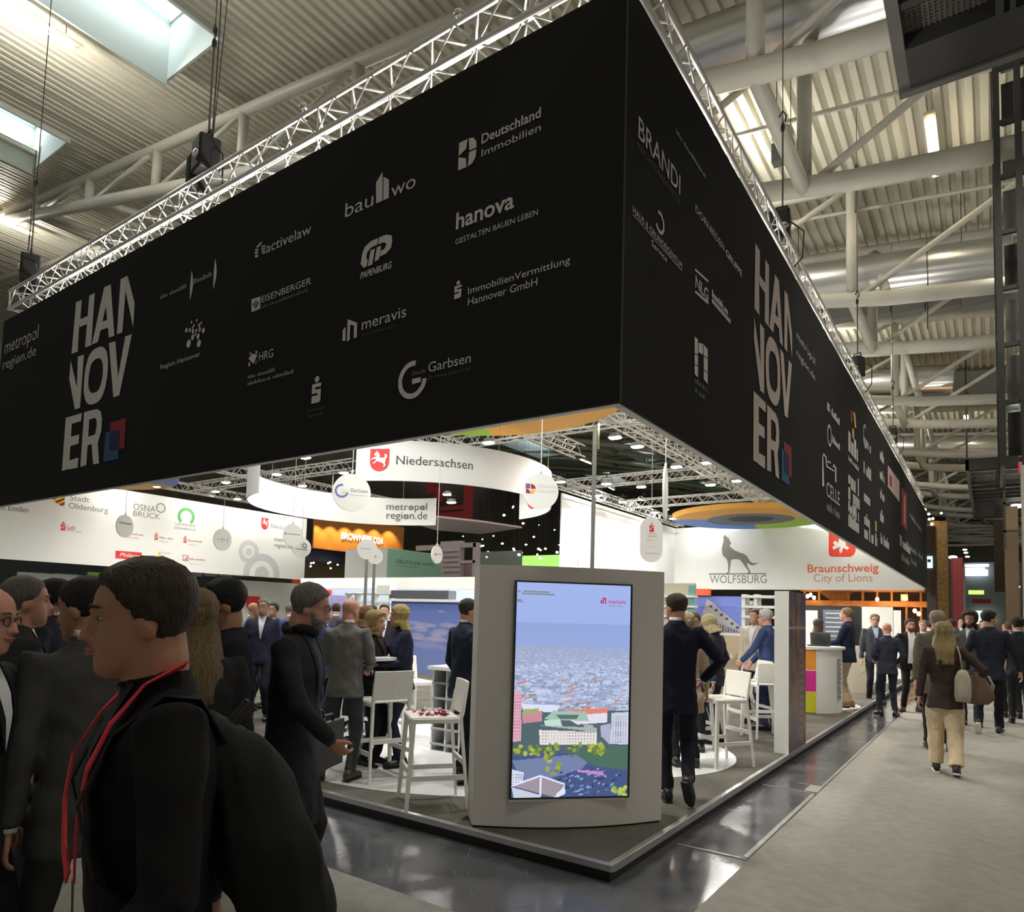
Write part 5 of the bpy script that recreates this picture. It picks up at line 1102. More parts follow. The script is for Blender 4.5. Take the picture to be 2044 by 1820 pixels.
# second beige counter with lime swoosh behind the man in chinos
t = empty('reception_counter', (-.45, 13.4, PLAT), 0, label='beige counter with a lime curve behind the man in khaki trousers', cat='counter')
g = G(); g.box((-.3, 0, 0), (.16, .5, 1.05)); g.build('body', mat('counter_beige', (.55, .49, .40), .5), t)
g = G(); g.add([(-.1+.35*math.sin(a), -.006, .35+.65*(a/1.57)) for a in np.linspace(0, 1.57, 10)]+[(.1+.3*math.sin(a), -.006, .55+.45*(a/1.57)) for a in np.linspace(1.57, 0, 10)], [tuple(range(20))]); g.build('logo', LIME, t)
# roll-ups and partitions farther right
def panel(label, pl, px0, px1, py0, py1, m, z0=None, th=.04, name='exhibit_board', cat='display board'): return planebox(name, label, cat, pl, px0, px1, py0, py1, th, m, z0=z0)
panel('tall white roll-up banner with faint grey heading', (1, 17.0), 1717, 1783, 1211, 1400, mat('rollup_white', (.72, .71, .66), .6), PLAT)
panel('narrower white roll-up banner behind the tall one', (1, 19.0), 1784, 1799, 1218, 1380, WHITE, PLAT)
o, R = panel('white roll-up with a green printed arch, behind the suited men', (1, 15.2), 1706, 1736, 1300, 1380, WHITE, PLAT, .04)
polys(o, (1, 15.2), [[(R[0], .62), (R[1], .62), (R[1], 1.35), ((R[0]+R[1])/2, 1.5), (R[0], 1.2)]], mat('leaf_green', (.05, .40, .06), .6), 'logo')
panel('grey blue information panel behind the coloured counter', (1, 14.0), 1643, 1693, 1217, 1290, mat('slate_blue_print', (.17, .20, .27), .5), PLAT)
panel('white poster with a small portrait behind the counter', (1, 13.8), 1604, 1632, 1218, 1300, WHITE, PLAT)
panel('black partition frame behind the counter', (1, 14.4), 1600, 1720, 1210, 1330, mat('partition_black', (.02, .02, .02), .6), PLAT)
for k in range(6):
    g = G(); a_ = on(1648, 1225+k*9, 1, 13.98); b_ = on(1688, 1225+k*9, 1, 13.98); g.box((a_[0], 13.975, a_[2]), (b_[0], 13.985, a_[2]+.03)); tag(g.build('small_print', LTEXT, bpy.data.objects['exhibit_board.003']))
# warm wooden bar structure behind the stand
WOODO = mat('warm_oak', (.42, .17, .045), .5, noise=(5, .6, (.22, .08, .02)))
pl = (1, 28.5)
t = empty('timber_bar', (0, 0, 0), label='warm lit timber bar structure under the wolf banner', cat='bar')
for nm, a, b_, c_, d_, m in (('beam', 1598, 1850, 1199, 1210, WOODO), ('beam', 1598, 1845, 1176, 1181, WOODO)): planebox(nm, None, None, pl, a, b_, c_, d_, .4, m, parent=t)
for k in range(9): planebox('post', None, None, (1, 28.6), 1604+k*29, 1608+k*29, 1178, 1235, .2, WOODO, z0=PLAT, parent=t)
for k in range(8): planebox('bench_slat', None, None, (1, 28.4), 1636+k*3, 1700-k*2, 1182+k*2.2, 1183+k*2.2, .3, WOODO, parent=t)
planebox('back_panel', None, None, (1, 30), 1595, 1850, 1180, 1235, .2, mat('dark_brown_board', (.045, .022, .012), .7), z0=0, parent=t)
planebox('cube', None, None, (1, 28.3), 1798, 1812, 1186, 1199, .3, mat('cream_block', (.75, .50, .28), .6), parent=t)
WL = emis('warm_bulb', (1.0, .62, .22), 14)
bulbs = [(1612, 1190), (1625, 1193), (1618, 1187), (1712, 1219), (1834, 1225), (1806, 1194), (1826, 1219), (1668, 1216), (1751, 1196)]
for k, (px, py) in enumerate(bulbs):
    p_ = on(px, py, 1, 28.0); g = G(); g.ell(p_, (.07, .07, .09), 10, 6); tag(g.build('warm_bulb', WL), 'small warm bulb glowing in the timber bar', 'bulb', 'warm bulbs in the timber bar')
light('POINT', (-1.5, 27.6, 2.6), 30, (1, .55, .2), shadow_soft_size=.3)
# OSB clad column, red banner column, pipes, fairy lights
OSB = mat('gold_chipboard', (.30, .20, .08), .7, noise=(7, .8, (.14, .09, .035)), bump=(20, .4))
planebox('clad_column', 'tall golden chipboard column at the end of the aisle', 'column', (1, 30), 1858, 1890, 1040, 1260, 1.2, OSB, z0=0)
planebox('clad_column', 'dark glossy sign box column just behind the banner end', 'column', (1, 27.2), 1849, 1868, 1050, 1178, .8, mat('dark_bronze', (.05, .035, .025), .3), z0=0)
planebox('sign_box', 'small pale blue lit sign with a dark leaf mark', 'sign', (1, 27.1), 1847, 1861, 1110, 1133, .1, emis('pale_blue_sign', (.45, .85, 1), 1.3))
planebox('leaf_mark', 'small dark leaf mark on the pale blue lit sign', 'logo', (1, 27.05), 1851, 1858, 1116, 1122, .04, BLUE)
planebox('banner_column', 'tall faded red column banner at the end of the aisle', 'banner', (1, 34), 1899, 1922, 1113, 1240, .8, mat('faded_red_banner', (.50, .10, .12), .7), z0=0)
for k in range(4): planebox('pipe_column', 'slim brown pipe column between the chipboard and red columns', 'column', (1, 32), 1890+k*3.4, 1892+k*3.4, 1115, 1260, .08, mat('brown_pipe', (.16, .12, .09), .4), z0=0, group='slim pipe columns')
planebox('pipe_column', 'pale slim column right of the red column banner', 'column', (1, 34.5), 1921, 1927, 1130, 1240, .3, mat('pale_lilac', (.5, .47, .5), .6), z0=0)
fb = [(1846, 1017), (1843, 1024), (1854, 1026), (1855, 1036), (1862, 1035), (1860, 1046), (1866, 1047), (1869, 1062), (1874, 1064), (1877, 1072), (1880, 1080), (1883, 1081), (1887, 1087), (1879, 1024), (1851, 1074)]
for k, (px, py) in enumerate(fb):
    p_ = on(px, py, 1, 27+k*.6); g = G(); g.ell(p_, (.05, .05, .05), 8, 6); tag(g.build('fairy_light', WL), 'tiny warm fairy light strung above the column top', 'bulb', 'fairy lights on the columns')
for k, (px, py, r) in enumerate(((1902, 1112, .14), (1926, 1097, .07), (1928, 1103, .07), (1931, 1111, .07), (2028, 1171, .12), (1868, 1254, .05), (2031, 1009, .2))):
    p_ = on(px, py, 1, 38); g = G(); g.ell(p_, (r*1.4, r, r*.6), 12, 6); tag(g.build('far_spotlight', emis('far_white', (1, .95, .85), 9)), 'small white lamp glowing at the far end of the aisle', 'lamp', 'far aisle lamps')
# end of the hall
pe = (1, 70)
planebox('end_wall_panel', 'grey wall field at the far end of the aisle', 'wall panel', pe, 1925, 2044, 1122, 1260, .3, mat('end_grey', (.20, .21, .21), .7), z0=0)
for k in range(3): planebox('hall_window', 'bright window band high on the far end wall', 'window', (1, 69.5), 1926, 1974-k*8, 1134+k*7-8, 1139+k*7-8, .1, emis('window_day', (.80, .92, 1), 1.6), group='bright window bands')
planebox('hall_window', 'large bright doorway glazing at the end of the aisle', 'window', (1, 69.4), 1940, 1984, 1219, 1245, .1, emis('door_day', (.65, .85, .75), .8))
planebox('hall_window', 'tallest bright window band on the far end wall', 'window', (1, 69.4), 1926, 1972, 1137, 1149, .1, emis('window_day', (.80, .92, 1), 1.6))
planebox('exit_sign', 'lime green hanging sign at the far aisle end', 'sign', (1, 66), 1933, 1964, 1178, 1186, .2, emis('lime_sign', (.35, .65, .10), 1.0))
planebox('red_sign', 'dark red hanging sign at the far aisle end', 'sign', (1, 60), 1940, 1978, 1195, 1204, .2, mat('sign_red', (.30, .02, .03), .6))
planebox('clad_column', 'brown column on the right of the aisle end', 'column', (1, 33), 2006, 2034, 1010, 1245, .8, mat('brown_column', (.24, .18, .11), .7), z0=0)
planebox('clad_column', 'dark brown frame column hanging by the brown column', 'column', (1, 35), 1984, 2006, 1040, 1180, .8, mat('brown_dark', (.06, .045, .035), .7))
planebox('wall_banner', 'slim red flag at the right picture edge under the tower', 'banner', (1, 22), 2032, 2041, 885, 945, .05, RED)
planebox('side_column', 'pale round column at the right picture edge', 'column', (1, 18), 2038, 2052, 700, 1250, .3, mat('pale_column', (.55, .54, .50), .6), z0=0)
for k in range(7):
    z_ = 6.6+k*.65; g = G(); g.box((-3, 46+k*3.3, z_), (4.6, 46.3+k*3.3, z_+.12)); tag(g.build('cable_tray', mat('tray_grey', (.17, .15, .14), .5, metal=.3)), 'thin grey cable tray crossing the far roof', 'tray', 'far cable trays')
# ---- left and middle background stands
def bpanel(label, pl, a, b_, c_, d_, m, z0=None, cat='display board', name='exhibit_board'): return planebox(name, label, cat, pl, a, b_, c_, d_, .15, m, z0=z0)
BR_ = mat('brown_orange_cloth', (.52, .20, .035), .8)
t = empty('orange_fascia', label='hanging orange fascia with white lettering in the middle distance', cat='banner')
planebox('cloth', None, None, (0, -30), 626, 806, 1037, 1104, .1, BR_, parent=t)
T(t, (0, -30), 'BROWNFIELD24', (680.3,1076), (764,1086), (680.3,1061), emis('lit_letters', (1, .97, .9), 1.0), bold=.03)
T(t, (0, -30), 'BROWNFIELD24', (681.3,1082), (765,1092), (681.3,1067), mat('letter_shadow', (.10,.05,.01), .8), bold=.02, off=.003)  # dark offset copy, painted cast shadow of the white letters
for k in range(6):
    p_ = on(650+k*29, 1036+k*2.5, 0, -29.2); light('SPOT', p_, 90, (1, .75, .35), spot_size=1.6, spot_blend=.6, shadow_soft_size=.05).rotation_euler = (math.radians(25), 0, math.radians(90))
bpanel('dark navy band below the orange fascia', (0, -31), 606, 700, 1099, 1122, mat('navy_cloth', (.03, .03, .06), .8))
bpanel('brown tent roof with lamps below the orange fascia', (0, -33), 600, 698, 1120, 1160, mat('tent_brown', (.13, .10, .055), .8))
for k, (px, py) in enumerate(((621, 1124), (626, 1123), (620, 1130), (655, 1124), (659, 1122), (674, 1127), (660, 1134))):
    p_ = on(px, py, 0, -30.5); g = G(); g.ell(p_, (.04, .06, .05), 8, 6); tag(g.build('far_spotlight', emis('far_white', (1, .95, .85), 9)), 'small lamp glowing on the brown tent roof', 'lamp', 'lamps of the brown tent')
t = empty('exhibit_box', label='mint green and white exhibit tower behind the low white fascia', cat='exhibit')
a_ = on(775, 1093, 0, -20); e_ = on(882, 1103, 0, -20); w0 = on(690, 1100, 1, a_[1])
g = G(); g.box((w0[0], a_[1], .0), (-20.05, e_[1], a_[2])); g.build('body', WHITE, t)
g = G(); g.box((-20.05, a_[1]+.02, 0), (-20, e_[1], a_[2]-.03)); g.build('side_panel', mat('mint_print', (.33, .60, .47), .6), t)
T(t, (0, -20), 'DEUTSCHE HYPO', v(556,1010), v(778,1020), v(556,981), mat('teal_dark', (.07, .20, .15), .7), bold=.01)
greek(t, (0, -20), v(556,1022), v(690,1030), .03, mat('teal_dark', (.07, .20, .15), .7))
LAV = mat('lavender_frame', (.56, .50, .54), .6); PINK = mat('pink_cloth', (.66, .52, .56), .8)
t = empty('lavender_stand', label='pale lavender framed stand tower right of the mint box', cat='stand')
for a, b_, c_, d_ in ((878, 918, 1080, 1150), (918, 950, 1083, 1092), (943, 950, 1083, 1150), (830, 880, 1088, 1098), (918, 948, 1118, 1124)): planebox('frame', None, None, (1, 27), a, b_, c_, d_, .4, LAV, parent=t)
planebox('back_panel', None, None, (1, 28), 918, 948, 1120, 1150, .1, PINK, parent=t)
for k in range(5): planebox('panel_rib', None, None, (1, 26.9), 882, 914, 1100+k*10, 1101+k*10, .1, mat('lav_dark', (.35, .30, .33), .6), parent=t)
cz = 5.6; pts = [on(*q, 2, cz) for q in ((800, 1038), (876, 1033), (960, 1042), (1042, 1054), (958, 1066), (870, 1058))]
g = G(); n = 6; g.add([tuple(p_) for p_ in pts]+[(p_[0], p_[1], cz+.08) for p_ in pts], [tuple(range(n)), tuple(range(2*n-1, n-1, -1))]+[(i, n+i, n+(i+1) % n, (i+1) % n) for i in range(n)])
tag(g.build('canopy', PINK), 'flat pale pink canopy right of the white band end', 'canopy')
REDD = mat('deep_red_cloth', (.28, .02, .025), .8)
for lb, a, b_, c_, d_ in (('small red cloth left in the dark middle distance', 851, 868, 965, 985), ('narrow red cloth next to the small left one', 868, 884, 972, 1000), ('upright red cloth panel right of the lamp pair', 925, 942, 962, 1036), ('thin upper red bar below the lamp pair', 866, 925, 1010, 1018), ('broad lower red bar below the lamp pair', 868, 924, 1022, 1040)): bpanel(lb, (1, 34), a, b_, c_, d_, REDD, cat='banner', name='red_banner')
bpanel('green lit stand field left of the short white banner', (1, 42), 1036, 1130, 1108, 1132, emis('green_glow', (.25, .55, .10), .9), z0=0)
bpanel('pale teal stand wall just above the kiosk', (1, 36), 952, 1040, 1100, 1135, mat('pale_teal', (.30, .36, .34), .6), z0=0)
r_ = random.Random(21)
for k in range(48):
    px, py = r_.choice([(r_.uniform(880, 1125), r_.uniform(1060, 1120)), (r_.uniform(990, 1125), r_.uniform(1000, 1100)), (r_.uniform(960, 1125), r_.uniform(1085, 1118)), (r_.uniform(640, 700), r_.uniform(985, 1030))])
    p_ = on(px, py, 1, r_.uniform(30, 44)); rr = r_.uniform(.04, .09); g = G(); g.ell(p_, (rr*1.3, rr, rr*.8), 8, 5); wg = G(); wg.tube([p_, (p_[0], p_[1], zdeck(p_[0])-.1)], .006, 4)
    fo = g.build('far_spotlight', emis('far_white', (1, .95, .85), 9) if k % 4 else emis('far_warm', (1, .75, .3), 6)); wg.build('wire', CABLE, fo); tag(fo, 'tiny lamp glowing in the far hall behind the stand', 'lamp', 'far hall lamps')
PLx = (0, -26.5)
bpanel('dark back wall under the far left town banner', (0, -34), -60, 480, 1080, 1230, mat('dark_teal_wall', (.022, .032, .035), .8), z0=0)
o, R = bpanel('white stand wall with a wood and street picture, far left', PLx, 34, 178, 1145, 1230, WHITE, z0=PLAT)
lp = Pic(70, 40); lp.a[:] = (.70, .70, .68); lp.poly([(30, 3), (70, 8), (70, 40), (48, 40), (40, 22)], (.55, .50, .48)); lp.poly([(48, 20), (70, 10), (70, 40), (46, 40)], (.62, .36, .16))
for k in range(9): lp.poly([(34+k*3, 6+k), (36+k*3, 6+k), (48+k*2, 26), (46+k*2, 26)], (.70, .62, .58))
on_poster(o, PLx, R, lp)
bpanel('teal strip on top of the white stand wall', PLx, 112, 155, 1145, 1152, mat('teal_strip', (.15, .36, .38), .6), cat='sign')
bpanel('lime green sign box with white base behind the crowd', (0, -26), 177, 232, 1143, 1178, mat('lime_box', (.28, .60, .10), .6), cat='sign')
bpanel('white counter wall behind the main man', PLx, 180, 300, 1175, 1240, WHITE, z0=PLAT)
o, R = bpanel('red and white brochure wall behind the crowd', PLx, 386, 434, 1178, 1240, RED, z0=PLAT)
for k in range(4): greek(o, PLx, (392, 1186+k*14), (430, 1187+k*14), .10, WHITEP, seed=k)
bpanel('long white partition behind the grey haired man', (0, -26.6), 430, 606, 1160, 1230, WHITE, z0=PLAT)
bpanel('red notice on the white partition behind the crowd', (0, -26.4), 496, 519, 1190, 1212, RED, cat='sign')
for k in range(7): tag(bpanel('grey shelf bay under the town banner', (0, -30), 378+k*30, 404+k*30, 1128, 1150, mat('bay_grey', (.24, .23, .22), .6), cat='shelf', name='shelf_bay')[0], group='grey shelf bays')
bpanel('orange red notice below the banner end', (0, -29), 585, 604, 1153, 1167, mat('signal_orange', (.85, .12, .03), .5), cat='sign')
o, R = bpanel('violet roof picture panel behind the bald man', (1, 12.3), 640, 695, 1188, 1235, mat('violet_panel', (.33, .31, .58), .6), z0=PLAT)
bpanel('red arch panel left behind the bald man', (1, 12.35), 612, 655, 1177, 1190, RED, cat='sign')
t = empty('ladder_shelf', label='open white shelf grid left of the sky picture', cat='shelf')
for px in (690, 708, 745, 776): planebox('upright', None, None, (1, 11.8), px-2, px+2, 1183, 1290, .2, WHITE, z0=PLAT, parent=t)
for k in range(5): planebox('shelf', None, None, (1, 11.7), 688, 780, 1184+k*17, 1187+k*17, .3, WHITE, parent=t)
# =================================================================== PEOPLE
SKIN = {}
def skin(tone):
    if tone not in SKIN: SKIN[tone] = mat('skin_'+tone, dict(fair=(.52,.30,.21), tan=(.34,.18,.11), pink=(.55,.28,.20), deep=(.16,.08,.05))[tone], .5, noise=(20, .3, (.45,.22,.15)) if tone != 'deep' else None, spec=.35)
    return SKIN[tone]
LIPS = mat('lips', (.38, .13, .11), .5); EYEW = mat('eye_white', (.30, .26, .24), .4); EYED = mat('eye_dark', (.03, .02, .015), .2)
def cloth(c): return fabric('cloth_%03d_%03d_%03d' % tuple(int(x*999) for x in c), c)
def hairm(c): return mat('hair_%03d_%03d_%03d' % tuple(int(x*999) for x in c), c, .55, noise=(22, .8, tuple(x*.45 for x in c)), bump=(30, .9), grain=(6, 6, .5), spec=.35)
LEATHER = mat('shoe_leather_black', (.012, .011, .010), .3); SOLE = mat('shoe_sole', (.02, .02, .02), .7)
# head cross-sections: z above the chin, front y, back y, half width
HEADT = np.array([(-.012,.072,.020,.020), (0,.086,.000,.034), (.012,.092,-.018,.045), (.03,.093,-.038,.054), (.05,.093,-.055,.061), (.07,.091,-.068,.066), (.09,.088,-.080,.070), (.112,.083,-.090,.0735), (.13,.089,-.096,.0755), (.15,.090,-.099,.077), (.17,.085,-.098,.076), (.19,.073,-.090,.071), (.208,.052,-.074,.060), (.222,.022,-.050,.042), (.231,-.006,-.026,.016)])
def headsec(z):
    z = max(-.012, min(.231, z)); return [np.interp(z, HEADT[:, 0], HEADT[:, k]) for k in (1, 2, 3)]
def headpt(th, z, off=0.0):
    f, b, w = headsec(z); cy = (f+b)/2; ry = (f-b)/2
    ct, st = math.cos(th), math.sin(th); k = 2/2.25
    return np.array((math.copysign(abs(ct)**k, ct)*(w+off), cy+math.copysign(abs(st)**k, st)*(ry+off), z))
def rotx(a): c, s = math.cos(a), math.sin(a); return np.array(((1, 0, 0), (0, c, -s), (0, s, c)))
def roty(a): c, s = math.cos(a), math.sin(a); return np.array(((c, 0, s), (0, 1, 0), (-s, 0, c)))
def rotz(a): c, s = math.cos(a), math.sin(a); return np.array(((c, -s, 0), (s, c, 0), (0, 0, 1)))
def ik(A, B, l1, l2, pole):
    A, B = np.array(A, float), np.array(B, float); d = B-A; L = np.linalg.norm(d); mx = (l1+l2)*.995
    if L > mx: B = A+d/L*mx; d = B-A; L = mx
    a = (l1*l1-l2*l2+L*L)/(2*L); h = math.sqrt(max(0, l1*l1-a*a)); n = d/L; p = np.array(pole, float); p = nrm(p-n*(p@n))
    return A+n*a+p*h, B
class Person: pass
def person(label, pos, yaw, H=1.76, jacket=(.012,.014,.022), trousers=(.012,.012,.016), shirt=(.55,.57,.60), hair=('short', (.04,.025,.015)), tone='fair',
           lh=None, rh=None, lf=None, rf=None, lean=0, side=0, hyaw=0, hpitch=0, hem=.80, female=False, fat=1.0, lod=2, lanyard=None, tie=None, skirt=None, shoes=None,
           glasses=False, beard=None, open_jacket=False, wide=1.0, trim=None, lapels=True, group='visitors at the trade fair', z0=None, walk=False, collar=True, scarf=None, sole=None):
    """pos = (x, y) on the ground, yaw = direction the chest faces. Body is modelled 1.76 m tall facing +y and scaled."""
    vox = {0: .0065, 1: .0085, 2: .011, 3: .016}[lod]; vc = {0: .010, 1: .012, 2: .015, 3: .021}[lod]
    zz = (PLAT if (pos[0] < 0 and pos[1] > 0) else .008) if z0 is None else z0
    root = empty('person', (pos[0], pos[1], zz+.003), yaw, label, 'person', group); s = H/1.76; root.scale = (s, s, s)
    fw = .90 if female else 1.0; W = wide*fw
    hip = np.array((0, 0, .93)); Rl = rotx(-math.radians(lean)) @ roty(math.radians(side))
    def Tt(p):
        p = np.array(p, float); k = min(1, max(0, (p[2]-.88)/.35)); k = k*k*(3-2*k)
        M = rotx(-math.radians(lean)*k) @ roty(math.radians(side)*k); return hip+M@(p-hip)
    neck = Tt((0, -.005, 1.50)); Hc = Tt((0, .012, 1.535)); Rh = rotz(math.radians(hyaw)) @ rotx(math.radians(-hpitch)-math.radians(lean)*.3)
    HB = Hc+np.array((0, 0, .0))
    def Th(p): p = np.array(p, float)-np.array((0, -.01, .04)); return HB+np.array((0, -.0, .035))+Rh@p
    sw = .178*W; shL, shR = Tt((-sw, -.01, 1.425)), Tt((sw, -.01, 1.425))
    lh = lh or (-.25, .02, .86); rh = rh or (.25, .02, .86)
    def arm(sh, hnd, sx):
        if len(hnd) == 3: pole = (sx*.5, -1, -.1)
        else: pole = hnd[3]
        return ik(sh, hnd[:3], .295, .265, pole)
    eL, wL = arm(shL, lh, -1); eR, wR = arm(shR, rh, 1)
    lf = lf or (-.11, .02, 0, 0, 6); rf = rf or (.11, -.02, 0, 0, -6)       # x, y, lift, pitch(deg), yaw(deg)
    hl, hr = np.array((-.092*fw, 0, .90)), np.array((.092*fw, 0, .90))
    def leg(h, f):
        an = np.array((f[0], f[1], f[2]+.085)); return ik(h, an, .435, .415, (0.05*np.sign(h[0]), 1, 0))
    kL, aL = leg(hl, lf); kR, aR = leg(hr, rf)
    X, Y = np.array((1., 0, 0)), np.array((0, 1., 0))
    # ---- body: head, neck, trunk, arms, hands and legs grown into one surface
    g = G()
    zs = list(HEADT[:, 0]); rings = []
    for z in zs:
        f, b, w = headsec(z); c = Th((0, (f+b)/2, z)); rings.append((c, Rh@X, Rh@Y, w*(1 if not female else .95), (f-b)/2))
    g.loft(rings, 20, 2.25)
    if lod < 3:
        g.tube([Th((0, .082, .125)), Th((0, .100, .098)), Th((0, .108, .080)), Th((0, .088, .070))], [.008, .011, .015, .008], 8)
        for sx in (-1, 1):
            g.ell(Th((sx*.012, .096, .078)), (.010, .010, .008), 8, 6)
            g.ell(Th((sx*.076*(.95 if female else 1), -.004, .098)), (.010, .020, .031), 10, 8, ax=[Rh@X, Rh@Y, Rh@np.array((0, .15, 1))])
        g.ell(Th((0, .088, .052)), (.026, .012, .009), 10, 6, ax=[Rh@X, Rh@Y, Rh@np.array((0, 0, 1.))]); g.ell(Th((0, .078, .012)), (.026, .016, .016), 10, 6)
        g.tube([Th((-.035, .083, .138)), Th((0, .090, .134)), Th((.035, .083, .138))], .009, 8)
    nk = .052 if female else .066*(1+.4*(fat-1))
    g.tube([Tt((0, .0, 1.40)), Tt((0, -.006, 1.49)), Th((0, -.022, .03)), Th((0, -.02, .08))], [nk*1.0, nk*1.0, nk, nk*.95], 14)
    g.loft([(Tt((0, 0, .88)), X, Y, .12, .08), (Tt((0, 0, 1.1)), X, Y, .11, .075), (Tt((0, 0, 1.3)), X, Y, .12, .060), (Tt((0, .0, 1.40)), X, Y, .10*W, .045), (Tt((0, .0, 1.44)), X, Y, .06, .04)], 14)
    def hand(e, w, sx, curl=.5, key=0):
        d = nrm(w-e); side_ = nrm(np.cross(d, (0, 1, 0.001))); 
        if abs(d[1]) > .75: side_ = nrm(np.cross(d, (0, 0, 1)))*-1
        if key == 'up': side_ = nrm(np.cross(d, (0, 0, 1)))
        pn = nrm(np.cross(side_, d))*(1 if True else -1)      # back-of-hand direction
        inward = np.array((-sx, 0.3, -.3)); 
        # palm faces the body: finger spread runs front-to-back for hanging arms
        sp = nrm(np.array((0, 1, 0))-d*(d[1])) if abs(d[1]) < .75 else nrm(np.array((sx*1., 0, 0))-d*(sx*d[0]))
        pl = nrm(np.cross(d, sp)); pl = pl if pl@inward > 0 else -pl
        g.loft([(w-d*.02, sp, pl, .026, .020), (w+d*.02, sp, pl, .032, .017), (w+d*.06, sp, pl, .041, .015), (w+d*.095, sp, pl, .040, .012)], 12, 2.5)
        for q in range(4):
            b_ = w+d*.088+sp*(.030-.020*q); L = (.070, .080, .075, .058)[q]; P = [b_-d*.01, b_]; c = .35+curl
            dd = d; 
            for k_, fr in enumerate((.45, .32, .23)):
                a = c*(.35+.5*k_)*.9; dd = nrm(dd*math.cos(a)+pl*math.sin(a)); P.append(P[-1]+dd*L*fr)
            g.tube(P, [.0095, .0095, .0088, .008, .0065], 8)
        tb = w+d*.025+sp*.024; g.tube([tb, tb+nrm(d*.6+sp*.8+pl*.2)*.035, tb+nrm(d*.9+sp*.55+pl*.45)*.065, tb+nrm(d*1.0+sp*.35+pl*.6)*.085], [.014, .012, .010, .0075], 8)
    for sh, e, w, sx, hd in ((shL, eL, wL, -1, lh), (shR, eR, wR, 1, rh)):
        g.tube([Tt((sx*.06, -.005, 1.40)), sh-np.array((0, 0, .01)), e, w], [.035, .036, .032, .026], 12)
        hand(e, w, sx, .5 if len(hd) < 5 else hd[4])
    for h, k, a in ((hl, kL, aL), (hr, kR, aR)):
        g.tube([h+np.array((0, 0, .02)), k, a+np.array((0, 0, .0)), a-np.array((0, 0, .02))], [.066, .046, .034, .032], 12)
    bm_ = remeshed(g, 'body', skin(tone), vox, 2); link(bpy.data.objects.new('body', bm_), root)
    if lod < 2:
        for sx in (-1, 1):
            g = G(); g.ell(Th((sx*.031, .0725, .116)), (.0125, .0095, .0065), 10, 8, ax=[Rh@X, Rh@Y, Rh@np.array((0, 0, 1.))]); g.build('eye', EYEW, root, True)
            g = G(); g.ell(Th((sx*.031, .0815, .116)), (.0055, .0022, .0050), 10, 6, ax=[Rh@X, Rh@Y, Rh@np.array((0, 0, 1.))]); g.build('iris', EYED, root, True)
            g = G(); g.tube([Th((sx*.014, .094, .138)), Th((sx*.032, .093, .144)), Th((sx*.050, .080, .139))], [.0035, .0045, .0025], 6); g.build('eyebrow', hairm(hair[1]), root, True)
        g = G(); g.tube([Th((-.024, .087, .052)), Th((-.01, .101, .054)), Th((.01, .101, .054)), Th((.024, .087, .052))], [.003, .0055, .0055, .003], 8); g.tube([Th((-.020, .088, .048)), Th((0, .102, .045)), Th((.020, .088, .048))], [.003, .006, .003], 8); g.build('lips', LIPS, root, True)
    # ---- hair
    kind, hc = hair
    if kind != 'bald' or True:
        NT, zs2 = 36, np.linspace(-.012, .2305, 24); th_off = .014 if kind != 'crop' else .006
        def line(th):      # hairline height over the angle round the head (90 deg = face)
            d = abs(math.degrees(math.atan2(math.sin(th-PI/2), math.cos(th-PI/2))))
            if kind == 'bald': return .25
            if kind == 'fringe': return np.interp(d, (0, 60, 85, 110, 180), (.26, .26, .12, .06, .035))
            if kind in ('long', 'bob'): return np.interp(d, (0, 38, 55, 70, 180), (.178, .165, .10, -.05, -.05))
            return np.interp(d, (0, 30, 50, 62, 76, 84, 98, 112, 135, 180), (.186, .184, .170, .148, .128, .088, .100, .062, .045, .036))
        if kind != 'bald':
            g = G(); V = []
            for z in zs2:
                for i in range(NT):
                    th = 2*PI*i/NT; hlne = line(th); k = (z-hlne)/.012; k = max(-1, min(1, k))
                    d = abs(math.degrees(math.atan2(math.sin(th-PI/2), math.cos(th-PI/2))))
                    vol = {'short': .009, 'crop': .004, 'full': .015, 'fringe': .006, 'long': .016, 'bob': .015, 'curly': .036}[kind]*(1 if kind in ('long', 'bob', 'curly') else min(1, .45+max(0, z-.06)*7))
                    o = -.012+(vol+.012)*(k+1)/2
                    
                    p = headpt(th, z, o)
                    if k > 0: p = p+nrm(p-np.array((0, -.005, .11)))*rnd.uniform(-.0015, .002)+np.array((0, 0, max(0, (z-.12))/.11*vol*.8))
                    V.append(Th(p))
            n = len(zs2); F = [(r*NT+i, r*NT+(i+1) % NT, (r+1)*NT+(i+1) % NT, (r+1)*NT+i) for r in range(n-1) for i in range(NT)]
            F += [tuple(range(NT-1, -1, -1)), tuple(range((n-1)*NT, n*NT))]; g.add(V, F); g.build('hair', hairm(hc), root, True)
            if kind in ('long', 'bob', 'curly'):
                low = {'long': -.26, 'bob': -.055, 'curly': -.04}[kind]; g = G(); V = []; n = 12; m_ = 25
                for r in range(n):
                    z = .16+(low-.16)*r/(n-1)
                    for i in range(m_):
                        th = math.radians(150+240*i/(m_-1)); th = th % (2*PI)
                        zc = max(z, .07); p = headpt(th, zc, .018+.005*math.sin(i*1.7+r*.4)+(.016 if z < .05 else 0)); p[2] = z; p[0] *= 1+.16*min(1, max(0, (.12-z)/.12))*(kind == 'long')
                        if z < .02: p[0] *= 1+(.02-z)*.5; p[1] = min(p[1], .02)-.055*min(1, (.02-z)/.12)
                        V.append(Th(p) if z > -.05 else Th(p))
                m2 = m_; off = len(V); V2 = []
                for r in range(n):
                    for i in range(m_):
                        q = V[r*m_+i]; c = Th((0, -.005, .16+(low-.16)*r/(n-1))); V2.append(q+(c-q)*.22)
                V += V2; F = []
                for r in range(n-1):
                    for i in range(m_-1):
                        a = r*m_+i; F += [(a, a+1, a+m_+1, a+m_), (off+a, off+a+m_, off+a+m_+1, off+a+1)]
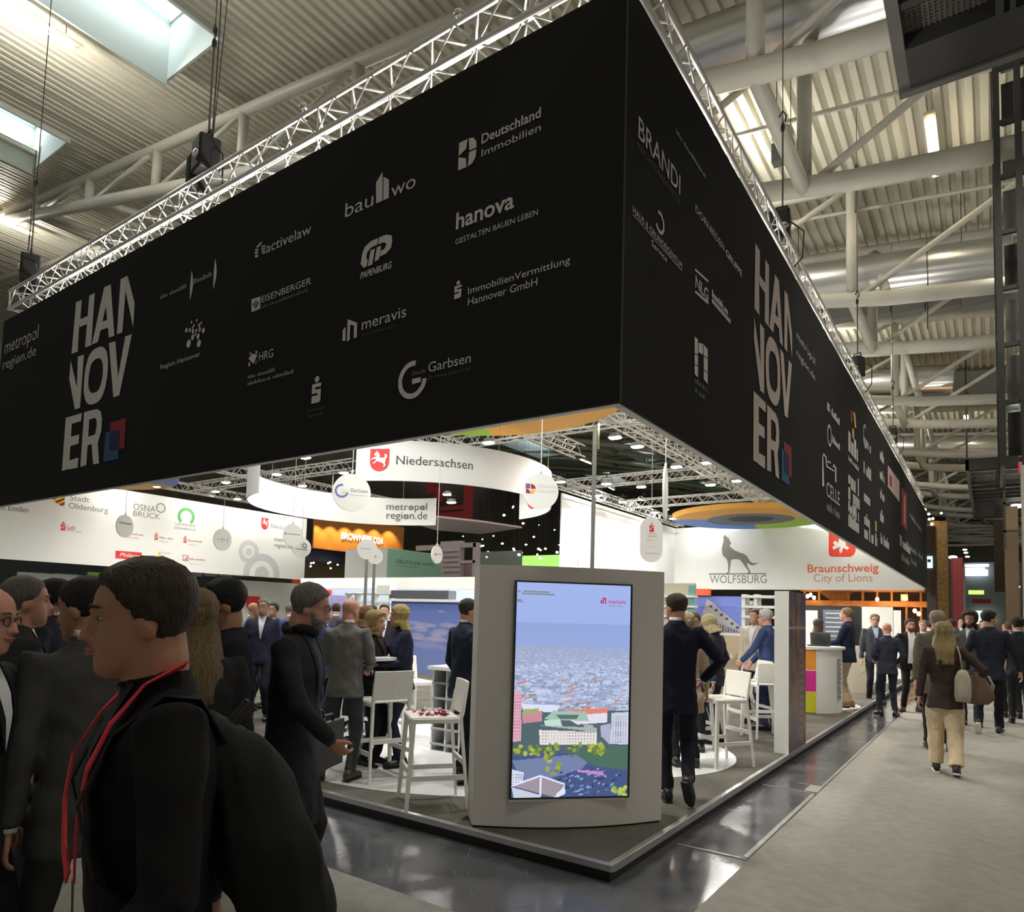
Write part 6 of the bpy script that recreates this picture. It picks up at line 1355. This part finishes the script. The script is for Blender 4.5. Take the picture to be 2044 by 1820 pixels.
                for r in range(n-1): F += [(r*m_, (r+1)*m_, off+(r+1)*m_, off+r*m_), (r*m_+m_-1, off+r*m_+m_-1, off+(r+1)*m_+m_-1, (r+1)*m_+m_-1)]
                for i in range(m_-1): F += [(i, off+i, off+i+1, i+1), ((n-1)*m_+i, (n-1)*m_+i+1, off+(n-1)*m_+i+1, off+(n-1)*m_+i)]
                g.add(V, F); g.build('hair_lengths', hairm(hc), root, True)
    if beard:
        g = G(); V = []; NB = 15; zb = np.linspace(-.012, .085, 8)
        for z in zb:
            for i in range(NB):
                th = math.radians(8+164*i/(NB-1)); e = 0.004 if (z < .066 or i in (0, 1, NB-1, NB-2)) else -.006
                if 5 < i < 9 and .040 < z < .062: e = -.004
                V.append(Th(headpt(th, z, e)))
        F = [(r*NB+i, r*NB+i+1, (r+1)*NB+i+1, (r+1)*NB+i) for r in range(7) for i in range(NB-1)]; g.add(V, F); g.build('beard', hairm(beard), root, True)
    if glasses:
        g = G()
        for sx in (-1, 1):
            g.tube([Th((sx*.033+.022*math.cos(a), .098-.004*abs(math.cos(a)), .114+.016*math.sin(a))) for a in np.linspace(0, 2*PI, 13)], .0020, 5)
            g.tube([Th((sx*.055, .094, .118)), Th((sx*.080, .03, .118)), Th((sx*.080, -.01, .110))], .0020, 5)
        g.tube([Th((-.011, .101, .116)), Th((.011, .101, .116))], .0018, 5); g.build('glasses', BLACKP, root)
    # ---- jacket: trunk and sleeves in one cloth
    f_ = fat; bust = .02 if female else 0
    TR = [(hem, .182*f_*(1.03 if female else 1), .128*f_, 0), (.90 if hem < .88 else hem+.05, .174*f_*(1.03 if female else 1), .124*f_, .005), (1.04, .158*f_*fw, .112*f_+.01*(f_ > 1.05), .008+.05*(f_-1)), (1.18, .172*W, .118*f_, .006+.05*(f_-1)), (1.30, .190*W, .124+bust, .004+bust*.5), (1.39, .196*W, .112, -.006), (1.445, .168*W, .088, -.014), (1.485, .108*W, .070, -.016), (1.515, .072, .066, -.014)]
    def trunkR(z):
        T_ = np.array(TR); return [np.interp(z, T_[:, 0], T_[:, k]) for k in (1, 2, 3)]
    g = G(); rings = []
    for z, rx, ry, oy in TR: rings.append((Tt((0, oy, z)), X, Y, rx, ry))
    if hem < .7:       # long coat: add a flared skirt
        rings = [(np.array((0, 0, z)), X, Y, rx, ry) for z, rx, ry in ((hem, .205*f_, .165), (hem+.2, .20*f_, .15), (.86, .18*f_, .13))]+rings[2:]
    g.loft(rings, 22, 2.35)
    sl = .92 if female else 1.0
    for sh, e, w, sx in ((shL, eL, wL, -1), (shR, eR, wR, 1)):
        a0 = Tt((sx*.10*W, -.008, 1.40)); g.tube([a0, sh+(sh-a0)*.05, sh+(e-sh)*.35, e, e+(w-e)*.5, w-(w-e)*.02], [.068*sl, .070*sl, .064*sl, .054*sl, .047*sl, .041*sl], 14)
    rr = random.Random(int(abs(pos[0])*991+abs(pos[1])*77)); ph = [rr.uniform(0, 6) for _ in range(6)]
    def wr(co):
        a = np.sin(co[:, 2]*38+co[:, 0]*14+ph[0])*np.sin(co[:, 0]*21+co[:, 1]*17+ph[1]); b = np.sin(co[:, 2]*19-co[:, 0]*26+co[:, 1]*9+ph[2])
        c = np.sin(co[:, 2]*61+np.sin(co[:, 0]*30+ph[4])*2+ph[3])
        return (.0026*a+.0030*b+.0012*c)
    jm = remeshed(g, 'jacket', cloth(jacket), vc, 3, wr); link(bpy.data.objects.new('jacket', jm), root)
    if lod < 3:
        g = G(); g.loft([(Tt((0, .0, 1.497)), X, Y, .078, .070), (Tt((0, -.014, 1.530)), X, Y, .067, .062), (Tt((0, -.016, 1.530)), X, Y, .060, .055), (Tt((0, 0, 1.50)), X, Y, .066, .06)], 18); g.build('jacket_collar', cloth(jacket), root, True)
    # ---- shirt front, collar, lapels
    def frontstrip(z0, z1, w0, w1, off, m, nm, xo=0.0):
        g = G(); V = []; nz, nx = 10, 6
        for a in range(nz+1):
            z = z0+(z1-z0)*a/nz; rx, ry, oy = trunkR(z); hw = w0+(w1-w0)*a/nz
            for b in range(nx+1):
                x = xo*(1-a/nz)+(-hw+2*hw*b/nx); q = max(-.98, min(.98, x/rx)); y = oy+(ry)*(1-abs(q)**2.35)**(1/2.35)+off; V.append(Tt((x, y, z)))
        V += [p-np.array((0, .004, 0)) for p in V]; n = (nz+1)*(nx+1); F = []
        for a in range(nz):
            for b in range(nx): i = a*(nx+1)+b; F += [(i, i+1, i+nx+2, i+nx+1)]
        g.add(V, F); g.build(nm, m, root, True)
    if shirt:
        sm = cloth(shirt)
        if open_jacket: frontstrip(.92, 1.51, .085*f_, .062, .010, sm, 'shirt')
        else: frontstrip(1.18, 1.51, .004, .060, .008, sm, 'shirt')
        if collar:
            g = G(); cb = .064; g.loft([(Tt((0, -.010, 1.512)), X, Y, cb, .060), (Tt((0, -.012, 1.556)), X, Y, .060, .057), (Tt((0, -.012, 1.556)), X, Y, .055, .052), (Tt((0, -.01, 1.515)), X, Y, .056, .053)], 18); g.build('shirt_collar', sm, root, True)
        for sx, e, w in ((-1, eL, wL), (1, eR, wR)):
            d = nrm(w-e); g = G(); g.tube([w-d*.012, w+d*.012], [.034, .033], 12); g.build('cuff', sm, root, True)
        if lod < 3 and lapels and not open_jacket:
            for sx in (-1, 1):
                g = G(); V = []
                for a in range(9):
                    z = 1.17+.33*a/8; hw = .004+.056*a/8; wl = .036*math.sin(min(1, (a+.6)/6)*PI/2)*(1 if a < 7 else .6)
                    for xx in (hw, hw+wl):
                        rx, ry, oy = trunkR(z); q = min(.97, xx/rx); V.append(Tt((sx*xx, oy+ry*(1-q**2.35)**(1/2.35)+.013, z)))
                g.add(V, [(2*a, 2*a+1, 2*a+3, 2*a+2) for a in range(8)]); g.build('lapel', cloth(jacket), root, True)
    if tie: frontstrip(1.20, 1.50, .030, .016, .016, cloth(tie), 'tie')
    if scarf: g = G(); g.tube([Tt((.075*math.cos(a), -.005+.075*math.sin(a), 1.515+.012*math.sin(3*a))) for a in np.linspace(0, 2*PI, 17)], .026, 8); g.build('scarf', cloth(scarf), root, True)
    if lanyard:
        for sx in (-1, 1):
            g = G(); V = []
            for a in range(15):
                t_ = a/14; z = 1.52-.36*t_; x = sx*(.058*(1-t_)+.006); rx, ry, oy = trunkR(z); q = min(.97, abs(x)/rx); y = oy+ry*(1-q**2.35)**(1/2.35)+.022
                for dx in (-.009, .009): V.append(Tt((x+dx, y, z)))
            V2 = [Tt((sx*.062+dx, -.07, 1.535)) for dx in (-.008, .008)]
            g.add(V, [(2*a, 2*a+1, 2*a+3, 2*a+2) for a in range(14)]); g.build('lanyard', mat('lanyard_red', (.62, .02, .04), .6) if lanyard == 'red' else mat('lanyard_white', (.7, .7, .7), .6), root)
        rx, ry, oy = trunkR(1.10); c_ = Tt((0, oy+ry+.028, 1.10)); g = G(); g.box(c_-np.array((.045, .002, .06)), c_+np.array((.045, .002, .06))); g.build('badge', mat('badge_white', (.65, .66, .68), .3), root)
    # ---- trousers or skirt
    tw = wide*(1.35 if trim == 'wide' else 1.0); g = G()
    g.loft([(np.array((0, 0, z)), X, Y, rx, ry) for z, rx, ry in ((.80, .150*f_, .100), (.86, .162*f_, .112*f_), (.93, .152*f_, .100*f_), (.98, .120*f_*fw, .080*f_))], 20, 2.2)
    for h, k, a, f in ((hl, kL, aL, lf), (hr, kR, aR, rf)):
        d = nrm(a-k); g.tube([h+np.array((0, 0, .01)), h+(k-h)*.4, k, k+(a-k)*.5, a-d*.01], [.090*f_, .080*tw, .064*tw, .057*tw, .055*tw], 14)
    if skirt:
        g = G(); g.loft([(np.array((0, 0, z)), X, Y, rx, ry) for z, rx, ry in ((.50, .20, .17), (.75, .19, .15), (.92, .165, .12), (1.04, .135, .10))], 20)
        if kind: pass
    tm = remeshed(g, 'skirt' if skirt else 'trousers', cloth(skirt or trousers), vc, 2, wr); link(bpy.data.objects.new('skirt' if skirt else 'trousers', tm), root)
    # ---- shoes
    for a, f in ((aL, lf), (aR, rf)):
        M = rotz(math.radians(f[4])) @ rotx(-math.radians(f[3])); o = a
        def q(x, y, z): return o+M@np.array((x, y, z-.085))
        ax = M@X; az = M@np.array((0, 0, 1.)); g = G()
        secs = [(-.075, .030, .030), (-.065, .034, .045), (-.02, .037, .052), (.05, .040, .040), (.11, .044, .032), (.16, .040, .026), (.195, .022, .018)]
        rings = []
        for y, wx, hh in secs: rings.append((q(0, y, .014+hh), ax, az, wx, hh))
        g.loft(rings, 14, 2.4); g.tube([q(0, -.02, .06), q(0, -.02, .115)], [.042, .040], 12)
        g.build('shoe', shoes or LEATHER, root, True)
        g = G(); g.loft([(q(0, y, .008), ax, az, wx*1.03, .009) for y, wx, hh in secs], 12, 4); g.build('sole', sole or SOLE, root)
    return root, Tt, Th, (wL, wR, eL, eR)
WALK = dict(lf=(-.09, .30, 0, 0, 3), rf=(.09, -.30, .07, 38, -3), lh=(-.24, -.14, .90), rh=(.24, .20, .92))
def here(px, py, z=PLAT): p = on(px, py, 2, z); return (p[0], p[1])
def behind(px, depth): p = at(px, 1200, depth); return (p[0], p[1])
def hfor(px, depth, ytop, z0):       # standing height that puts the crown at the photo's row
    return at(px, ytop, depth)[2]-z0
NAVY, BLK, GRY, CHA = (.010, .014, .032), (.0035, .0035, .0045), (.085, .085, .080), (.022, .023, .024)
GREYH, DARKH, BRNH, BLOH = (.22, .20, .18), (.012, .009, .007), (.07, .042, .022), (.46, .33, .14)
def Pn(label, px, depth=None, foot=None, ytop=None, a=0, H=None, onplat=False, **k):
    z0 = PLAT if onplat else .008
    pos = here(px, foot, z0) if foot else behind(px, depth)
    if H is None:
        dp = (np.array((*pos, z0))-CAM)@Fv; P = np.array((pos[0], pos[1], 1.7)); dpx = (P-CAM)@Fv
        # solve crown height for the given image row
        best = min(np.linspace(1.4, 2.05, 261), key=lambda z: abs((CY-FPX*((np.array((pos[0], pos[1], z))-CAM)@Uv)/((np.array((pos[0], pos[1], z))-CAM)@Fv))-ytop)); H = best-z0
    return person(label, pos, vis_yaw(px, a), H=H, z0=z0, **k)
# ---------------- foreground, dark against the stand
r0 = Pn('man in black jacket with red lanyard and backpack, closest to the camera', 348, depth=1.50, ytop=1128, a=98, hyaw=-4, lean=3, hpitch=4, jacket=BLK, trousers=BLK, shirt=(.02,.02,.03), collar=False, hair=('full', (.045,.028,.016)), tone='tan', lod=0, lapels=False, lf=(-.1, .26, 0, 0, 4), rf=(.1, -.28, .06, 35, -4), lh=(-.24, .20, .95), rh=(.27, -.16, .93), fat=1.03, wide=1.08)
def strap(root, Tt, pts, w, m, nm):
    g = G(); V = []
    P = [np.array(p, float) for p in pts]
    for i, p in enumerate(P):
        d = nrm(P[min(i+1, len(P)-1)]-P[max(0, i-1)]); n = nrm(np.cross(d, (0, 1, 0.2))); V += [Tt(p-n*w), Tt(p+n*w)]
    g.add(V, [(2*i, 2*i+1, 2*i+3, 2*i+2) for i in range(len(P)-1)]); o = g.build(nm, m, root); s_ = o.modifiers.new('s', 'SOLIDIFY'); s_.thickness = .004; return o
root, Tt, Th, _ = r0; LRED = mat('lanyard_bright_red', (.60, .015, .035), .6)
strap(root, Tt, [(.075, -.05, 1.545), (.098, .03, 1.505), (.095, .092, 1.44), (.075, .145, 1.36), (.030, .160, 1.28), (-.022, .162, 1.20), (-.075, .158, 1.15)], .021, LRED, 'lanyard')
strap(root, Tt, [(-.075, -.05, 1.545), (-.098, .03, 1.512), (-.104, .090, 1.44), (-.108, .128, 1.36), (-.104, .142, 1.28), (-.096, .146, 1.20), (-.088, .148, 1.15)], .019, LRED, 'lanyard')
strap(root, Tt, [(-.088, .150, 1.15), (-.088, .152, 1.10), (-.088, .154, 1.02)], .007, mat('lanyard_clip', (.10, .10, .10), .4), 'lanyard_clip')
g = G(); g.box((-.13, .156, .90), (-.045, .162, 1.02)); g.build('badge', mat('badge_grey', (.12, .12, .13), .3), root)
g = G(); g.loft([((0, y, z), (1, 0, 0), (0, .25, 1), rx, rz) for y, z, rx, rz in ((-.10, 1.20, .15, .20), (-.16, 1.19, .165, .245), (-.24, 1.15, .16, .24), (-.31, 1.10, .13, .19), (-.34, 1.06, .09, .12))], 24, 3.0); g.ell((0, -.30, .98), (.13, .09, .12), 18, 10)
bk = remeshed(g, 'backpack', fabric('backpack_nylon', (.008, .009, .008)), .010, 4, lambda co: .004*np.sin(co[:, 2]*30+co[:, 0]*11)+.003*np.sin(co[:, 0]*37+co[:, 2]*17))
t = empty('backpack', (0, 0, 0), label='black rounded backpack on the closest man', cat='backpack'); t.matrix_world = root.matrix_world.copy(); t.location = root.location; t.rotation_euler = root.rotation_euler; t.scale = root.scale
link(bpy.data.objects.new('bag', bk), t)
for sx in (-1, 1):
    o = strap(t, Tt, [(sx*.10, -.13, 1.36), (sx*.105, -.07, 1.475), (sx*.108, .0, 1.487), (sx*.115, .09, 1.42), (sx*.13, .145, 1.30), (sx*.15, .12, 1.16), (sx*.17, .02, 1.06), (sx*.15, -.12, 1.00)], .026, fabric('strap_nylon', (.010, .010, .011)), 'strap')
g = G(); g.tube([(.02, -.13, 1.40), (.02, -.17, 1.45), (-.02, -.17, 1.45), (-.02, -.13, 1.40)], .009, 8); g.build('handle', BLACKP, t)
Pn('man in a dark grey suit walking away bent forward, behind the closest man', 205, depth=2.62, ytop=1150, a=22, lean=8, hyaw=35, hpitch=8, jacket=(.036,.037,.035), trousers=(.032,.034,.032), hair=('short', DARKH), tone='tan', lod=0, lf=(-.1, .22, 0, 0, 3), rf=(.1, -.25, .06, 35, -3), hem=.76, fat=1.08)
Pn('bald man with glasses and dark suit cut by the left picture edge', -48, depth=2.35, ytop=1168, a=-120, jacket=(.010,.010,.014), trousers=BLK, hair=('fringe', GREYH), tone='pink', lod=0, glasses=True, hpitch=6)
Pn('man with thinning grey hair and white shirt looking right, at the left edge', 40, depth=3.35, ytop=1152, a=-78, jacket=CHA, hair=('short', (.16,.14,.13)), tone='pink', lod=1, open_jacket=True, hyaw=-4)
Pn('dark haired man between the grey haired man and the dark grey suit', 112, depth=4.6, ytop=1158, a=60, jacket=(.02,.02,.03), hair=('full', DARKH), tone='tan', lod=1)
Pn('woman with blonde brown hair and black jacket right behind the closest man', 392, depth=3.0, ytop=1180, a=15, jacket=(.012,.012,.014), shirt=None, hair=('long', (.22,.15,.07)), female=True, lod=1, wide=1.12)
Pn('bearded man with black hair and dark suit facing left', 458, depth=3.42, ytop=1158, a=98, jacket=(.010,.012,.018), trousers=(.01,.012,.018), shirt=(.42,.42,.44), hair=('full', DARKH), tone='tan', beard=(.02,.014,.01), lod=0, fat=1.05, lh=(-.2, .2, .95), rh=(.22, .12, .92), hpitch=5)
cg = Pn('grey haired man in a long dark coat looking down to the right', 590, depth=3.75, ytop=1166, a=-112, hyaw=14, hpitch=12, jacket=(.016,.017,.020), trousers=(.02,.02,.022), shirt=(.05,.05,.055), hair=('full', GREYH), tone='pink', beard=(.20,.18,.17), lod=0, hem=.50, lean=4, scarf=(.01,.01,.012), lh=(-.27, -.04, .86), rh=(.10, .26, .96, (1, -.3, -.4), 1.0), open_jacket=False)
q_ = at(652, 1490, 3.95); g = G(); g.box((-.17, -.02, -.24), (.17, .02, .02)); g.tube([(-.06, 0, .02), (-.05, 0, .06), (.05, 0, .06), (.06, 0, .02)], .008, 6)
bo = g.build('briefcase', mat('case_black', (.012, .012, .012), .4)); bo.location = (q_[0], q_[1], q_[2]+.12); bo.rotation_euler = (0, 0, vis_yaw(652, 62)); tag(bo, 'flat black document case beside the man in the long coat', 'briefcase')
# ---------------- on the stand, left of the kiosk
Pn('bald man in a mid grey suit seen from behind at the bar table', 680, foot=1556, ytop=1196, onplat=True, a=-18, hyaw=-25, hpitch=6, jacket=(.115,.115,.108), trousers=(.045,.048,.055), hair=('bald', (.16,.10,.07)), tone='pink', lod=1, fat=1.03, lf=(-.19, -.02, 0, 0, 20), rf=(.10, -.04, 0, 0, -14), rh=(.16, .24, 1.06), lh=(-.10, .28, 1.04), lean=3, shoes=mat('shoe_brown', (.08, .045, .03), .4), hem=.80)
Pn('blonde woman in a navy blazer holding a coffee cup, facing left', 797, foot=1528, ytop=1208, onplat=True, a=104, H=None, hyaw=-4, jacket=(.016,.020,.045), trousers=(.018,.020,.040), shirt=None, hair=('bob', (.62,.46,.16)), lod=1, female=True, lh=(-.13, .32, 1.10, (-.3, -1, -.6), .9), rh=(.10, .10, 1.04, (.6, -1, -.2), .7), lean=4, hem=.84)
Pn('woman with blonde curls and black jacket behind the bar table', 750, depth=7.0, ytop=1222, onplat=True, a=-118, jacket=(.008,.008,.010), shirt=(.05,.02,.015), hair=('curly', (.50,.36,.15)), lod=1, female=True, scarf=(.30,.20,.10), lh=(-.1, .3, 1.05), rh=(.1, .3, 1.05))
Pn('man in a navy suit looking right, left of the kiosk', 921, foot=1560, ytop=1196, onplat=True, a=-58, hyaw=-22, jacket=(.012,.018,.034), trousers=(.008,.010,.016), shirt=(.62,.63,.66), hair=('short', (.05,.042,.038)), tone='pink', lod=1, fat=1.10, lh=(-.22, .12, .92, (-.8, -1, 0), .2), rh=(.2, .16, .95), lf=(-.12, .06, 0, 0, 12), rf=(.12, -.05, 0, 0, -10))
Pn('man in a bright navy suit mostly hidden behind the left edge of the kiosk', 968, foot=1530, ytop=1205, onplat=True, a=60, jacket=(.02,.035,.10), trousers=(.01,.012,.02), lod=2, tone='fair', hair=('short', BRNH))
# crowd behind, left of the kiosk
bgs = [(470, 9.0, 1200, 90, (.05,.07,.22), ('short', BRNH), 'man in a blue shirt in the crowd right of the black haired man'), (505, 10.5, 1203, -100, (.06,.08,.20), ('bald', BRNH), 'balding man in light blue deep in the left crowd'), (527, 9.6, 1196, 170, (.02,.02,.04), ('short', GREYH), 'grey haired man in the left crowd beside the long coat man'), (548, 11, 1204, 150, (.03,.05,.16), ('short', DARKH), 'dark haired man in navy deep in the left crowd'), (626, 9.2, 1206, -165, (.20,.30,.62), ('short', BLOH), 'person in a bright light blue jacket behind the bald man'), (642, 8.6, 1209, 60, (.02,.03,.09), ('short', BRNH), 'brown haired man in navy close to the bald man'), (650, 10.2, 1208, -60, (.03,.04,.08), ('short', DARKH), 'dark haired man peeping beside the bald man'), (716, 9.0, 1212, 178, (.02,.025,.07), ('short', (.10,.05,.03)), 'red faced man in a navy suit right of the bald man'), (733, 8.2, 1210, 25, (.02,.025,.09), ('bob', (.20,.10,.04)), 'auburn haired woman in navy seen from behind'), (700, 11, 1203, 20, (.02,.02,.03), ('short', DARKH), 'dark haired man far behind the bald man'), (745, 11.5, 1209, 10, (.015,.015,.02), ('short', DARKH), 'dark haired man seen from behind near the sky picture'), (768, 10.6, 1207, 180, (.02,.02,.03), ('short', (.03,.02,.015)), 'man half hidden behind the blonde bob'), (672, 12.5, 1205, 0, (.06,.06,.07), ('short', BRNH), 'man in grey far behind the bar table'), (580, 12, 1205, 20, (.10,.10,.11), ('short', GREYH), 'grey haired man far behind the long coat man'), (440, 11.5, 1205, 120, (.05,.05,.07), ('short', DARKH), 'dark haired visitor far behind the bearded man'), (160, 7.5, 1195, 200, (.06,.06,.06), ('short', (.30,.22,.12)), 'fair haired visitor behind the dark haired man on the left')]
for px, dp, yt, a, jc, hr, lb in bgs:
    fem = 'woman' in lb
    Pn(lb, px, depth=dp, ytop=yt, onplat=True, a=a, jacket=jc, trousers=(.012,.013,.02), shirt=(.5,.5,.52), hair=hr, tone=rnd.choice(['fair', 'pink', 'tan']), lod=3, female=fem, lh=(-.14, .26, 1.02) if fem or dp < 9 else None)
# ---------------- right of the kiosk
Pn('tall man in a black navy suit stepping away beside the right edge of the kiosk', 1346, foot=1600, ytop=1186, onplat=True, a=4, hyaw=38, jacket=(.008,.010,.024), trousers=(.007,.008,.016), shirt=(.6,.6,.6), hair=('short', (.06,.045,.035)), tone='pink', lod=0, lf=(-.06, .0, 0, 0, 10), rf=(.10, -.20, .13, 55, -25), lh=(-.22, .16, .98), rh=(.24, .12, 1.02, (1, -.6, 0), .3), hem=.74, fat=1.04)
Pn('blonde woman in a beige coat half hidden behind the tall man in black', 1372, depth=7.4, ytop=1224, onplat=True, a=20, jacket=(.36,.28,.20), trousers=(.01,.01,.01), shirt=None, hair=('long', (.50,.42,.22)), female=True, lod=2, hem=.62)
Pn('man with glasses and a pale shirt facing the camera, behind the tall man', 1386, depth=8.4, ytop=1223, onplat=True, a=175, jacket=(.04,.05,.08), shirt=(.45,.50,.62), hair=('short', (.12,.06,.035)), tone='pink', glasses=True, lod=2, hpitch=10, open_jacket=True)
Pn('blonde woman in a dark pinstripe suit looking down to the left', 1425, foot=1484, ytop=1226, onplat=True, a=58, hpitch=22, jacket=(.018,.019,.028), trousers=(.02,.021,.03), shirt=None, hair=('bob', (.60,.50,.28)), female=True, lod=1, lh=(-.16, .16, .98), rh=(.20, .10, .92), hem=.78, lean=4)
Pn('white haired man in a royal blue suit with pink lanyard holding a stool back', 1537, foot=1458, ytop=1217, onplat=True, a=68, jacket=(.030,.048,.125), trousers=(.02,.03,.08), shirt=(.60,.35,.38), hair=('full', (.62,.60,.57)), tone='pink', glasses=True, lod=1, lanyard='red', lh=(-.18, .36, .98, (-.5, -1, 0), .8), rh=(.12, .34, .95, (.6, -1, 0), .8), lean=5)
Pn('man in a light beige jacket behind the ladder shelf', 1508, depth=10.6, ytop=1216, onplat=True, a=150, jacket=(.42,.38,.30), trousers=(.02,.02,.02), hair=('short', (.08,.05,.035)), tone='fair', lod=3)
Pn('woman with long brown hair behind the coloured counter', 1632, depth=13.6, ytop=1236, onplat=True, a=-70, jacket=(.55,.42,.36), shirt=None, hair=('long', (.10,.065,.045)), female=True, lod=2, lh=(-.2, .2, 1.0))
Pn('smiling man in a navy jacket and khaki trousers at the coloured counter', 1692, foot=1412, ytop=1214, onplat=True, a=78, jacket=(.010,.014,.034), trousers=(.50,.40,.26), shirt=(.66,.70,.78), hair=('full', (.30,.19,.10)), tone='pink', lod=1, fat=1.14, lh=(-.16, .36, 1.10, (-.4, -1, -.3), .4), rh=(.14, .30, 1.04, (.6, -1, -.3), .5), shoes=mat('shoe_tan', (.35, .16, .05), .5), hpitch=-3)
Pn('man with glasses in a grey suit listening, hand in pocket', 1747, foot=1404, ytop=1226, a=-168, jacket=(.050,.055,.065), trousers=(.014,.016,.024), shirt=(.42,.50,.66), hair=('short', (.20,.19,.18)), tone='pink', glasses=True, lod=2, open_jacket=False)
Pn('bald man in a dark checked suit seen from behind on the dark floor', 1772, foot=1430, ytop=1244, a=14, hyaw=-20, jacket=(.024,.028,.040), trousers=(.018,.020,.028), hair=('bald', (.26,.16,.11)), tone='pink', lod=1, lh=(-.16, .16, 1.05), rh=(.2, .14, 1.0), lf=(-.14, -.02, 0, 0, 14), rf=(.13, 0, 0, 0, -30))
Pn('stout bearded man with an open black jacket and white shirt', 1818, foot=1420, ytop=1236, a=-160, jacket=(.008,.008,.010), trousers=(.012,.010,.010), shirt=(.72,.73,.76), hair=('full', (.05,.035,.028)), beard=(.08,.05,.035), tone='pink', lod=1, open_jacket=True, fat=1.2, lf=(-.14, .05, 0, 0, 25), rf=(.14, .02, 0, 0, -35), shoes=mat('shoe_oxblood', (.10, .03, .02), .4), rh=(.28, .05, .95, (1, -.3, 0), .4))
w_ = Pn('woman with long fair hair, brown blazer and wide cream trousers walking away', 1888, foot=1545, ytop=1242, a=2, hyaw=-8, jacket=(.040,.026,.024), trousers=(.58,.47,.31), shirt=None, hair=('long', (.42,.32,.15)), female=True, lod=0, trim='wide', hem=.76, lf=(-.09, .10, 0, 0, 2), rf=(.10, -.12, .02, 15, -4), lh=(-.26, -.02, .86), rh=(.30, -.02, .98, (1, -.5, 0), .6), shoes=mat('sneaker_black', (.02, .02, .02), .5), sole=mat('sneaker_white', (.75, .74, .70), .6), wide=1.06)
root = w_[0]; t = empty('tote_bag', (0, 0, 0), label='cream and brown tote bag on the shoulder of the woman walking away', cat='bag'); t.location = root.location; t.rotation_euler = root.rotation_euler; t.scale = root.scale
CRE = fabric('canvas_cream', (.40, .36, .28)); BRB = fabric('canvas_brown', (.13, .085, .065))
g = G(); g.loft([((.17, -.16, z), (1, 0, 0), (0, 1, 0), rx, ry) for z, rx, ry in ((.86, .07, .05), (.92, .085, .06), (1.12, .08, .05), (1.20, .05, .03), (1.22, .022, .02))], 14, 2.6); g.build('cream_panel', CRE, t, True)
g = G(); g.loft([((.32, -.08, z), (1, .2, 0), (-.2, 1, 0), rx, ry) for z, rx, ry in ((.84, .10, .05), (.90, .16, .075), (1.00, .15, .07), (1.14, .07, .04), (1.20, .03, .02))], 14, 2.4); g.build('brown_body', BRB, t, True)
g = G(); g.tube([(.17, -.15, 1.20), (.15, -.13, 1.38), (.13, -.06, 1.475), (.13, .02, 1.47), (.15, .08, 1.40)], .017, 8, flat=.4); g.build('strap', CRE, t, True)
g = G(); g.tube([(.42, -.05, 1.16), (.47, -.04, 1.05), (.45, -.03, .92)], .012, 8); g.build('handle', CRE, t, True)
Pn('tall grey haired man in an olive coat directly before the fair haired woman', 1871, depth=9.4, ytop=1220, a=5, jacket=(.10,.09,.065), trousers=(.015,.014,.014), shirt=None, hair=('full', (.42,.33,.24)), tone='fair', lod=2, hem=.70, fat=1.1, wide=1.08)
Pn('tall dark haired man in navy striding away and glancing right', 1978, foot=1466, ytop=1219, a=0, hyaw=-62, jacket=(.014,.017,.028), trousers=(.008,.008,.012), shirt=None, hair=('full', (.02,.015,.012)), tone='fair', lod=0, lf=(-.15, -.10, .08, 48, 2), rf=(.10, .10, 0, 0, -10), lh=(-.28, .02, .90), rh=(.36, .08, .88, (1, -.4, 0), .5), hem=.78, fat=1.05, wide=1.04, shoes=mat('sneaker_black', (.02, .02, .02), .5), sole=mat('sneaker_white', (.75, .74, .70), .6))
Pn('man in a dark grey suit cut by the right picture edge', 2036, foot=1445, ytop=1233, a=2, hyaw=30, jacket=(.026,.029,.030), trousers=(.026,.029,.030), hair=('full', (.015,.012,.01)), tone='fair', lod=1, lf=(-.1, .05, 0, 0, 5), rf=(.12, -.08, 0, 0, -5))
Pn('bearded man with a knitted cap and grey jacket facing the camera in the aisle', 1936, depth=11.8, ytop=1222, a=170, jacket=(.055,.065,.070), trousers=(.03,.035,.05), shirt=(.6,.6,.6), hair=('curly', (.06,.04,.02)), beard=(.04,.025,.02), tone='tan', lod=2)
far = [(1842, 15.5, 1238, 175, (.10,.05,.05), ('short', (.30,.25,.22)), 'older man in the aisle just right of the stout bearded man'), (1855, 17.5, 1240, 5, (.06,.05,.04), ('short', BRNH), 'brown haired visitor far down the aisle behind the stout man'), (1898, 14.5, 1236, 10, (.05,.04,.04), ('short', BRNH), 'brown haired visitor right of the olive coat'), (1918, 18.5, 1232, 190, (.04,.04,.045), ('short', DARKH), 'visitor below the red column banner'), (1962, 19, 1238, 170, (.02,.02,.03), ('short', BRNH), 'visitor deep in the aisle between cap and striding man'), (2016, 13.0, 1240, 12, (.30,.20,.15), ('short', (.16,.09,.05)), 'reddish haired visitor right of the striding man'), (2006, 17, 1242, 180, (.05,.05,.07), ('short', BRNH), 'visitor far behind the striding man'), (1884, 21, 1240, 180, (.03,.03,.04), ('short', DARKH), 'visitor farthest down the aisle near the chipboard column')]
for px, dp, yt, a, jc, hr, lb in far: Pn(lb, px, depth=dp, ytop=yt, a=a, jacket=jc, trousers=(.02,.02,.025), hair=hr, tone=rnd.choice(['fair', 'pink']), lod=3)
